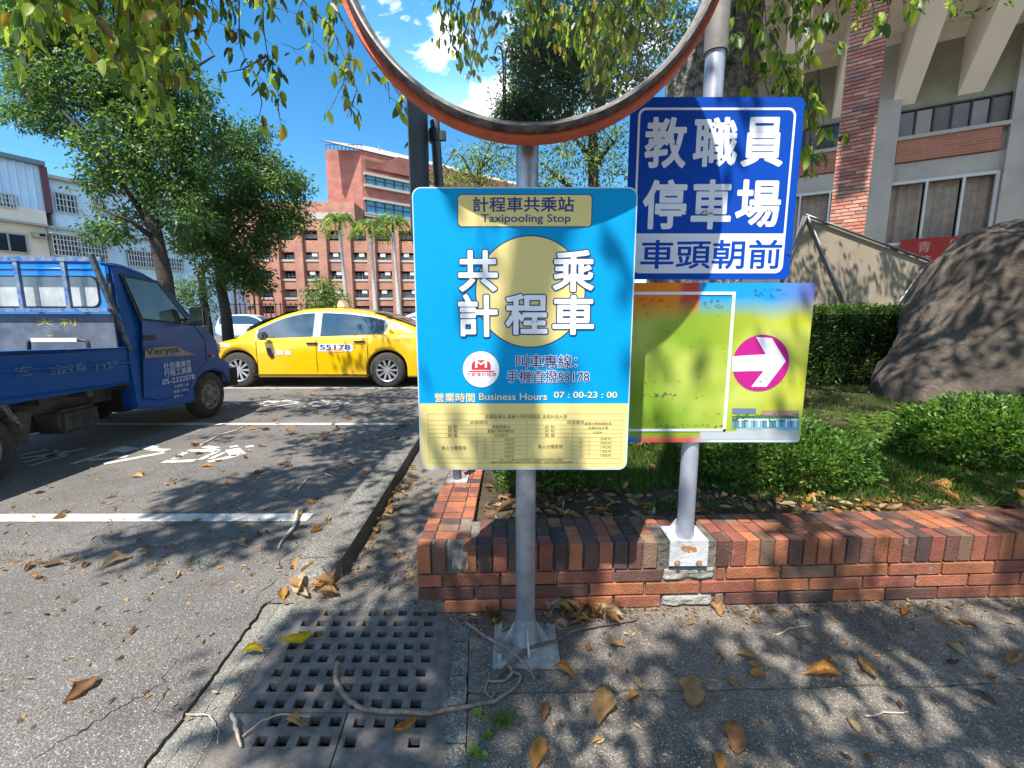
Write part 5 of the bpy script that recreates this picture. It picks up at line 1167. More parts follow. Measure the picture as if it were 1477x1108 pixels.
# ---------------- grandstand building on the right
P0 = PY(1290, 355, 12.2); FG = Frame((P0.x, P0.y, 0), (.875, -.484, 0))
gb = thing('grandstand_building', 'grey and brick sports hall with curtained windows under sloping concrete ribs', 'building', FG.w(0, 0))
M_gc = mat('grey_concrete', (.36, .335, .30), .85, 0, (.46, .43, .39), 1.2, .2, 30, smear=(1.6, .60, (.22, .20, .17))); M_rib = mat('pale_rib_concrete', (.84, .77, .67), .8, 0, (.88, .81, .72), 2, .1, 20); M_sof = mat('soffit_concrete', (.78, .69, .60), .85, 0, (.85, .77, .68), 1.3, .15, 15)
M_olive = mat('olive_panel', (.24, .22, .15), .8, 0, (.29, .27, .19), 2)
def g2(px, py, d=0.): return FG.px(px, py, d)
s0 = g2(1140, 330)[0] - 3; s1 = s0 + 26
zG = lambda y, x=1290: g2(x, y)[1]
z_sill1, z_top1 = zG(352), zG(264); z_sp0, z_sp1 = zG(238), zG(205); z_w1 = zG(163); z_ol = z_w1 + 1.0
b = MB(); FG.box(b, s0, s1, 0, z_sill1 - .05, -6, 0); FG.box(b, s0, s1, z_top1, z_sp0 + .0, -6, .02); FG.box(b, s0, s1, z_sp0, z_sp1, -6, -.05); wpart(b, 'wall', M_gc, gb)
b = MB(); FG.box(b, s0, s1, -1, 12, -6.2, -.6); wpart(b, 'interior_wall', mat('dim_interior', (.05, .045, .04), .9), gb)
bw = g2(1462, 137)[0] - g2(1298, 163)[0]; pitch = bw + (g2(1298, 163)[0] - g2(1250, 163)[0]) * .95
M_spb = brick_tex('spandrel_brick', (.36, .12, .07), (.44, .16, .10), (.36, .2, .15), 1, .24, .07, .15)
aL = g2(1297, 163)[0]; fL0, fL1 = g2(1281, 264)[0], g2(1443, 264 - 20)[0]
M_cur = mat('brown_curtain', (.26, .21, .17), .85, 0, (.36, .30, .25), 5)
def curtain(b, a0, a1, z0, z1, d):
    n_ = max(4, int((a1 - a0) / .07)); b.grid(lambda u, v: FG.w(a0 + (a1 - a0) * u, z0 + (z1 - z0) * v, d + .03 * sin(u * n_ * 2.2)), n_ * 2, 1)
for k_ in (-2, -1, 0, 1, 2):
    a0 = aL + k_ * pitch; a1 = a0 + bw
    b = MB(); FG.box(b, a1, a0 + pitch, 0, z_ol + 2.5, -.6, .16); wpart(b, 'pilaster', M_gc, gb)
    b = MB(); FG.box(b, a0 + .02, a1 - .12, z_sp0 + .02, z_sp1 - .04, -.05, .10); wpart(b, 'brick_spandrel', M_spb, gb)
    b = MB(); FG.box(b, a0, a1, z_sp1 - .03, z_sp1 + .06, -.05, .16); wpart(b, 'sill', M_ledge, gb)
    # strip window: frame, panes, blinds
    b = MB(); n_ = 6; t = .035
    for q in range(n_ + 1): s_ = a0 + (a1 - a0) * q / n_; FG.box(b, s_ - t / 2, s_ + t / 2, z_sp1 + .06, z_w1, -.05, .03)
    FG.box(b, a0, a1, z_w1 - t, z_w1 + .001, -.05, .031); FG.box(b, a0, a1, z_sp1 + .06, z_sp1 + .09, -.05, .032); fo = wpart(b, 'window_frame', mat('black_frame', (.02, .02, .022), .5), gb)
    for q in range(n_):
        c0_, c1_ = a0 + (a1 - a0) * q / n_ + t / 2, a0 + (a1 - a0) * (q + 1) / n_ - t / 2
        b = MB(); FG.box(b, c0_, c1_, z_sp1 + .09, z_w1 - t, -.03, -.025)
        o = wpart(b, 'pane', [mat('pane_grey', (.05, .05, .047), .15, 0, (.09, .085, .08), 2, spec=.5), mat('pane_dark', (.012, .013, .015), .05, spec=.8), mat('pane_blind', (.13, .115, .095), .4, spec=.4)][(q * 7 + k_ * 3) % 3], gb)
    b = MB(); FG.box(b, a0, a1, z_w1, z_ol + 2.5, -.6, -.02); wpart(b, 'olive_panel', M_olive, gb)
    # tall curtained window
    c0_, c1_ = a0 + (fL0 - aL), a0 + (fL1 - aL); t = .07
    b = MB(); M_al = mat('pale_alu', (.58, .60, .60), .5)
    for (q0, q1, z0_, z1_) in ((c0_, c1_, z_top1 - t, z_top1), (c0_, c1_, z_sill1 - .05, z_sill1 + .02), (c0_, c0_ + t, z_sill1 + .02, z_top1 - t), (c1_ - t, c1_, z_sill1 + .02, z_top1 - t), (c0_ + (c1_ - c0_) * .36, c0_ + (c1_ - c0_) * .36 + .045, z_sill1 + .02, z_top1 - t), (c0_ + (c1_ - c0_) * .69, c0_ + (c1_ - c0_) * .69 + .045, z_sill1 + .02, z_top1 - t)):
        FG.box(b, q0, q1, z0_, z1_, -.02, .06)
    wpart(b, 'window_frame', M_al, gb)
    for q0, q1 in ((.0, .36), (.36, .69), (.69, 1.)):
        b = MB(); curtain(b, c0_ + (c1_ - c0_) * q0 + .05, c0_ + (c1_ - c0_) * q1, z_sill1, z_top1 - .05, -.2); wpart(b, 'curtain', M_cur, gb, smooth=True, recalc=False)
    b = MB(); FG.box(b, c1_, a0 + pitch, z_sill1 - .1, z_top1, -.3, .015); FG.box(b, a0 - .4, c0_, z_sill1 - .1, z_top1, -.3, .015); wpart(b, 'wall', M_gc, gb)
# sloping soffit: rises outwards; ribs beneath it
zs0 = z_ol + .15; out_ = 9.0; rise = .62
b = MB(); b.prism([FG.w(s0, zs0, -.6), FG.w(s1, zs0, -.6), FG.w(s1, zs0 + (out_ + .6) * rise, out_), FG.w(s0, zs0 + (out_ + .6) * rise, out_)], (0, 0, .35)); wpart(b, 'soffit', M_sof, gb)
for q in range(9):                                         # board steps across the soffit
    d_ = .4 + q * 1.0; b = MB(); z_ = zs0 + (d_ + .6) * rise; FG.box(b, s0, s1, z_ - .05, z_ + .25, d_, d_ + .12); wpart(b, 'soffit_step', M_sof, gb)
ribs = [g2(1291, 160)[0] + .15 + i * (g2(1387, 143)[0] - g2(1291, 160)[0]) for i in range(-3, 6)]
for s_ in ribs:
    w_ = .235; b = MB(); h0, h1 = 1.0, 1.3
    b.add([FG.w(s_ + a, z, d_) for a in (-w_, w_) for d_, z in ((-.02, zs0 - h0 + .4 * 0), (out_, zs0 + (out_ + .6) * rise - h1), (out_, zs0 + (out_ + .6) * rise), (-.02, zs0 + .58 * rise))],
          [(0, 1, 2, 3), (4, 7, 6, 5), (0, 4, 5, 1), (1, 5, 6, 2), (2, 6, 7, 3), (3, 7, 4, 0)]); wpart(b, 'rib', M_rib, gb)
# red banner under the window
bn = thing('red_banner', 'red banner with pale characters behind the boulder', 'banner', FG.w(g2(1330, 360, .15)[0], 2.2, .15))
a0, a1 = g2(1298, 360, .15)[0], g2(1400, 345, .15)[0]; zt_ = g2(1300, 346, .15)[1]; 
b = MB(); FG.box(b, a0, a1, zt_ - .75, zt_, .13, .15); wpart(b, 'cloth', mat('banner_red', (.30, .018, .015), .7), bn)
for ch, cx_, r_ in (('青', .36, 0), ('周', .95, 0), ('趙', 1.5, 0), ('值', .40, 1), ('提', .98, 1)):
    lettering(ch, FG.w(a0 + cx_ - .0, zt_ - .36 - .36 * r_, .152), FG.u, (0, 0, 1), (0, 0, .26, .28), mat('banner_print', (.45, .25, .2), .7), bn, off=bn.location, offset=.01)
# brick pillar in front: real bricks on a core
cl0, cl1, cz1 = PY(1202, 322, 10), PY(1240, 322, 10), PY(1258, 340, 10.4)
cu = Vector((.80, -.60, 0)); FC = Frame(PY(1194, 345, 9.6), cu)
pil = thing('brick_pillar', 'tall square brick pillar in front of the sports hall', 'pillar', FC.w(0, 0))
FC.P.z = 0; wC = FC.px(1246, 330)[0]; dC = .75
b = MB(); FC.box(b, .01, wC - .01, 0, 9, -dC + .01, -.012); wpart(b, 'core', mat('pillar_mortar', (.42, .27, .21), .9), pil)
bc = [mat('pb_' + str(i), c, .8, rnd=.2) for i, c in enumerate(((.50, .20, .14), (.44, .16, .12), (.54, .25, .18), (.26, .18, .17), (.60, .30, .22)))]
row = .0725; nrow = 0; z_ = 2.35; cnt = 0; rot_c = atan2(cu.y, cu.x); pch = {}
stuff2 = MB()
zz_ = .2
while zz_ < 9:
    k_ = int(zz_ / row); off_ = (0, .12, .05, .17)[k_ % 4]; s_ = -off_
    while s_ < wC - .01:
        a, c = max(s_, 0), min(s_ + .228, wC)
        if c - a > .03:
            vis = 2.9 < zz_ < 8.5
            ci = random.choices(range(5), (4, 4, 3, 1.1, 2))[0]
            if vis and cnt < 298:
                key = (round(c - a, 2), ci)
                if key not in pch:
                    q = MB(); q.box(0, c - a, -.02, 0.0, 0, row - .018); pch[key] = q.mesh('brick', bc[ci])
                o = link('brick', pch[key], pil); o.location = FC.w(a, zz_, random.uniform(-.003, .003)) - pil.location; o.rotation_euler = (0, 0, rot_c); cnt += 1
            else: FC.box(stuff2, a, c, zz_, zz_ + row - .018, -.02, 0)
        s_ += .24
    if zz_ < 9:
        for (a, c) in ((0, .36), (.38, .74)): FC.box(stuff2, wC - .0, wC + .012, zz_, zz_ + row - .018, -c, -a)
    zz_ += row
o = wpart(stuff2, 'brick_courses', bc[0], pil, recalc=False); o['kind'] = 'stuff'
# ---------------- beige panel with metal tubes, behind the hedge
tp_ = thing('awning_frame', 'beige fabric panel braced with shiny metal tubes behind the hedge', 'awning', PY(1240, 445, 7.6)); TY = 7.6
po = [PY(*p, TY) for p in ((1160, 311), (1338, 374), (1352, 392), (1275, 520), (1120, 520), (1130, 400))]
b = MB(); b.prism(po, (0, .04, 0)); wpart(b, 'panel', mat('beige_fabric', (.26, .21, .155), .85, 0, (.32, .265, .20), 3, .2, 40), tp_)
M_tube = mat('bright_tube', (.17, .18, .20), .45, .6)
for pts in (((1165, 312), (1222, 445), (1240, 510)), ((1162, 310), (1340, 376)), ((1334, 384), (1294, 440), (1250, 500)), ((1163, 312), (1140, 372), (1118, 430))):
    b = MB(); b.tube([PY(*p, TY - .04) for p in pts], .022, 10); wpart(b, 'tube', M_tube, tp_, smooth=True)
b = MB(); c = PY(1345, 382, TY - .05); b.tube([c + Vector((-.06, 0, .03)), c + Vector((.1, 0, -.08))], .06, 12); wpart(b, 'joint', M_tube, tp_)
for q in (1165, 1300): b = MB(); c = PY(q, 480, TY + .1); b.tube([(c.x, c.y, 0.2), (c.x, c.y, PY(q, 400, TY).z)], .03, 8); wpart(b, 'post', M_tube, tp_)
# ================================================================== GARDEN
wb_ = lambda x: 1.618 + .0425 * (x + .385) + .245
def gz(x, y): return .262 + .012 * mnoise.noise((x * 2, y * 2, 0)) + .03 * max(0, min(1, (y - 3) / 5))
M_soil = mat('leafy_soil', (.03, .024, .014), .95, 0, (.075, .055, .032), 9, .6, 60)
b = MB(); b.grid(lambda u, v: (-.178 + 16 * u, wb_(16 * u) - .02 + 12 * v, gz(-.19 + 16 * u, 2.07 + 12 * v)), 90, 70)
tag(b.build('garden_soil', M_soil, smooth=True), kind='structure')
b = MB(); b.box(-.185, 15.8, 13.8, 14.6, -.1, .33); tag(b.build('garden_edge', M_kerb), kind='structure')
b = MB(); b.face([(-.44, 14.6, 0), (40, 14.6, 0), (40, 30, 0), (-.44, 30, 0)]); tag(b.build('yard', M_walk), kind='structure')
b = MB(); b.box(5.6, 40, 8.4, 13.7, .0, .315); tag(b.build('bounce_slab', mat('bounce_slab_concrete', (.52, .48, .42), .85, 0, (.60, .56, .50), 2)), kind='structure')  # added pale slab, hidden from view, bounces sunlight up under the hall's soffit
def blades(n, xy, h0, h1, name, mats, wide=.12):
    pos = np.zeros((n, 3)); 
    for i in range(n): x, y = xy(); pos[i] = (x, y, gz(x, y) - .003)
    d = rng.normal(size=(n, 3)) * .45; d[:, 2] = 1
    return leaf_mesh(name, pos, d, rng.uniform(h0, h1, n), mats, rng.integers(0, len(mats), n), True, wide)
M_gr = mat('grass_green', (.07, .15, .02), .6, transl=(.16, .30, .03)); M_gr2 = mat('grass_light', (.14, .23, .03), .6, transl=(.28, .42, .05))
def gxy():
    while True:
        x = random.uniform(-.1, 8); y = random.uniform(wb_(x) + .16, 7.0) if random.random() < .5 else random.uniform(wb_(x) + .10, 3.8)
        if mnoise.noise((x * 1.7, y * 1.7, 3)) > (-.42 if y > 2.3 else -.2): return x, y
tag(link('garden_grass', blades(150000, gxy, .025, .075, 'grass', [M_gr, M_gr, M_gr2])), kind='stuff')
# ---------------- shrubs
def shrub(name, label, cat, c, rx, ry, rz_, n, leaf, mats, group=None, w=(3, 2, 1), flat=0., seed=0, lump=.18):
    root = thing(name, label, cat, c, 0, group); v = rng.normal(size=(n, 3)); v /= np.linalg.norm(v, axis=1)[:, None]
    v[:, 2] = np.where(v[:, 2] < -.25, -v[:, 2] * .5, v[:, 2])
    rad = np.array([1 + lump * mnoise.noise(Vector(q) * 2.2 + Vector((seed, 0, 0))) + lump * .6 * mnoise.noise(Vector(q) * 6 + Vector((0, seed, 0))) for q in v])
    dep = 1 - np.abs(rng.normal(size=n)) * .10
    if flat: v[:, 2] = np.sign(v[:, 2]) * np.abs(v[:, 2]) ** flat
    pos = v * (rad * dep)[:, None] * np.array([rx, ry, rz_]) + np.array([0, 0, rz_ * .42])
    d = v + rng.normal(size=(n, 3)) * .7 + np.array([0, 0, .5]); mi = rng.choice(len(mats), n, p=np.array(w[:len(mats)]) / sum(w[:len(mats)]))
    o = link('foliage', leaf_mesh('foliage', pos, d, rng.uniform(leaf * .7, leaf * 1.35, n), mats, mi, True, 1.25), root)
    b = MB()
    for i in range(14):
        a = random.uniform(0, 2 * pi); e_ = random.uniform(.3, .8); t_ = Vector((cos(a) * rx * e_, sin(a) * ry * e_, rz_ * random.uniform(.3, .9)))
        b.tube([(random.uniform(-.04, .04), random.uniform(-.04, .04), -.03), t_ * .5 + Vector((0, 0, .03)), t_], [.012, .008, .004], 5)
    b.build('stems', M_twig, root); return root
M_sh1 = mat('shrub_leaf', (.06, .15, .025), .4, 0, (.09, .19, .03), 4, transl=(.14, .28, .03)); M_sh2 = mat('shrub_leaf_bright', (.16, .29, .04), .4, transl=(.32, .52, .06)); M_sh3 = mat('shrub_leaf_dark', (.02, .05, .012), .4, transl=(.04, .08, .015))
def GP(px, py, z=.27): p = G(px, py, z); return p
c = GP(1150, 703); shrub('clipped_shrub', 'rounded bright green shrub behind the lower sign, nearest the brick wall', 'shrub', (c.x, c.y + .22, .27), .55, .38, .245, 15000, .026, [M_sh1, M_sh2, M_sh3], w=(3, 2.2, 1.2), seed=1)
c = GP(1440, 700); shrub('clipped_shrub', 'wide bright green shrub in front of the boulder at the right', 'shrub', (c.x + .50, c.y + .48, .27), .60, .44, .29, 19000, .03, [M_sh1, M_sh2, M_sh3], w=(3, 2.2, 1.2), seed=5)
c = GP(790, 712); shrub('low_shrub', 'small dark shrub under the taxi board, just behind the wall', 'shrub', (c.x - .02, c.y + .14, .27), .24, .2, .17, 4500, .022, [M_sh1, M_sh3, M_sh2], w=(3, 1.4, 1.4), seed=9)
c = GP(900, 640); shrub('low_shrub', 'dark low shrub seen between the two sign poles', 'shrub', (c.x, c.y + .3, .27), .5, .4, .22, 6000, .028, [M_sh1, M_sh3, M_gr], w=(3, 2, 1.5), seed=12)
# ---------------- ferns between shrubs
fr = thing('fern_clump', 'light green ferns growing at the foot of the boulder', 'fern', GP(1290, 640))
for i in range(9):
    bx = GP(random.uniform(1235, 1345), random.uniform(598, 655)); ps = []; ds = []
    for k_ in range(9):
        a = random.uniform(0, 2 * pi); L_ = random.uniform(.18, .34)
        for t in np.linspace(.15, 1, 15):
            p = Vector((cos(a) * L_ * t, sin(a) * L_ * t, L_ * (.9 * t - .75 * t * t))) + bx - fr.location
            for s_ in (-1, 1): ps.append(p); ds.append((cos(a) * .6 - s_ * sin(a), sin(a) * .6 + s_ * cos(a), -.1))
    link('fern', leaf_mesh('fern', ps, ds, rng.uniform(.035, .06, len(ps)), [M_gr2, M_gr], rng.integers(0, 2, len(ps)), True, .6), fr)
# ---------------- hedge
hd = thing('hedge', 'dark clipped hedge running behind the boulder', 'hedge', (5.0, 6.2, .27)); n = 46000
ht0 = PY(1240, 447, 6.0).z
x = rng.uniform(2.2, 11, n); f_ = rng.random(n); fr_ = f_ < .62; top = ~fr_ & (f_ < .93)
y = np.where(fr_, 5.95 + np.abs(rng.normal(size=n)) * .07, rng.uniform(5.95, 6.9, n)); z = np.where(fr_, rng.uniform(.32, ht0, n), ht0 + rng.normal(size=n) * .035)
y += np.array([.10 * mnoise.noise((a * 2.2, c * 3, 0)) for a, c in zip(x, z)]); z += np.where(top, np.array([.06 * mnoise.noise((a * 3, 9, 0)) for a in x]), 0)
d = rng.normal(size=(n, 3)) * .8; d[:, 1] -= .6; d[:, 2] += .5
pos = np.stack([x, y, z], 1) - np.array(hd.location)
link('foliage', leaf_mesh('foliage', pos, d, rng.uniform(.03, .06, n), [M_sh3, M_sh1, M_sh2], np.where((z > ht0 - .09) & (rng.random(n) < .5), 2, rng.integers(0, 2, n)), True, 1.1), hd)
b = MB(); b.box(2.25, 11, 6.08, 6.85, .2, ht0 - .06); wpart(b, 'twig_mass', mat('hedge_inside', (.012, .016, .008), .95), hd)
# ---------------- boulder
bo_c = PY(1545, 480, 5.75); M_rock = None
def rock_mat():
    m = bpy.data.materials.new('boulder_rock'); m.use_nodes = True; t = m.node_tree; L = t.links.new; b = t.nodes['Principled BSDF']; b.inputs['Roughness'].default_value = .9
    c = N(t, 'ShaderNodeTexCoord').outputs['Object']
    n1 = N(t, 'ShaderNodeTexNoise'); n1.inputs['Scale'].default_value = 2.3; n1.inputs['Detail'].default_value = 10; n1.inputs['Roughness'].default_value = .7; L(c, n1.inputs[0])
    r = N(t, 'ShaderNodeValToRGB'); e = r.color_ramp.elements; e[0].position = .32; e[0].color = (.07, .058, .048, 1); e[1].position = .70; e[1].color = (.38, .30, .24, 1); q = e.new(.5); q.color = (.17, .135, .11, 1)
    L(n1.outputs[0], r.inputs[0]); L(r.outputs[0], b.inputs['Base Color'])
    n2 = N(t, 'ShaderNodeTexNoise'); n2.inputs['Scale'].default_value = 14; n2.inputs['Detail'].default_value = 14; n2.inputs['Roughness'].default_value = .8; n2.inputs['Distortion'].default_value = .6; L(c, n2.inputs[0])
    bp = N(t, 'ShaderNodeBump'); bp.inputs['Strength'].default_value = 1; bp.inputs['Distance'].default_value = .09; L(n2.outputs[0], bp.inputs['Height']); L(bp.outputs[0], b.inputs['Normal']); return m
bl = None
me = bpy.data.meshes.new('boulder'); bm = bmesh.new(); bmesh.ops.create_icosphere(bm, subdivisions=6, radius=1)
# outline of the left flank taken as a lean: wide foot, rounded shoulder
prof = [(0.0, 1.14), (.12, 1.14), (.25, 1.05), (.4, .98), (.55, .92), (.7, .84), (.82, .76), (.90, .68), (.955, .57), (.985, .40), (1.0, .0)]
BH = PY(1480, 318, 5.6).z - .25
lfoot = G(1264, 588, .28); mid_ = PY(1345, 440, 5.5)
for v in bm.verts:
    q = v.co.normalized(); t = (q.z + .25) / 1.25; 
    zz = max(0, t); ang_ = math.asin(max(-1, min(1, q.z))); horiz = Vector((q.x, q.y, 0)); horiz = horiz.normalized() if horiz.length > 1e-6 else horiz
    h = zz ** .8; r_ = lerp(prof, min(1, h)) if q.z > -.999 else 0
    p = Vector((horiz.x * r_ * 1.62, horiz.y * r_ * 1.15, h * BH - (.1 if q.z < -.2 else 0)))
    nz = mnoise.noise(p * .9 + Vector((4, 1, 0))) * .14 + mnoise.noise(p * 2.4) * .05 + mnoise.noise(p * 7) * .024 - .06 * abs(mnoise.noise(p * 2.6 + Vector((7, 0, 0)))) ** .6 + .006 * mnoise.noise(p * 18)
    p += Vector((horiz.x, horiz.y, .4)) * nz; v.co = p
bm.to_mesh(me); bm.free(); me.materials.append(rock_mat()); me.polygons.foreach_set('use_smooth', [True] * len(me.polygons))
bl = link('boulder', me); bl.location = (lfoot.x + 2.38, 5.0, .2)
tag(bl, 'huge dark weathered boulder standing on the grass at the right', 'boulder')
# ================================================================== TREES
def limb(b, p, q, r0, r1, wob=.08, n=6, seg=7):
    p = Vector(p); q = Vector(q); pts = []; L_ = (q - p).length
    for i in range(seg + 1):
        t = i / seg; w_ = Vector((mnoise.noise((p.x + t * 3, p.y, t * 2)), mnoise.noise((p.y + t * 3, p.z, 5)), mnoise.noise((t * 3, p.x, 9)) * .5)) * L_ * wob * sin(pi * t)
        pts.append(p.lerp(q, t) + w_)
    b.tube(pts, [r0 + (r1 - r0) * i / seg for i in range(seg + 1)], n); return pts
def clump_leaves(centers, per, rad, leaf, mats, p, down=.5, wide=1., flat=.7):
    C_ = np.repeat(np.asarray(centers, float), per, axis=0); n = len(C_)
    off = rng.normal(size=(n, 3)) * rad * np.array([1, 1, flat]); pos = C_ + off
    d = off / (rad + 1e-6) * .5 + rng.normal(size=(n, 3)) * .6; d[:, 2] -= down
    mi = rng.choice(len(mats), n, p=np.array(p) / sum(p))
    return pos, d, rng.uniform(leaf * .65, leaf * 1.3, n), mi
M_bark = mat('bark_grey', (.11, .095, .08), .95, 0, (.24, .21, .18), 12, 1.0, 30); M_bark2 = mat('bark_dark', (.028, .022, .018), .95, 0, (.06, .05, .04), 10, 1.0, 30)
def px_tree(name, label, Y, trunk, limbs, lobes, nclump, per, rad, leaf, mats, pw, root_z=0., tr_r=(.25, .1), group=None, ydepth=.8):
    base = PY(trunk[0][0], trunk[0][1], Y); root = thing(name, label, 'tree', (base.x, Y, root_z), 0, group)
    b = MB(); pts = [Vector((base.x, Y, root_z - .1))] + [PY(a, c, Y) for a, c in trunk]
    b.tube(pts, [tr_r[0] + (tr_r[1] - tr_r[0]) * i / (len(pts) - 1) for i in range(len(pts))], 10); wpart(b, 'trunk', M_bark2, root, smooth=True)
    for l_ in limbs:
        b = MB(); pts = []
        for i, q in enumerate(l_): pts.append(PY(q[0], q[1], Y + (q[2] if len(q) > 2 else 0)))
        b.tube(pts, [tr_r[1] * .8 * (1 - .75 * i / max(1, len(pts) - 1)) for i in range(len(pts))], 6); wpart(b, 'limb', M_bark2, root, smooth=True)
    cs = []; sc = Y / F; tot = sum(l[2] * l[3] for l in lobes)
    for (lx_, ly_, rx_, ry_) in lobes:
        for _ in range(int(nclump * rx_ * ry_ / tot)):
            v = rng.normal(size=3); v /= np.linalg.norm(v); v *= rng.random() ** .28
            c = PY(lx_ + v[0] * rx_, ly_ + v[2] * -ry_, Y + v[1] * ydepth * (rx_ + ry_) / 2 * sc); cs.append(tuple(c - root.location))
    pos, d, sz, mi = clump_leaves(cs, per, rad, leaf, mats, pw)
    link('crown', leaf_mesh('crown', pos, d, sz, mats, mi, True, 1.1), root)
    b = MB()
    nodes = []
    for l_ in limbs:
        pp = [PY(q[0], q[1], Y + (q[2] if len(q) > 2 else 0)) - root.location for q in l_]
        for a_, c_ in zip(pp, pp[1:]): nodes += [a_.lerp(c_, t_) for t_ in (.3, .5, .7, .85, 1)]
    for c in cs[::4]:
        cv = Vector(c); s_ = min(nodes, key=lambda q: (q - cv).length + random.random() * .5); L_ = (cv - s_).length
        if L_ < 2.6:
            m1 = s_.lerp(cv, .35) + Vector((random.gauss(0, .08), random.gauss(0, .08), .06 * L_)) * L_; m2 = s_.lerp(cv, .7) + Vector((random.gauss(0, .05), random.gauss(0, .05), .04 * L_)) * L_
            b.tube([s_, m1, m2, cv], [.022, .016, .010, .004], 4, cap=False)
            if L_ > .8: nodes.append(m2)
    if b.v: b.build('branches', M_bark2, root)
    return root
mats3 = [G_DARK, G_LEAF, G_LIME]
px_tree('broad_tree', 'tall dark green spreading tree behind the blue truck, the largest of the left trees', 15.5,
    [(238, 400), (222, 330), (208, 250), (205, 160), (200, 60)], [[(222, 335), (190, 285), (150, 220, -1), (90, 160, -1.5)], [(214, 290), (260, 230, .5), (330, 190, 1)], [(207, 220), (150, 150, 1), (90, 90, 1)], [(206, 180), (260, 110, -1), (310, 80, -1)], [(222, 345), (190, 320, -1), (140, 300, -1.5)]],
    [(100, 90, 100, 70), (200, 80, 75, 60), (50, 140, 60, 50), (180, 190, 110, 70), (265, 190, 65, 55), (160, 262, 45, 28), (160, 325, 45, 28), (250, 290, 70, 50), (40, 60, 50, 40), (110, -10, 120, 50), (70, 20, 90, 50), (215, 130, 90, 55), (235, 250, 70, 40)],
    900, 62, .215, .155, mats3, (5, 5, .35), tr_r=(.26, .13))
px_tree('broad_tree', 'smaller dark tree between the parked van and the tall spreading tree', 19.5,
    [(326, 452), (318, 410), (314, 350), (318, 290)], [[(316, 370), (350, 320), (400, 290, -1)], [(316, 350), (290, 300), (270, 260)], [(318, 330), (340, 270, 1), (370, 220, 1)], [(318, 400), (355, 370), (400, 350)]],
    [(330, 260, 60, 50), (395, 270, 50, 45), (350, 205, 45, 30), (400, 330, 40, 22), (345, 330, 55, 45), (330, 390, 45, 30), (355, 405, 30, 22), (425, 300, 18, 30), (285, 330, 40, 40)],
    430, 66, .25, .175, mats3, (5, 5, .2), tr_r=(.25, .14))
px_tree('slim_tree', 'thin dark tree trunk and low foliage beside the left tree row', 22,
    [(300, 470), (292, 420), (290, 380)], [[(291, 400), (280, 380)], [(291, 395), (310, 370)]], [(275, 418, 26, 22), (262, 440, 16, 18), (300, 440, 14, 25), (290, 352, 30, 20)], 60, 40, .3, .16, mats3, (5, 3, .5), tr_r=(.22, .14))
# behind the signs
px_tree('leafy_tree', 'pale airy tree seen between the dark sign and the centre pole', 12, [(690, 330), (690, 260), (692, 230)], [[(690, 270), (670, 230), (655, 215)], [(692, 245), (720, 215)], [(690, 250), (715, 190)]],
    [(690, 245, 45, 30), (725, 215, 40, 26), (668, 228, 22, 16), (660, 262, 50, 16), (715, 262, 40, 20), (730, 180, 40, 25)], 85, 44, .17, .085, [G_LEAF, G_LIME, G_DARK], (4, 2.2, 1), tr_r=(.10, .05))
px_tree('leafy_tree', 'yellow green tree with slim trunk between the centre pole and the blue sign', 9, [(856, 420), (856, 300), (855, 200), (850, 120)], [[(856, 300), (810, 260), (780, 235)], [(856, 240), (890, 200)], [(855, 230), (820, 190)]],
    [(815, 240, 45, 35), (880, 215, 35, 50), (835, 190, 50, 25), (895, 260, 25, 25), (800, 265, 30, 25), (860, 120, 80, 50), (800, 150, 40, 40)], 175, 44, .14, .07, [G_LEAF, G_LIME, G_DARK], (4, 2.4, 2), tr_r=(.13, .09))
px_tree('garden_tree', 'small pale green garden tree in front of the red brick building', 42, [(468, 450), (468, 425), (466, 410)], [[(467, 430), (450, 420)], [(467, 425), (485, 410)]], [(463, 412, 14, 13), (455, 430, 22, 12), (482, 432, 22, 12), (470, 440, 34, 9)], 85, 34, .42, .26, [G_LEAF, G_LIME, G_DARK], (4, 2, 1.5), tr_r=(.12, .08))
for i, (px_, py_, rx_) in enumerate(((410, 446, 16), (428, 449, 12))):
    c = PY(px_, py_ + 8, 38); shrub('round_bush', ('round green bush by the far fence, left one of two', 'round green bush by the far fence, right one of two')[i], 'bush', (c.x, 38, .1), rx_ * 38 / F, 1, 1.0, 2500, .2, [G_LEAF, G_DARK, G_LIME], seed=i)
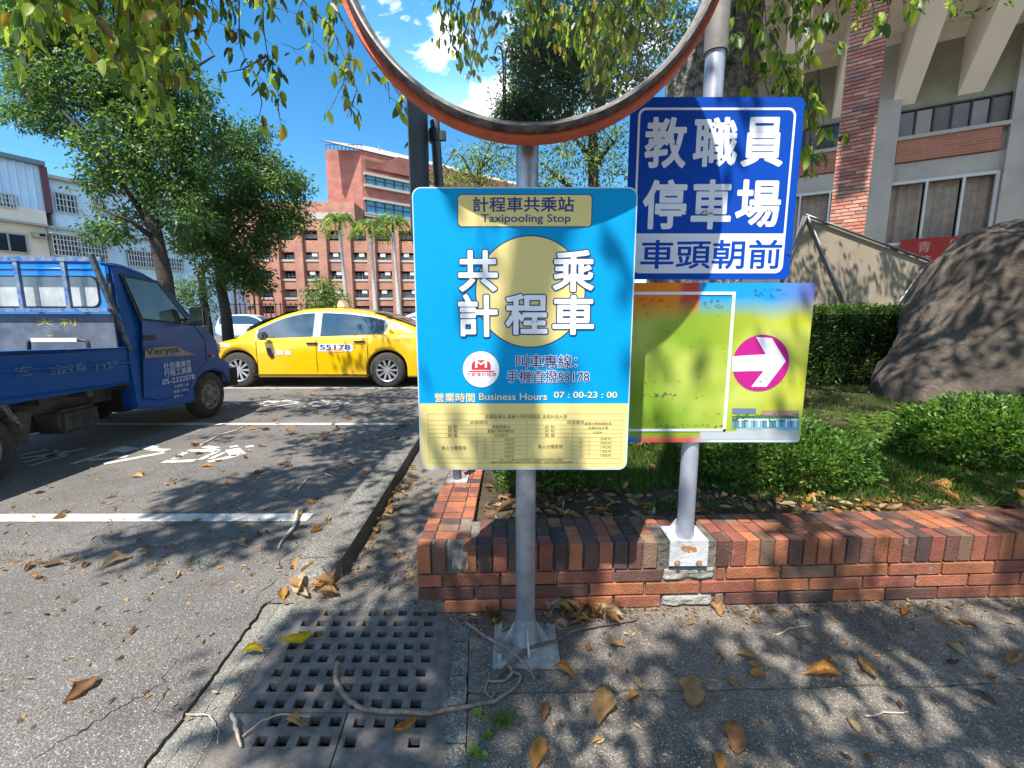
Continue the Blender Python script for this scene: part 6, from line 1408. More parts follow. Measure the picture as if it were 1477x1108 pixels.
# palms
for i, (pt, pbt) in enumerate((((490, 318), (502, 450)), ((534, 325), (543, 452)), ((567, 322), (577, 452)))):
    Y_ = 44; t_ = PY(pt[0], pt[1] + 14, Y_); bb = PY(pbt[0], pbt[1], Y_); root = thing('palm_tree', ('royal palm, leftmost of the three in front of the brick building', 'royal palm, middle one of the three in front of the brick building', 'royal palm, rightmost of the three, next to the taxi board')[i], 'palm tree', (bb.x, Y_, 0), 0, 'palms in front of the brick building')
    b = MB(); n_ = 12; pts = [Vector((bb.x, Y_, 0)).lerp(t_, k_ / n_) for k_ in range(n_ + 1)]; b.tube(pts, [.24 * (1.0 + .12 * sin(k_ * .6) - .03 * k_) for k_ in range(n_ + 1)], 10); wpart(b, 'trunk', mat('palm_trunk', (.38, .36, .33), .85, 0, (.5, .48, .45), 6), root, smooth=True)
    b = MB(); b.tube([t_, t_ + Vector((0, 0, 1.0))], [.17, .08], 8); wpart(b, 'crown_shaft', G_LEAF, root, smooth=True)
    for k_ in range(20):
        a = 2 * pi * k_ / 20 + random.uniform(-.2, .2); L_ = random.uniform(1.9, 2.5); el = random.uniform(.5, 1.9); ps = []; ds = []; sp = []
        for t in np.linspace(.08, 1, 26):
            p = t_ + Vector((cos(a) * L_ * t * .9, sin(a) * L_ * t * .9, .9 + L_ * (el * t - (el + .55) * t * t))) - root.location; sp.append(p)
            for s_ in (-1, 1): ps.append(p); ds.append((cos(a) * .6 - s_ * sin(a), sin(a) * .6 + s_ * cos(a), -.8))
        me = leaf_mesh('frond', ps, ds, rng.uniform(.4, .62, len(ps)), [G_LEAF, G_LEAF, G_LIME], rng.integers(0, 3, len(ps)), True, .34); link('frond', me, root)
# far fence
ff = thing('metal_fence', 'dark upright bar fence in front of the brick building', 'fence', PY(380, 460, 36)); a0, a1 = PY(325, 458, 36).x, PY(445, 458, 36).x; zt_ = PY(380, 437, 36).z
q = a0
while q < a1: b = MB(); b.box(q, q + .06, 35.97, 36.03, 0, zt_); wpart(b, 'bar', M_dark, ff); q += .42
for z_ in (zt_ - .15, .5): b = MB(); b.box(a0, a1, 35.94, 35.965, z_, z_ + .06); wpart(b, 'rail', M_dark, ff)
for i, p in enumerate((342, 369)):
    c = PY(p, 460, 34); t = thing('lamp_post', ('thin dark post left of the far fence', 'thin dark post standing before the far fence')[i], 'post', (c.x, 34, 0)); b = MB(); b.tube([(c.x, 34, 0), (c.x, 34, PY(p, 405 + 5 * i, 34).z)], .07, 6); wpart(b, 'shaft', M_dark, t)
    b = MB(); b.box(c.x - .2, c.x + .2, 33.85, 34.15, PY(p, 405 + 5 * i, 34).z, PY(p, 405 + 5 * i, 34).z + .12); wpart(b, 'cap', M_dark, t)
# ---------------- the overhanging tree: trunk behind the signs, limbs over the camera
OT = thing('overhanging_tree', 'old tree with furrowed bark behind the signs, its leafy twigs hanging over the scene', 'tree', (1.8, 4.3, .27))
def owp(p): return Vector(p) - OT.location
n_, m_ = 72, 90; b = MB()
ctr = lambda t: Vector((1.74 + .12 * t + .12 * t * t, 4.3 + .1 * t, .2 + 6.0 * t))
def tfn(u, v):
    c = ctr(v); a = 2 * pi * u; r_ = .455 - .12 * v + .25 * math.exp(-v * 22); z = c.z
    f_ = abs(mnoise.noise((a * 5.0 / 2 * cos(a * 0) , z * 1.3, 0))) if 0 else 0
    ca, sa = cos(a), sin(a); g_ = mnoise.noise((ca * 4.5, sa * 4.5, z * 1.1)); g2_ = mnoise.noise((ca * 12, sa * 12, z * 3.5)); r_ *= 1 + .05 * g_ ; r_ += -.03 * abs(g2_) + .02 * mnoise.noise((ca * 26, sa * 26, z * 9))
    return owp((c.x + ca * r_, c.y + sa * r_, z))
b.grid(tfn, 150, 150)
M_fur = mat('furrowed_bark', (.055, .048, .042), .95, 0, (.30, .27, .24), 20, 1.6, 45)
b.build('trunk', M_fur, OT, smooth=True)
top = ctr(1)
tips = [(-3.0, 1.5, 7.2), (0.5, -1.0, 7.0), (3.5, 1.5, 7.2), (4.5, 5.5, 7.5), (-2.0, 5.5, 7.6), (-5.0, 3.5, 6.8), (1.0, -3.5, 6.6), (-2.0, -3.0, 6.6), (-5.5, 6.5, 7.0), (2.8, -1.5, 6.8)]
for t_ in tips:
    s_ = ctr(random.uniform(.72, .98)); b = MB(); limb(b, owp(s_), owp(t_), .14, .03, .12, 8, 9); b.build('limb', M_fur, OT, smooth=True)
# canopy that throws the dappled shade: clumps of leaves placed along the sun's direction above the shaded ground
KX, KY = SUN.x / SUN.z, SUN.y / SUN.z
clumps = []; SHR = [(2.05, 3.0, .5), (3.2, 3.2, .6), (4.0, 4.3, .35), (2.6, 2.3, .25)]
def shade(gx, gy, h, gz_=0.):
    if .05 < gx < 1.75 and 1.72 < gy < 2.75 and random.random() < .84: return
    for (sx_, sy_, r_) in SHR:
        if (gx - sx_) ** 2 + (gy - sy_) ** 2 < r_ * r_ and random.random() < .75: return
    clumps.append((gx + KX * (h - gz_), gy + KY * (h - gz_), h))
LIT = [(960, 905, 120, 34), (985, 880, 60, 22), (880, 1065, 120, 42), (800, 1085, 60, 30), (1190, 925, 60, 20), (1340, 960, 60, 22), (1240, 1035, 110, 22), (1400, 1045, 90, 26), (1120, 1075, 100, 22), (1430, 900, 60, 16), (1300, 1090, 80, 18), (700, 1010, 40, 40), (640, 1050, 30, 40), (1020, 850, 60, 30), (890, 800, 60, 40), (640, 830, 60, 70), (1250, 800, 60, 60), (1330, 850, 40, 30), (560, 1010, 40, 24), (500, 890, 40, 14), (470, 1090, 60, 12), (1075, 815, 20, 40), (1290, 760, 60, 18), (730, 790, 60, 60), (1110, 945, 34, 12), (1180, 980, 30, 14)]
def lit(px, py): return any(((px - a) / c) ** 2 + ((py - b_) / d_) ** 2 < 1.5 for a, b_, c, d_ in LIT)
# right-hand pavement and wall
for _ in range(3300):
    px = random.uniform(590, 1700); py = random.uniform(735, 1180)
    if lit(px, py): continue
    if mnoise.noise((px * .009, py * .02, 1)) < -.06: continue
    g_ = G(px, py); dens = min(1, (g_.y / 1.9) ** 2.2)
    if random.random() > dens * (.62 if px > 700 else .4): continue
    shade(g_.x, g_.y, random.uniform(4.2, 5.6))
# grate: light patchy shade
for (px, py, rx, ry, n) in ((470, 930, 90, 22, 16), (420, 1000, 50, 30, 10), (600, 900, 50, 26, 14), (560, 960, 40, 18, 7), (620, 1010, 24, 40, 8), (480, 1060, 60, 16, 6), (560, 1090, 50, 14, 6), (600, 740, 50, 60, 16), (560, 820, 40, 30, 10), (640, 930, 24, 60, 10), (660, 720, 30, 30, 8)):
    for _ in range(n):
        a = random.uniform(0, 2 * pi); r_ = sqrt(random.random()); g_ = G(px + rx * r_ * cos(a), py + ry * r_ * sin(a)); shade(g_.x, g_.y, random.uniform(4.2, 5.4))
# bands of shade on the parking lot
for (px, py, rx, ry, n) in ((330, 770, 90, 16, 26), (220, 785, 90, 10, 16), (350, 715, 110, 18, 46), (450, 690, 90, 20, 44), (520, 660, 60, 18, 26), (300, 735, 60, 12, 16), (560, 640, 40, 18, 14), (420, 590, 90, 8, 40), (530, 585, 80, 16, 70), (560, 610, 50, 14, 30), (400, 632, 130, 5, 12), (480, 575, 120, 8, 40), (580, 570, 50, 10, 40), (470, 650, 60, 10, 12)):
    for _ in range(n):
        a = random.uniform(0, 2 * pi); r_ = sqrt(random.random()); g_ = G(px + rx * r_ * cos(a), py + ry * r_ * sin(a)); shade(g_.x, g_.y, random.uniform(4.6, 6.0))
# shade over garden, boulder, awning and signs
for _ in range(240):
    shade(random.gauss(5.9, 1.0), random.gauss(5.6, .9), random.uniform(5.0, 6.6), 1.2)
for _ in range(2600):
    gx = random.uniform(-.3, 11); gy = random.uniform(2.2, 8.6)
    if gy < 4.6 and mnoise.noise((gx * 1.4, gy * 1.4, 17)) > .05: continue
    if mnoise.noise((gx * 1.1, gy * 1.1, 7)) < -.17 or mnoise.noise((gx * 3.1, gy * 3.1, 2)) < -.28: continue
    shade(gx, gy, random.uniform(5.0, 6.6), .3)
for (px, py, Y_, n) in ((560, 500, 8.0, 10), (520, 540, 7.7, 10), (480, 560, 7.6, 8), (590, 470, 8.2, 8)):
    for _ in range(n):
        p = PY(px + random.uniform(-20, 20), py + random.uniform(-20, 20), Y_); h = random.uniform(5, 6.4); clumps.append((p.x + KX * (h - p.z), p.y + KY * (h - p.z), h))
clumps = [c for c in clumps if not (c[1] > .3 and (c[2] - H) / c[1] < .66) or c[0] / max(c[1], .1) > .62]
pos, d, sz, mi = clump_leaves(clumps, 13, .065, .11, [G_LEAF, G_DARK, G_LIME, G_BRN], (5, 2, 2.5, .5), down=.1, wide=1.15)
o = link('canopy', leaf_mesh('canopy', pos - np.array(OT.location), d, sz, [G_LEAF, G_DARK, G_LIME, G_BRN], mi, True, 1.15), OT); o['kind'] = 'stuff'
print('canopy leaves', len(pos))
# hanging twigs with real leaves. (polyline in sight-line coordinates, distance, leaves per step, kind)
leaf_proto = []
for k_, m_ in enumerate((G_LIME, G_LEAF, G_YEL, G_BRN, G_DARK)):
    me = bpy.data.meshes.new('leaf'); v_ = LEAFV * np.array([1.25, 1, 1]); me.from_pydata(v_.tolist(), [], LEAFF); me.materials.append(m_); me.polygons.foreach_set('use_smooth', [True] * 6); leaf_proto.append(me)
BIG = []                                  # (pos, dir, size, kind, px size)
tw_b = MB()
def twig(pts, Y, per, palette, size, step=10, spread=9, r=.006, up=True):
    P_ = [PY(x, y, Y + (0 if len(q_) < 3 else q_[2])) for q_ in pts for x, y in ((q_[0], q_[1]),)]
    if up:
        s_ = P_[0] + Vector((random.uniform(-.3, .3), random.uniform(-.4, .6), 1.6)); P_ = [s_, (s_ + P_[0]) / 2 + Vector((.1, 0, .1))] + P_
    tw_b.tube([owp(p) for p in P_], [r * (1.6 - 1.3 * i / (len(P_) - 1)) for i in range(len(P_))], 5, cap=False)
    for (a, c) in zip(P_, P_[1:]):
        L_ = (c - a).length; st = step * Y / F; n = max(1, int(L_ / st))
        for i in range(n):
            p = a.lerp(c, (i + random.random()) / n)
            side = Vector((random.uniform(-1, 1), random.uniform(-1, 1), random.uniform(-.9, .3))) * spread * Y / F
            q = p + side; tw_b.tube([owp(p), owp(q)], [.0022, .0015], 3, cap=False)
            for _ in range(per):
                d_ = Vector((random.gauss(0, .45), random.gauss(0, .45), -1 + random.gauss(0, .35))); k_ = random.choices(range(5), palette)[0]
                BIG.append((owp(q) + Vector((random.gauss(0, .014), random.gauss(0, .014), random.gauss(0, .012))), d_, size * random.uniform(.7, 1.25), k_, size / Y))
PG = (8, 2.4, .7, .5, .5); PO = (4, 4, .5, 1.6, 1.2); PM = (6, 4, .25, .3, 1.6)
# left bright mass
for (x, y0, y1, dx) in ((25, -40, 40, 10), (50, -50, 62, -12), (75, -40, 28, 10), (95, -40, 55, 15), (130, -50, 60, 14), (160, -60, 100, 10), (185, -60, 130, 5), (205, -50, 110, 20), (225, -60, 132, 10), (245, -50, 105, 8), (258, -40, 60, 6), (175, -50, 60, -8), (215, -50, 70, -14), (110, -50, 20, 0), (235, -50, 80, -20)):
    twig([(x, y0), (x + dx * .4, (y0 + y1) / 2), (x + dx, y1)], random.uniform(2.4, 3.0), 4, PG, .10, 9, 26)
# dangling twigs against the sky
for pts in ([(300, -20), (310, 20), (300, 50)], [(275, -20), (285, 30), (282, 60)], [(325, -20), (340, 25), (335, 50)], [(378, -30), (380, 40), (386, 80), (402, 115), (400, 160)], [(345, -20), (345, 60), (355, 90), (385, 92)],
            [(386, 85), (370, 110), (378, 150), (372, 175)], [(386, 80), (350, 100), (325, 105)], [(400, 150), (405, 180)], [(420, -20), (450, 15), (452, 60), (430, 72), (405, 62)], [(452, 15), (480, 40), (500, 90), (490, 120)],
            [(470, -20), (500, 40), (505, 100), (480, 150)], [(500, 90), (515, 130), (500, 170)], [(330, -30), (340, 10)], [(440, -20), (435, 10)], [(480, -20), (485, 30)], [(365, -30), (400, 12), (430, 20)], [(540, 80), (560, 120), (562, 150)], [(565, 120), (585, 150), (590, 185)]):
    twig(pts, random.uniform(2.6, 3.2), 3, PO, .085, 13, 14, .004, up=pts[0][1] < 0)
# above and right of the mirror
for (x, y0, y1, dx) in ((1065, -40, 60, 10), (1080, -40, 90, 8), (1100, -50, 120, 12), (1120, -50, 80, -8), (1140, -50, 130, 14), (1165, -50, 100, 10), (1185, -50, 60, 8), (1090, 60, 170, 30), (1120, 70, 150, 40), (1150, 90, 210, 24), (1165, 130, 250, 6), (1200, -50, 30, 10), (1225, -50, 12, 12), (1250, -50, 15, 10), (1275, -50, 25, 8), (1300, -50, 20, 5), (1330, -50, 5, 10), (1370, -50, 2, 10), (1130, 120, 180, -20), (1180, 100, 190, 10), (1170, 200, 245, 2), (1110, 40, 150, 60)):
    twig([(x, y0), (x + dx * .4, (y0 + y1) / 2), (x + dx, y1)], random.uniform(3.0, 4.0), 5, PM, .098, 12, 22, .005, up=y0 < 0)
# branches hanging behind the camera, which the mirror shows
def rtwig(px, py, dist, L_, per, palette, size=.085):
    from_c = Vector((mc.x, mc.y + sqrt(RC * RC - Rm * Rm), mc.z)); d_ = ray(px, py).normalized(); oc = EYE - from_c; bq = oc.dot(d_); t = -bq - sqrt(max(0, bq * bq - (oc.dot(oc) - RC * RC))); P_ = EYE + d_ * t; n = (P_ - from_c).normalized(); r_ = d_ - n * 2 * d_.dot(n); q = P_ + r_ * dist
    pts = [q + Vector((random.uniform(-.2, .2), random.uniform(-.2, .2), L_)), q + Vector((random.uniform(-.1, .1), 0, L_ * .5)), q]
    tw_b.tube([owp(p) for p in pts], [.007, .005, .003], 5, cap=False)
    for i in range(int(L_ / .045)):
        p = pts[0].lerp(q, random.random() ** .8); s_ = Vector((random.gauss(0, .1), random.gauss(0, .1), random.gauss(0, .06)))
        for _ in range(per): BIG.append((owp(p + s_) + Vector((random.gauss(0, .03), random.gauss(0, .03), random.gauss(0, .02))), Vector((random.gauss(0, .45), random.gauss(0, .45), -1)), size * random.uniform(.7, 1.3), random.choices(range(5), palette)[0], size / (dist + 1.7)))
for (x, y) in ((640, 30), (655, 60), (665, 75), (672, 95), (680, 110), (690, 60), (700, 20), (705, 5), (770, 50), (785, 75), (800, 40), (820, 60), (840, 85), (850, 110), (860, 130), (868, 95), (880, 105), (890, 80), (905, 60), (915, 40), (930, 50), (945, 30), (960, 30), (830, 20), (870, 40), (790, 20), (990, 5), (760, 10), (900, 20), (875, 118), (855, 70), (810, 80)):
    rtwig(x, y, random.uniform(1.5, 2.3), random.uniform(.35, .8), 4, (6, 4, .9, .4, 1) if x > 760 else (2, 5, .3, 1.5, 2))
tw_b.build('twigs', M_twig, OT, recalc=False)
BIG.sort(key=lambda t: -t[4])
def vis(b_):
    p = b_[0] + OT.location; 
    if p.y < .5: return False
    zc = p.y * cos(PITCH) - (p.z - H) * sin(PITCH); u_ = p.y * sin(PITCH) + (p.z - H) * cos(PITCH); return abs(p.x / zc * F) < 745 and u_ / zc * F < 560
V_ = [q for q in BIG if vis(q)]; random.shuffle(V_); V_.sort(key=lambda t: -t[4] * t[2] * 10)
big = V_[:296]; ids = set(id(q) for q in big); rest = [q for q in BIG if id(q) not in ids]
for (p, d_, s_, k_, _) in big:
    o = link('leaf', leaf_proto[k_], OT); o.location = p; R_ = rotm(np.array([d_[:]]), np.array([random.uniform(-1.5, 1.5)]))[0]; o.rotation_euler = Matrix(R_.tolist()).to_euler(); o.scale = (s_,) * 3
o = link('leaves', leaf_mesh('leaves', [q[0][:] for q in rest], [q[1][:] for q in rest], np.array([q[2] for q in rest]), [G_LIME, G_LEAF, G_YEL, G_BRN, G_DARK], [q[3] for q in rest], False, 1.25), OT); o['kind'] = 'stuff'
print('hanging leaves', len(BIG), 'visible', len(V_))
# ---------------- behind the camera: what the mirror shows
def rp_(px, py, dist):
    from_c = Vector((mc.x, mc.y + sqrt(RC * RC - Rm * Rm), mc.z)); d_ = ray(px, py).normalized(); oc = EYE - from_c; bq = oc.dot(d_); t = -bq - sqrt(max(0, bq * bq - (oc.dot(oc) - RC * RC))); P_ = EYE + d_ * t; n = (P_ - from_c).normalized(); return P_ + (d_ - n * 2 * d_.dot(n)) * dist
dt = thing('dense_tree', 'dense dark tree behind the camera, seen only in the round mirror', 'tree', (5.0, -14, 0)); cs = []
for (x, y, rpx) in ((745, 178, 18), (760, 150, 26), (790, 130, 40), (830, 110, 50), (870, 100, 60), (920, 90, 60), (780, 90, 34), (820, 50, 50), (770, 180, 30), (820, 170, 40), (880, 140, 50), (940, 60, 60), (800, 10, 50), (870, 30, 60), (765, 60, 22), (960, 20, 60), (850, -20, 60), (742, 160, 10)):
    c = rp_(x, y, 15); 
    for _ in range(80):
        v = rng.normal(size=3); v /= np.linalg.norm(v); v *= rng.random() ** .4 * rpx * 15 / F * 3.0; cs.append(tuple(Vector((c.x + v[0], c.y + v[1], max(.2, c.z + v[2]))) - dt.location))
pos, d, sz, mi = clump_leaves(cs, 34, .30, .24, [G_DARK, G_LEAF], (4, 1.2)); link('crown', leaf_mesh('crown', pos, d, sz, [G_DARK, G_LEAF], mi, True, 1.1), dt)
b = MB(); b.tube([(0, 0, 0), (.1, 0, 3), (0, .2, 6)], [.35, .28, .15], 10); b.build('trunk', M_bark2, dt)
lp_ = rp_(727, 66, 14); st = thing('street_lamp', 'slender double arched street lamp seen only in the round mirror', 'street lamp', (lp_.x, lp_.y, 0))
b = MB(); w_ = .55; zt_ = lp_.z
for s_ in (-1, 1):
    pts = [(lp_.x + s_ * .05, lp_.y, 0), (lp_.x + s_ * .05, lp_.y, zt_ - .9)] + [(lp_.x + s_ * (.05 + (w_ - .05) * (1 - cos(a)) / 2 * 1.0), lp_.y, zt_ - .9 + .9 * sin(a)) for a in np.linspace(.3, pi * .8, 10)]
    b.tube(pts, .045, 6)
wpart(b, 'post', M_dark, st)
for s_ in (-1, 1): b = MB(); b.tube([(lp_.x + s_ * w_ * .9, lp_.y, zt_ - .48), (lp_.x + s_ * w_ * 1.0, lp_.y, zt_ - .62)], [.10, .28], 12); wpart(b, 'lamp_shade', M_dark, st)
# ================================================================== LITTER: dry leaves, sticks
LM = [mat('dry_leaf_' + n, c, .7, 0, vec(c, .6), 25, .1, 60, transl=vec(c, .8)) for n, c in (('tan', (.54, .32, .14)), ('brown', (.30, .15, .065)), ('pale', (.66, .48, .27)), ('orange', (.60, .29, .07)), ('dark', (.15, .09, .05)))]
M_yl = mat('fresh_yellow_leaf', (.62, .45, .02), .4, transl=(.5, .4, .02))
dry = []
def dry_mesh(k, m):
    r = random.Random(k); nu, nv = 12, 6; bend = r.uniform(-1.6, 2.2); curl = r.uniform(.7, 2.6); tw_ = r.uniform(-.9, .9); b = MB()
    def fn(u, v):
        w = .37 * (sin(pi * min(1, u * 1.02)) ** .75) * (1 - .25 * u) + .004; w *= 1 + .5 * mnoise.noise((u * 5, 3.3 if v > .5 else 8.1, k * 1.7)); t = (v - .5) * 2; x = t * w; a = curl * t; ph = bend * (u - .5)
        yy = sin(ph * .9) / (.9 if abs(bend) > .1 else 1) if abs(bend) > .1 else u - .5
        yy = (sin(ph) / bend) if abs(bend) > .1 else u - .5; zz = ((1 - cos(ph)) / bend) if abs(bend) > .1 else 0
        xx = sin(a) * w / curl; zc = (1 - cos(a)) * w / curl; c_, s_ = cos(tw_ * (u - .5)), sin(tw_ * (u - .5)); n = .075 * mnoise.noise((u * 4, v * 3.2, k)) + .03 * mnoise.noise((u * 9, v * 7, k + 5))
        return (xx * c_ - (zc + zz) * s_ * .5, yy, (zc + zz) * c_ + xx * s_ * .6 + n)
    b.grid(fn, nu, nv); b.tube([(0, -.45, 0), (0.01, -.62, .02), (.03, -.75, .0)], .012, 4, cap=False)
    zmin = min(v[2] for v in b.v); b.v = [(x, y, z - zmin) for x, y, z in b.v]
    me = b.mesh('dry_leaf', m, True); return me
NV = 12
variants = [[dry_mesh(k, m) for k in range(NV)] for m in LM]; yv = [dry_mesh(k, M_yl) for k in range(3)]
def leaf_at(p, size, mi=None, rz=None, label=None, group=None, mesh=None, tilt=.15):
    mi = random.choices(range(5), (4, 2.4, 2, 2, 1))[0] if mi is None else mi
    o = link('dry_leaf', mesh or random.choice(variants[mi])); o.location = p; o.rotation_euler = (random.uniform(-tilt, tilt), random.uniform(-tilt, tilt), random.uniform(0, 6.28) if rz is None else rz); o.scale = (size,) * 3
    return tag(o, label, 'leaf', group)
TOP = .298
special = [(118, 998, 0, .12, 1, 'lone reddish brown curled leaf on bare asphalt at the lower left'), (192, 912, 0, .06, 0, 'small tan leaf alone on the asphalt left of the drain'), (255, 832, 0, .075, 2, 'pale leaf on the asphalt below the wide white line'),
    (168, 812, 0, .15, 2, 'long pale leaf left of the others below the white line'), (345, 785, 0, .13, 2, 'big tan leaf under the end of the white line'), (430, 742, 0, .09, 3, 'leaf standing on the right end of the nearest white line'),
    (424, 1046, -.002, .09, 0, 'crumpled tan leaf on the lower left of the drain grate'), (585, 1052, -.002, .1, 3, 'orange brown leaf on the lower right of the drain grate'), (815, 972, .01, .11, 3, 'curled orange leaf at the right of the centre pole base'),
    (890, 932, 0, .075, 0, 'small leaf with a stalk right of the centre pole base'), (1076, 950, 0, .085, 0, 'wide tan leaf in the middle of the right pavement'), (1035, 955, 0, .05, 2, 'tiny pale leaf left of the wide tan leaf on the pavement'),
    (1092, 975, 0, .075, 3, 'orange tan leaf just below the wide tan leaf on the pavement'), (1185, 976, 0, .15, 3, 'large flat orange leaf on the right pavement'), (1250, 968, 0, .13, 0, 'long curled leaf right of the large orange leaf'),
    (1000, 1000, 0, .15, 0, 'bundle like folded leaf in the centre of the right pavement'), (1060, 1065, 0, .12, 1, 'crumpled brown leaf at the bottom of the right pavement'), (870, 1022, 0, .16, 0, 'slender twisted leaf below the centre pole'),
    (785, 1030, 0, .085, 1, 'dark curved leaf on the pavement joint'), (778, 1090, 0, .11, 3, 'orange leaf touching the bottom edge right of the weeds'), (1462, 955, 0, .12, 0, 'tan leaf at the right edge of the pavement'), (1378, 938, 0, .08, 2, 'pale thin leaf on the pavement near the right edge'),
    (1305, 885, 0, .1, 3, 'upright orange leaf by the foot of the brick wall at the right'), (845, 888, 0, .13, 1, 'large brown leaf leaning on the wall behind the centre pole'), (1035, 880, 0, .12, 0, 'leaf at the foot of the wall under the rusty bracket'),
    (725, 910, 0, .1, 0, 'leaf in front of the wall left of the centre pole'), (568, 798, 0, .075, 3, 'orange leaf on the walkway right of the kerb nose'), (385, 560 + 210, 0, .06, 4, 'dark small leaf left of the kerb'), (470, 848, 0, .12, 3, 'largest leaf of the pile at the kerb nose'),
    (160, 718, 0, .09, 2, 'pale leaf between painted characters and white line at the left'), (240, 700, 0, .08, 2, 'pale leaf among painted characters'), (375, 690, 0, .06, 2, 'yellowish small leaf right of the painted characters'), (590, 700, 0, .09, 0, 'leaf on the walkway beside the kerb middle')]
for (px, py, z, s_, mi, lab) in special: leaf_at(G(px, py, z) + Vector((0, 0, .002)), s_ * .85, mi, None, lab)
leaf_at(G(430, 928, 0) + Vector((0, 0, .003)), .12, None, 1.9, 'fresh yellow leaf on the upper left corner of the drain grate', mesh=yv[0]); leaf_at(G(365, 943, 0) + Vector((0, 0, .003)), .09, None, 1.5, 'fresh yellow leaf on the cracked concrete beside the grate', mesh=yv[1])
g1 = 'dry leaves scattered over the parking bays'; g2_ = 'dry leaves scattered over the pavement'; g3 = 'dry leaves lying in the garden bed'; g4 = 'dry leaves piled against the kerb'
zones = [(0, 600, 770, 740, 42, g1, .055, .1), (350, 600, 690, 800, 26, g1, .05, .09), (330, 600, 566, 620, 44, g1, .07, .13), (1, 480, 780, 860, 9, g1, .05, .08), (520, 610, 690, 790, 14, g2_, .04, .08)]
for (x0_, x1_, ya, yb_, n_, gname, s0_, s1_) in ((0, 480, 690, 870, 20, g1, .05, .09), (330, 600, 560, 640, 40, g1, .07, .12), (180, 560, 640, 700, 22, g1, .06, .10), (440, 590, 660, 770, 12, g1, .05, .09)):
    for _ in range(n_): leaf_at(G(random.uniform(x0_, x1_), random.uniform(ya, yb_)) + Vector((0, 0, .002)), random.uniform(s0_, s1_), None, None, 'dry fallen leaf among many on the asphalt of the parking bays', g1)
for _ in range(26):
    px, py = random.uniform(425, 490), random.uniform(822, 866); leaf_at(G(px, py) + Vector((0, 0, random.uniform(.0, .05))), random.uniform(.06, .11), None, None, 'dry leaf in the pile against the kerb nose', g4, tilt=.7)
for _ in range(16): 
    px = random.uniform(540, 600); py = 790 - (px - 520) * 1.35 + random.uniform(-14, 14); leaf_at(G(px, py) + Vector((0, 0, random.uniform(.0, .02))), random.uniform(.05, .09), None, None, 'dry leaf on the narrow walkway between kerb and wall', g2_, tilt=.4)
for _ in range(30):
    px, py = random.uniform(790, 1477), random.uniform(885, 1100); leaf_at(G(px, py) + Vector((0, 0, .002)), random.uniform(.025, .06), None, None, 'small dry leaf on the shaded pavement', 'small dry leaves on the shaded pavement')
for _ in range(16): px = random.uniform(690, 900); leaf_at(G(px, random.uniform(882, 905)) + Vector((0, 0, random.uniform(0, .03))), random.uniform(.06, .12), None, None, 'dry leaf heaped at the foot of the wall round the centre pole', 'dry leaves at the foot of the wall', tilt=.6)
for _ in range(92):
    x = random.uniform(-.1, 4.6); y = random.uniform(wb_(x) + .02, 3.3); leaf_at(Vector((x, y, gz(x, y) + .01 + .015 * random.random())), random.uniform(.06, .11), None, None, 'dry leaf lying in the garden bed behind the brick wall', g3, tilt=.8)
# finer litter that nobody could count
def litter(n, f_, name, s0_, s1_):
    pos = np.array([f_() for _ in range(n)]); d = rng.normal(size=(n, 3)); d[:, 2] *= .25
    tag(link(name, leaf_mesh(name, pos, d, rng.uniform(s0_, s1_, n), LM, rng.integers(0, 5, n), False, 1.0)), kind='stuff')
def f1():
    s_ = random.uniform(.1, 4.2); t_ = abs(random.gauss(0, .05)) if random.random() < .7 else random.uniform(0, .55); p = P(s_, -.01 - t_, .003); return (p.x, p.y, .004 + random.random() * .006)
def f2(): x = random.uniform(-.15, 7); y = (random.uniform(wb_(x) + .01, 5.6) if random.random() < .5 else wb_(x) + .01 + abs(random.gauss(0, .22))) ; return (x, y, gz(x, y) + random.uniform(.005, .03))
def f3():
    r_ = random.random()
    if r_ < .45: g_ = G(random.uniform(330, 600), random.uniform(562, 640))
    elif r_ < .93: g_ = G(random.uniform(0, 600), random.uniform(640, 850))
    else: g_ = G(random.uniform(0, 420), random.uniform(850, 1050))
    return (g_.x, g_.y, .004)
def f4(): p = G(random.uniform(500, 640), random.uniform(690, 850)); return (min(-.40, max(kr(max(1.8, p.y)) + .03, p.x)), max(1.8, p.y), .004)
litter(1600, f1, 'leaf_crumbs', .006, .028); litter(2600, f2, 'leaf_litter', .03, .08); litter(1500, f3, 'leaf_crumbs', .008, .04); litter(350, f4, 'leaf_crumbs', .01, .035)
def pebble_field(n, f_, name, m, s0_, s1_):
    b = MB()
    for _ in range(n):
        c = Vector(f_()); s_ = random.uniform(s0_, s1_); R_ = Matrix.Rotation(random.uniform(0, 6), 4, 'Z')
        vs = [c + R_ @ Vector(q) * s_ for q in ((1, 0, 0), (0, .8, 0), (-1, .1, 0), (.1, -.7, 0), (0, 0, .8))]; b.add(vs, [(0, 1, 4), (1, 2, 4), (2, 3, 4), (3, 0, 4)])
    tag(b.build(name, m, recalc=False), kind='stuff')
pebble_field(1500, lambda: (lambda g_: (g_.x, g_.y, 0))(G(random.uniform(690, 1477), random.uniform(880, 1108))), 'grit', mat('pale_grit', (.35, .33, .31), .9), .0015, .004)
pebble_field(1500, lambda: (lambda q_: (G(random.uniform(0, 370 - (q_ - 865) * .76 if q_ > 865 else 430), q_))[:])(random.uniform(600, 1108)), 'grit', mat('pale_grit', (.35, .33, .31), .9), .0015, .0045)
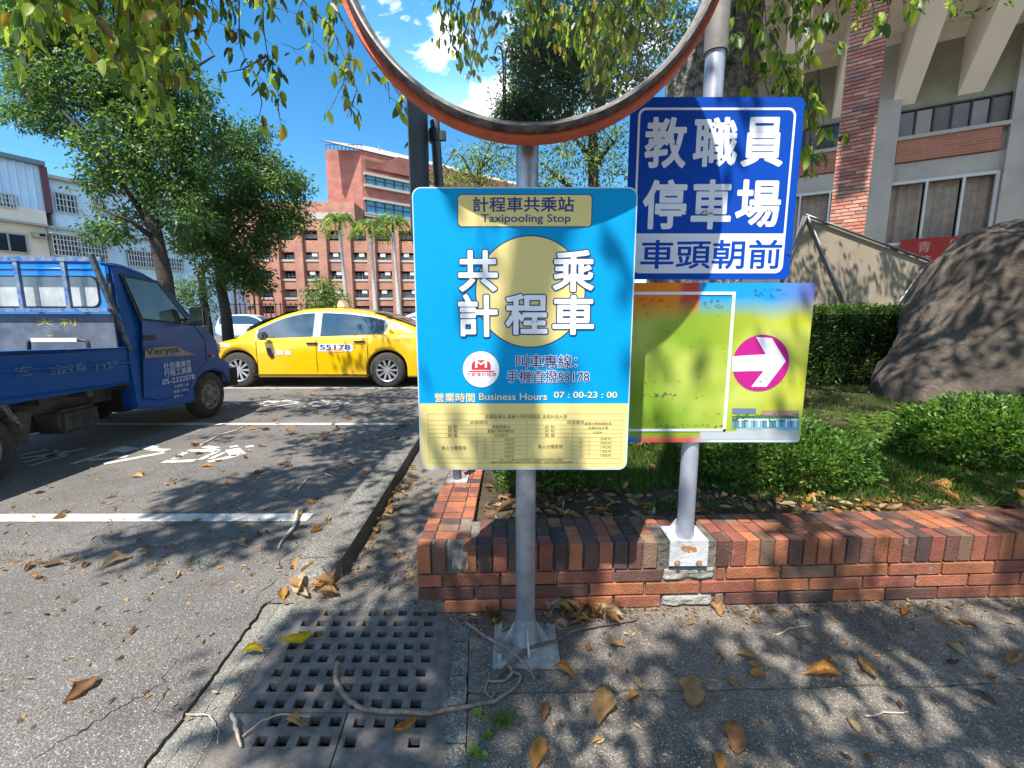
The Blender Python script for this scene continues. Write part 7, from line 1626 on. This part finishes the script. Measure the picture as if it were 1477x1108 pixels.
# sticks
def stick(label, pts, r, z=.008, m=M_twig, name='fallen_stick'):
    t = None; P_ = [G(x, y) + Vector((0, 0, (q_[2] if len(q_) > 2 else 0) + z)) for q_ in pts for x, y in ((q_[0], q_[1]),)]
    # smooth
    Q = []
    for a, c in zip(P_, P_[1:]):
        for k_ in range(4): t_ = k_ / 4; Q.append(a.lerp(c, t_) + Vector((random.gauss(0, .0015), random.gauss(0, .0015), 0)))
    Q.append(P_[-1]); b = MB(); b.tube(Q, [r * (1 - .45 * i / len(Q)) * random.uniform(.92, 1.08) for i in range(len(Q))], 8)
    o = b.build(name, m, smooth=True); return tag(o, label, 'stick')
M_st = mat('stick_wood', (.16, .11, .08), .85, 0, (.32, .24, .19), 40, .3, 120); M_st2 = mat('pale_stick', (.38, .30, .22), .85, 0, (.55, .47, .38), 40)
stick('long bent stick lying across the drain grate and curling beside the centre pole base', [(486, 958), (484, 985), (500, 1010), (520, 1026), (560, 1030), (620, 1032), (660, 1024), (715, 1014), (745, 992), (752, 978), (735, 968)], .0085, .008, M_st)
stick('dark curved stick reaching from the pole base towards the right', [(712, 985), (735, 965, .01), (765, 945, .02), (800, 935, .02), (830, 915, .01), (870, 905), (918, 897)], .007, .01, mat('dark_stick', (.07, .05, .045), .85, 0, (.16, .12, .1), 30))
stick('thin reddish stick leaning over the base plate', [(672, 900), (700, 925, .01), (735, 948, .02), (760, 968, .01), (772, 985)], .006, .012, M_st)
stick('short forked stick curled beside the base plate', [(710, 938), (728, 955, .01), (740, 975, .01), (726, 985), (702, 985), (700, 1002), (716, 1014)], .006, .006, M_st)
stick('pale stick at the left end of the nearest white line', [(430, 745, .03), (424, 765, .015), (408, 780), (402, 792)], .011, .006, M_st2)
stick('arched pale twig on the shaded asphalt right of the painted characters', [(430, 706), (445, 690), (468, 684), (480, 688)], .008, .006, M_st2)
stick('pale forked twig near the blue truck shadow', [(290, 643), (318, 628), (340, 622), (352, 616)], .012, .006, M_st2)
stick('thin straight twig on the lower left of the grate', [(336, 1040, .02), (342, 1062, .01), (348, 1080)], .006, .006, M_st2)
stick('fine branching twig over the lower left grate openings', [(350, 1065), (380, 1045, .01), (410, 1038, .015), (448, 1036)], .0025, .006, M_st2)
stick('fine arched stem on the cracked concrete', [(270, 1032), (300, 1034), (315, 1050), (314, 1075)], .002, .006, M_st2)
stick('thin twig on the shaded pavement at the right', [(1250, 1035), (1275, 1030), (1310, 1028)], .003, .004, M_st2)
stick('thin twig below the wall at the right', [(1120, 918), (1140, 907), (1165, 904)], .003, .004, M_st2)
# weeds in the joint
wd = thing('weed_tuft', 'small green tuft of grass and clover in the pavement joint below the centre pole', 'weed', G(722, 1050))
ps = [G(random.gauss(725, 9), random.gauss(1044, 5)) - wd.location for _ in range(120)]; d = rng.normal(size=(120, 3)) * .5; d[:, 2] = 1
link('grass', leaf_mesh('grass', [p[:] for p in ps], d, rng.uniform(.02, .045, 120), [M_gr2], None, True, .15), wd)
for (px, py) in ((690, 1030), (702, 1062), (684, 1085), (694, 1090)):
    c = G(px, py) - wd.location; ps = [c[:]] * 5; d = [(cos(a), sin(a), .5) for a in np.linspace(0, 5.2, 5)]; link('clover', leaf_mesh('clover', ps, d, .022, [M_sh2], None, True, 2.4), wd)
for (px, py, lab) in ((15, 805, 'low yellowish weed on the asphalt at the left edge'), (95, 812, 'flat thin weed growing out of the asphalt below the white line'), (285, 815, 'small green weed under the long pale leaf')):
    w = thing('weed_tuft', lab, 'weed', G(px, py)); ps = [G(random.gauss(px, 12), random.gauss(py, 3)) - w.location for _ in range(34)]; d = rng.normal(size=(34, 3)) * .9; d[:, 2] = .5
    link('grass', leaf_mesh('grass', [p[:] for p in ps], d, rng.uniform(.02, .05, 34), [G_DARK], None, True, .12), w)
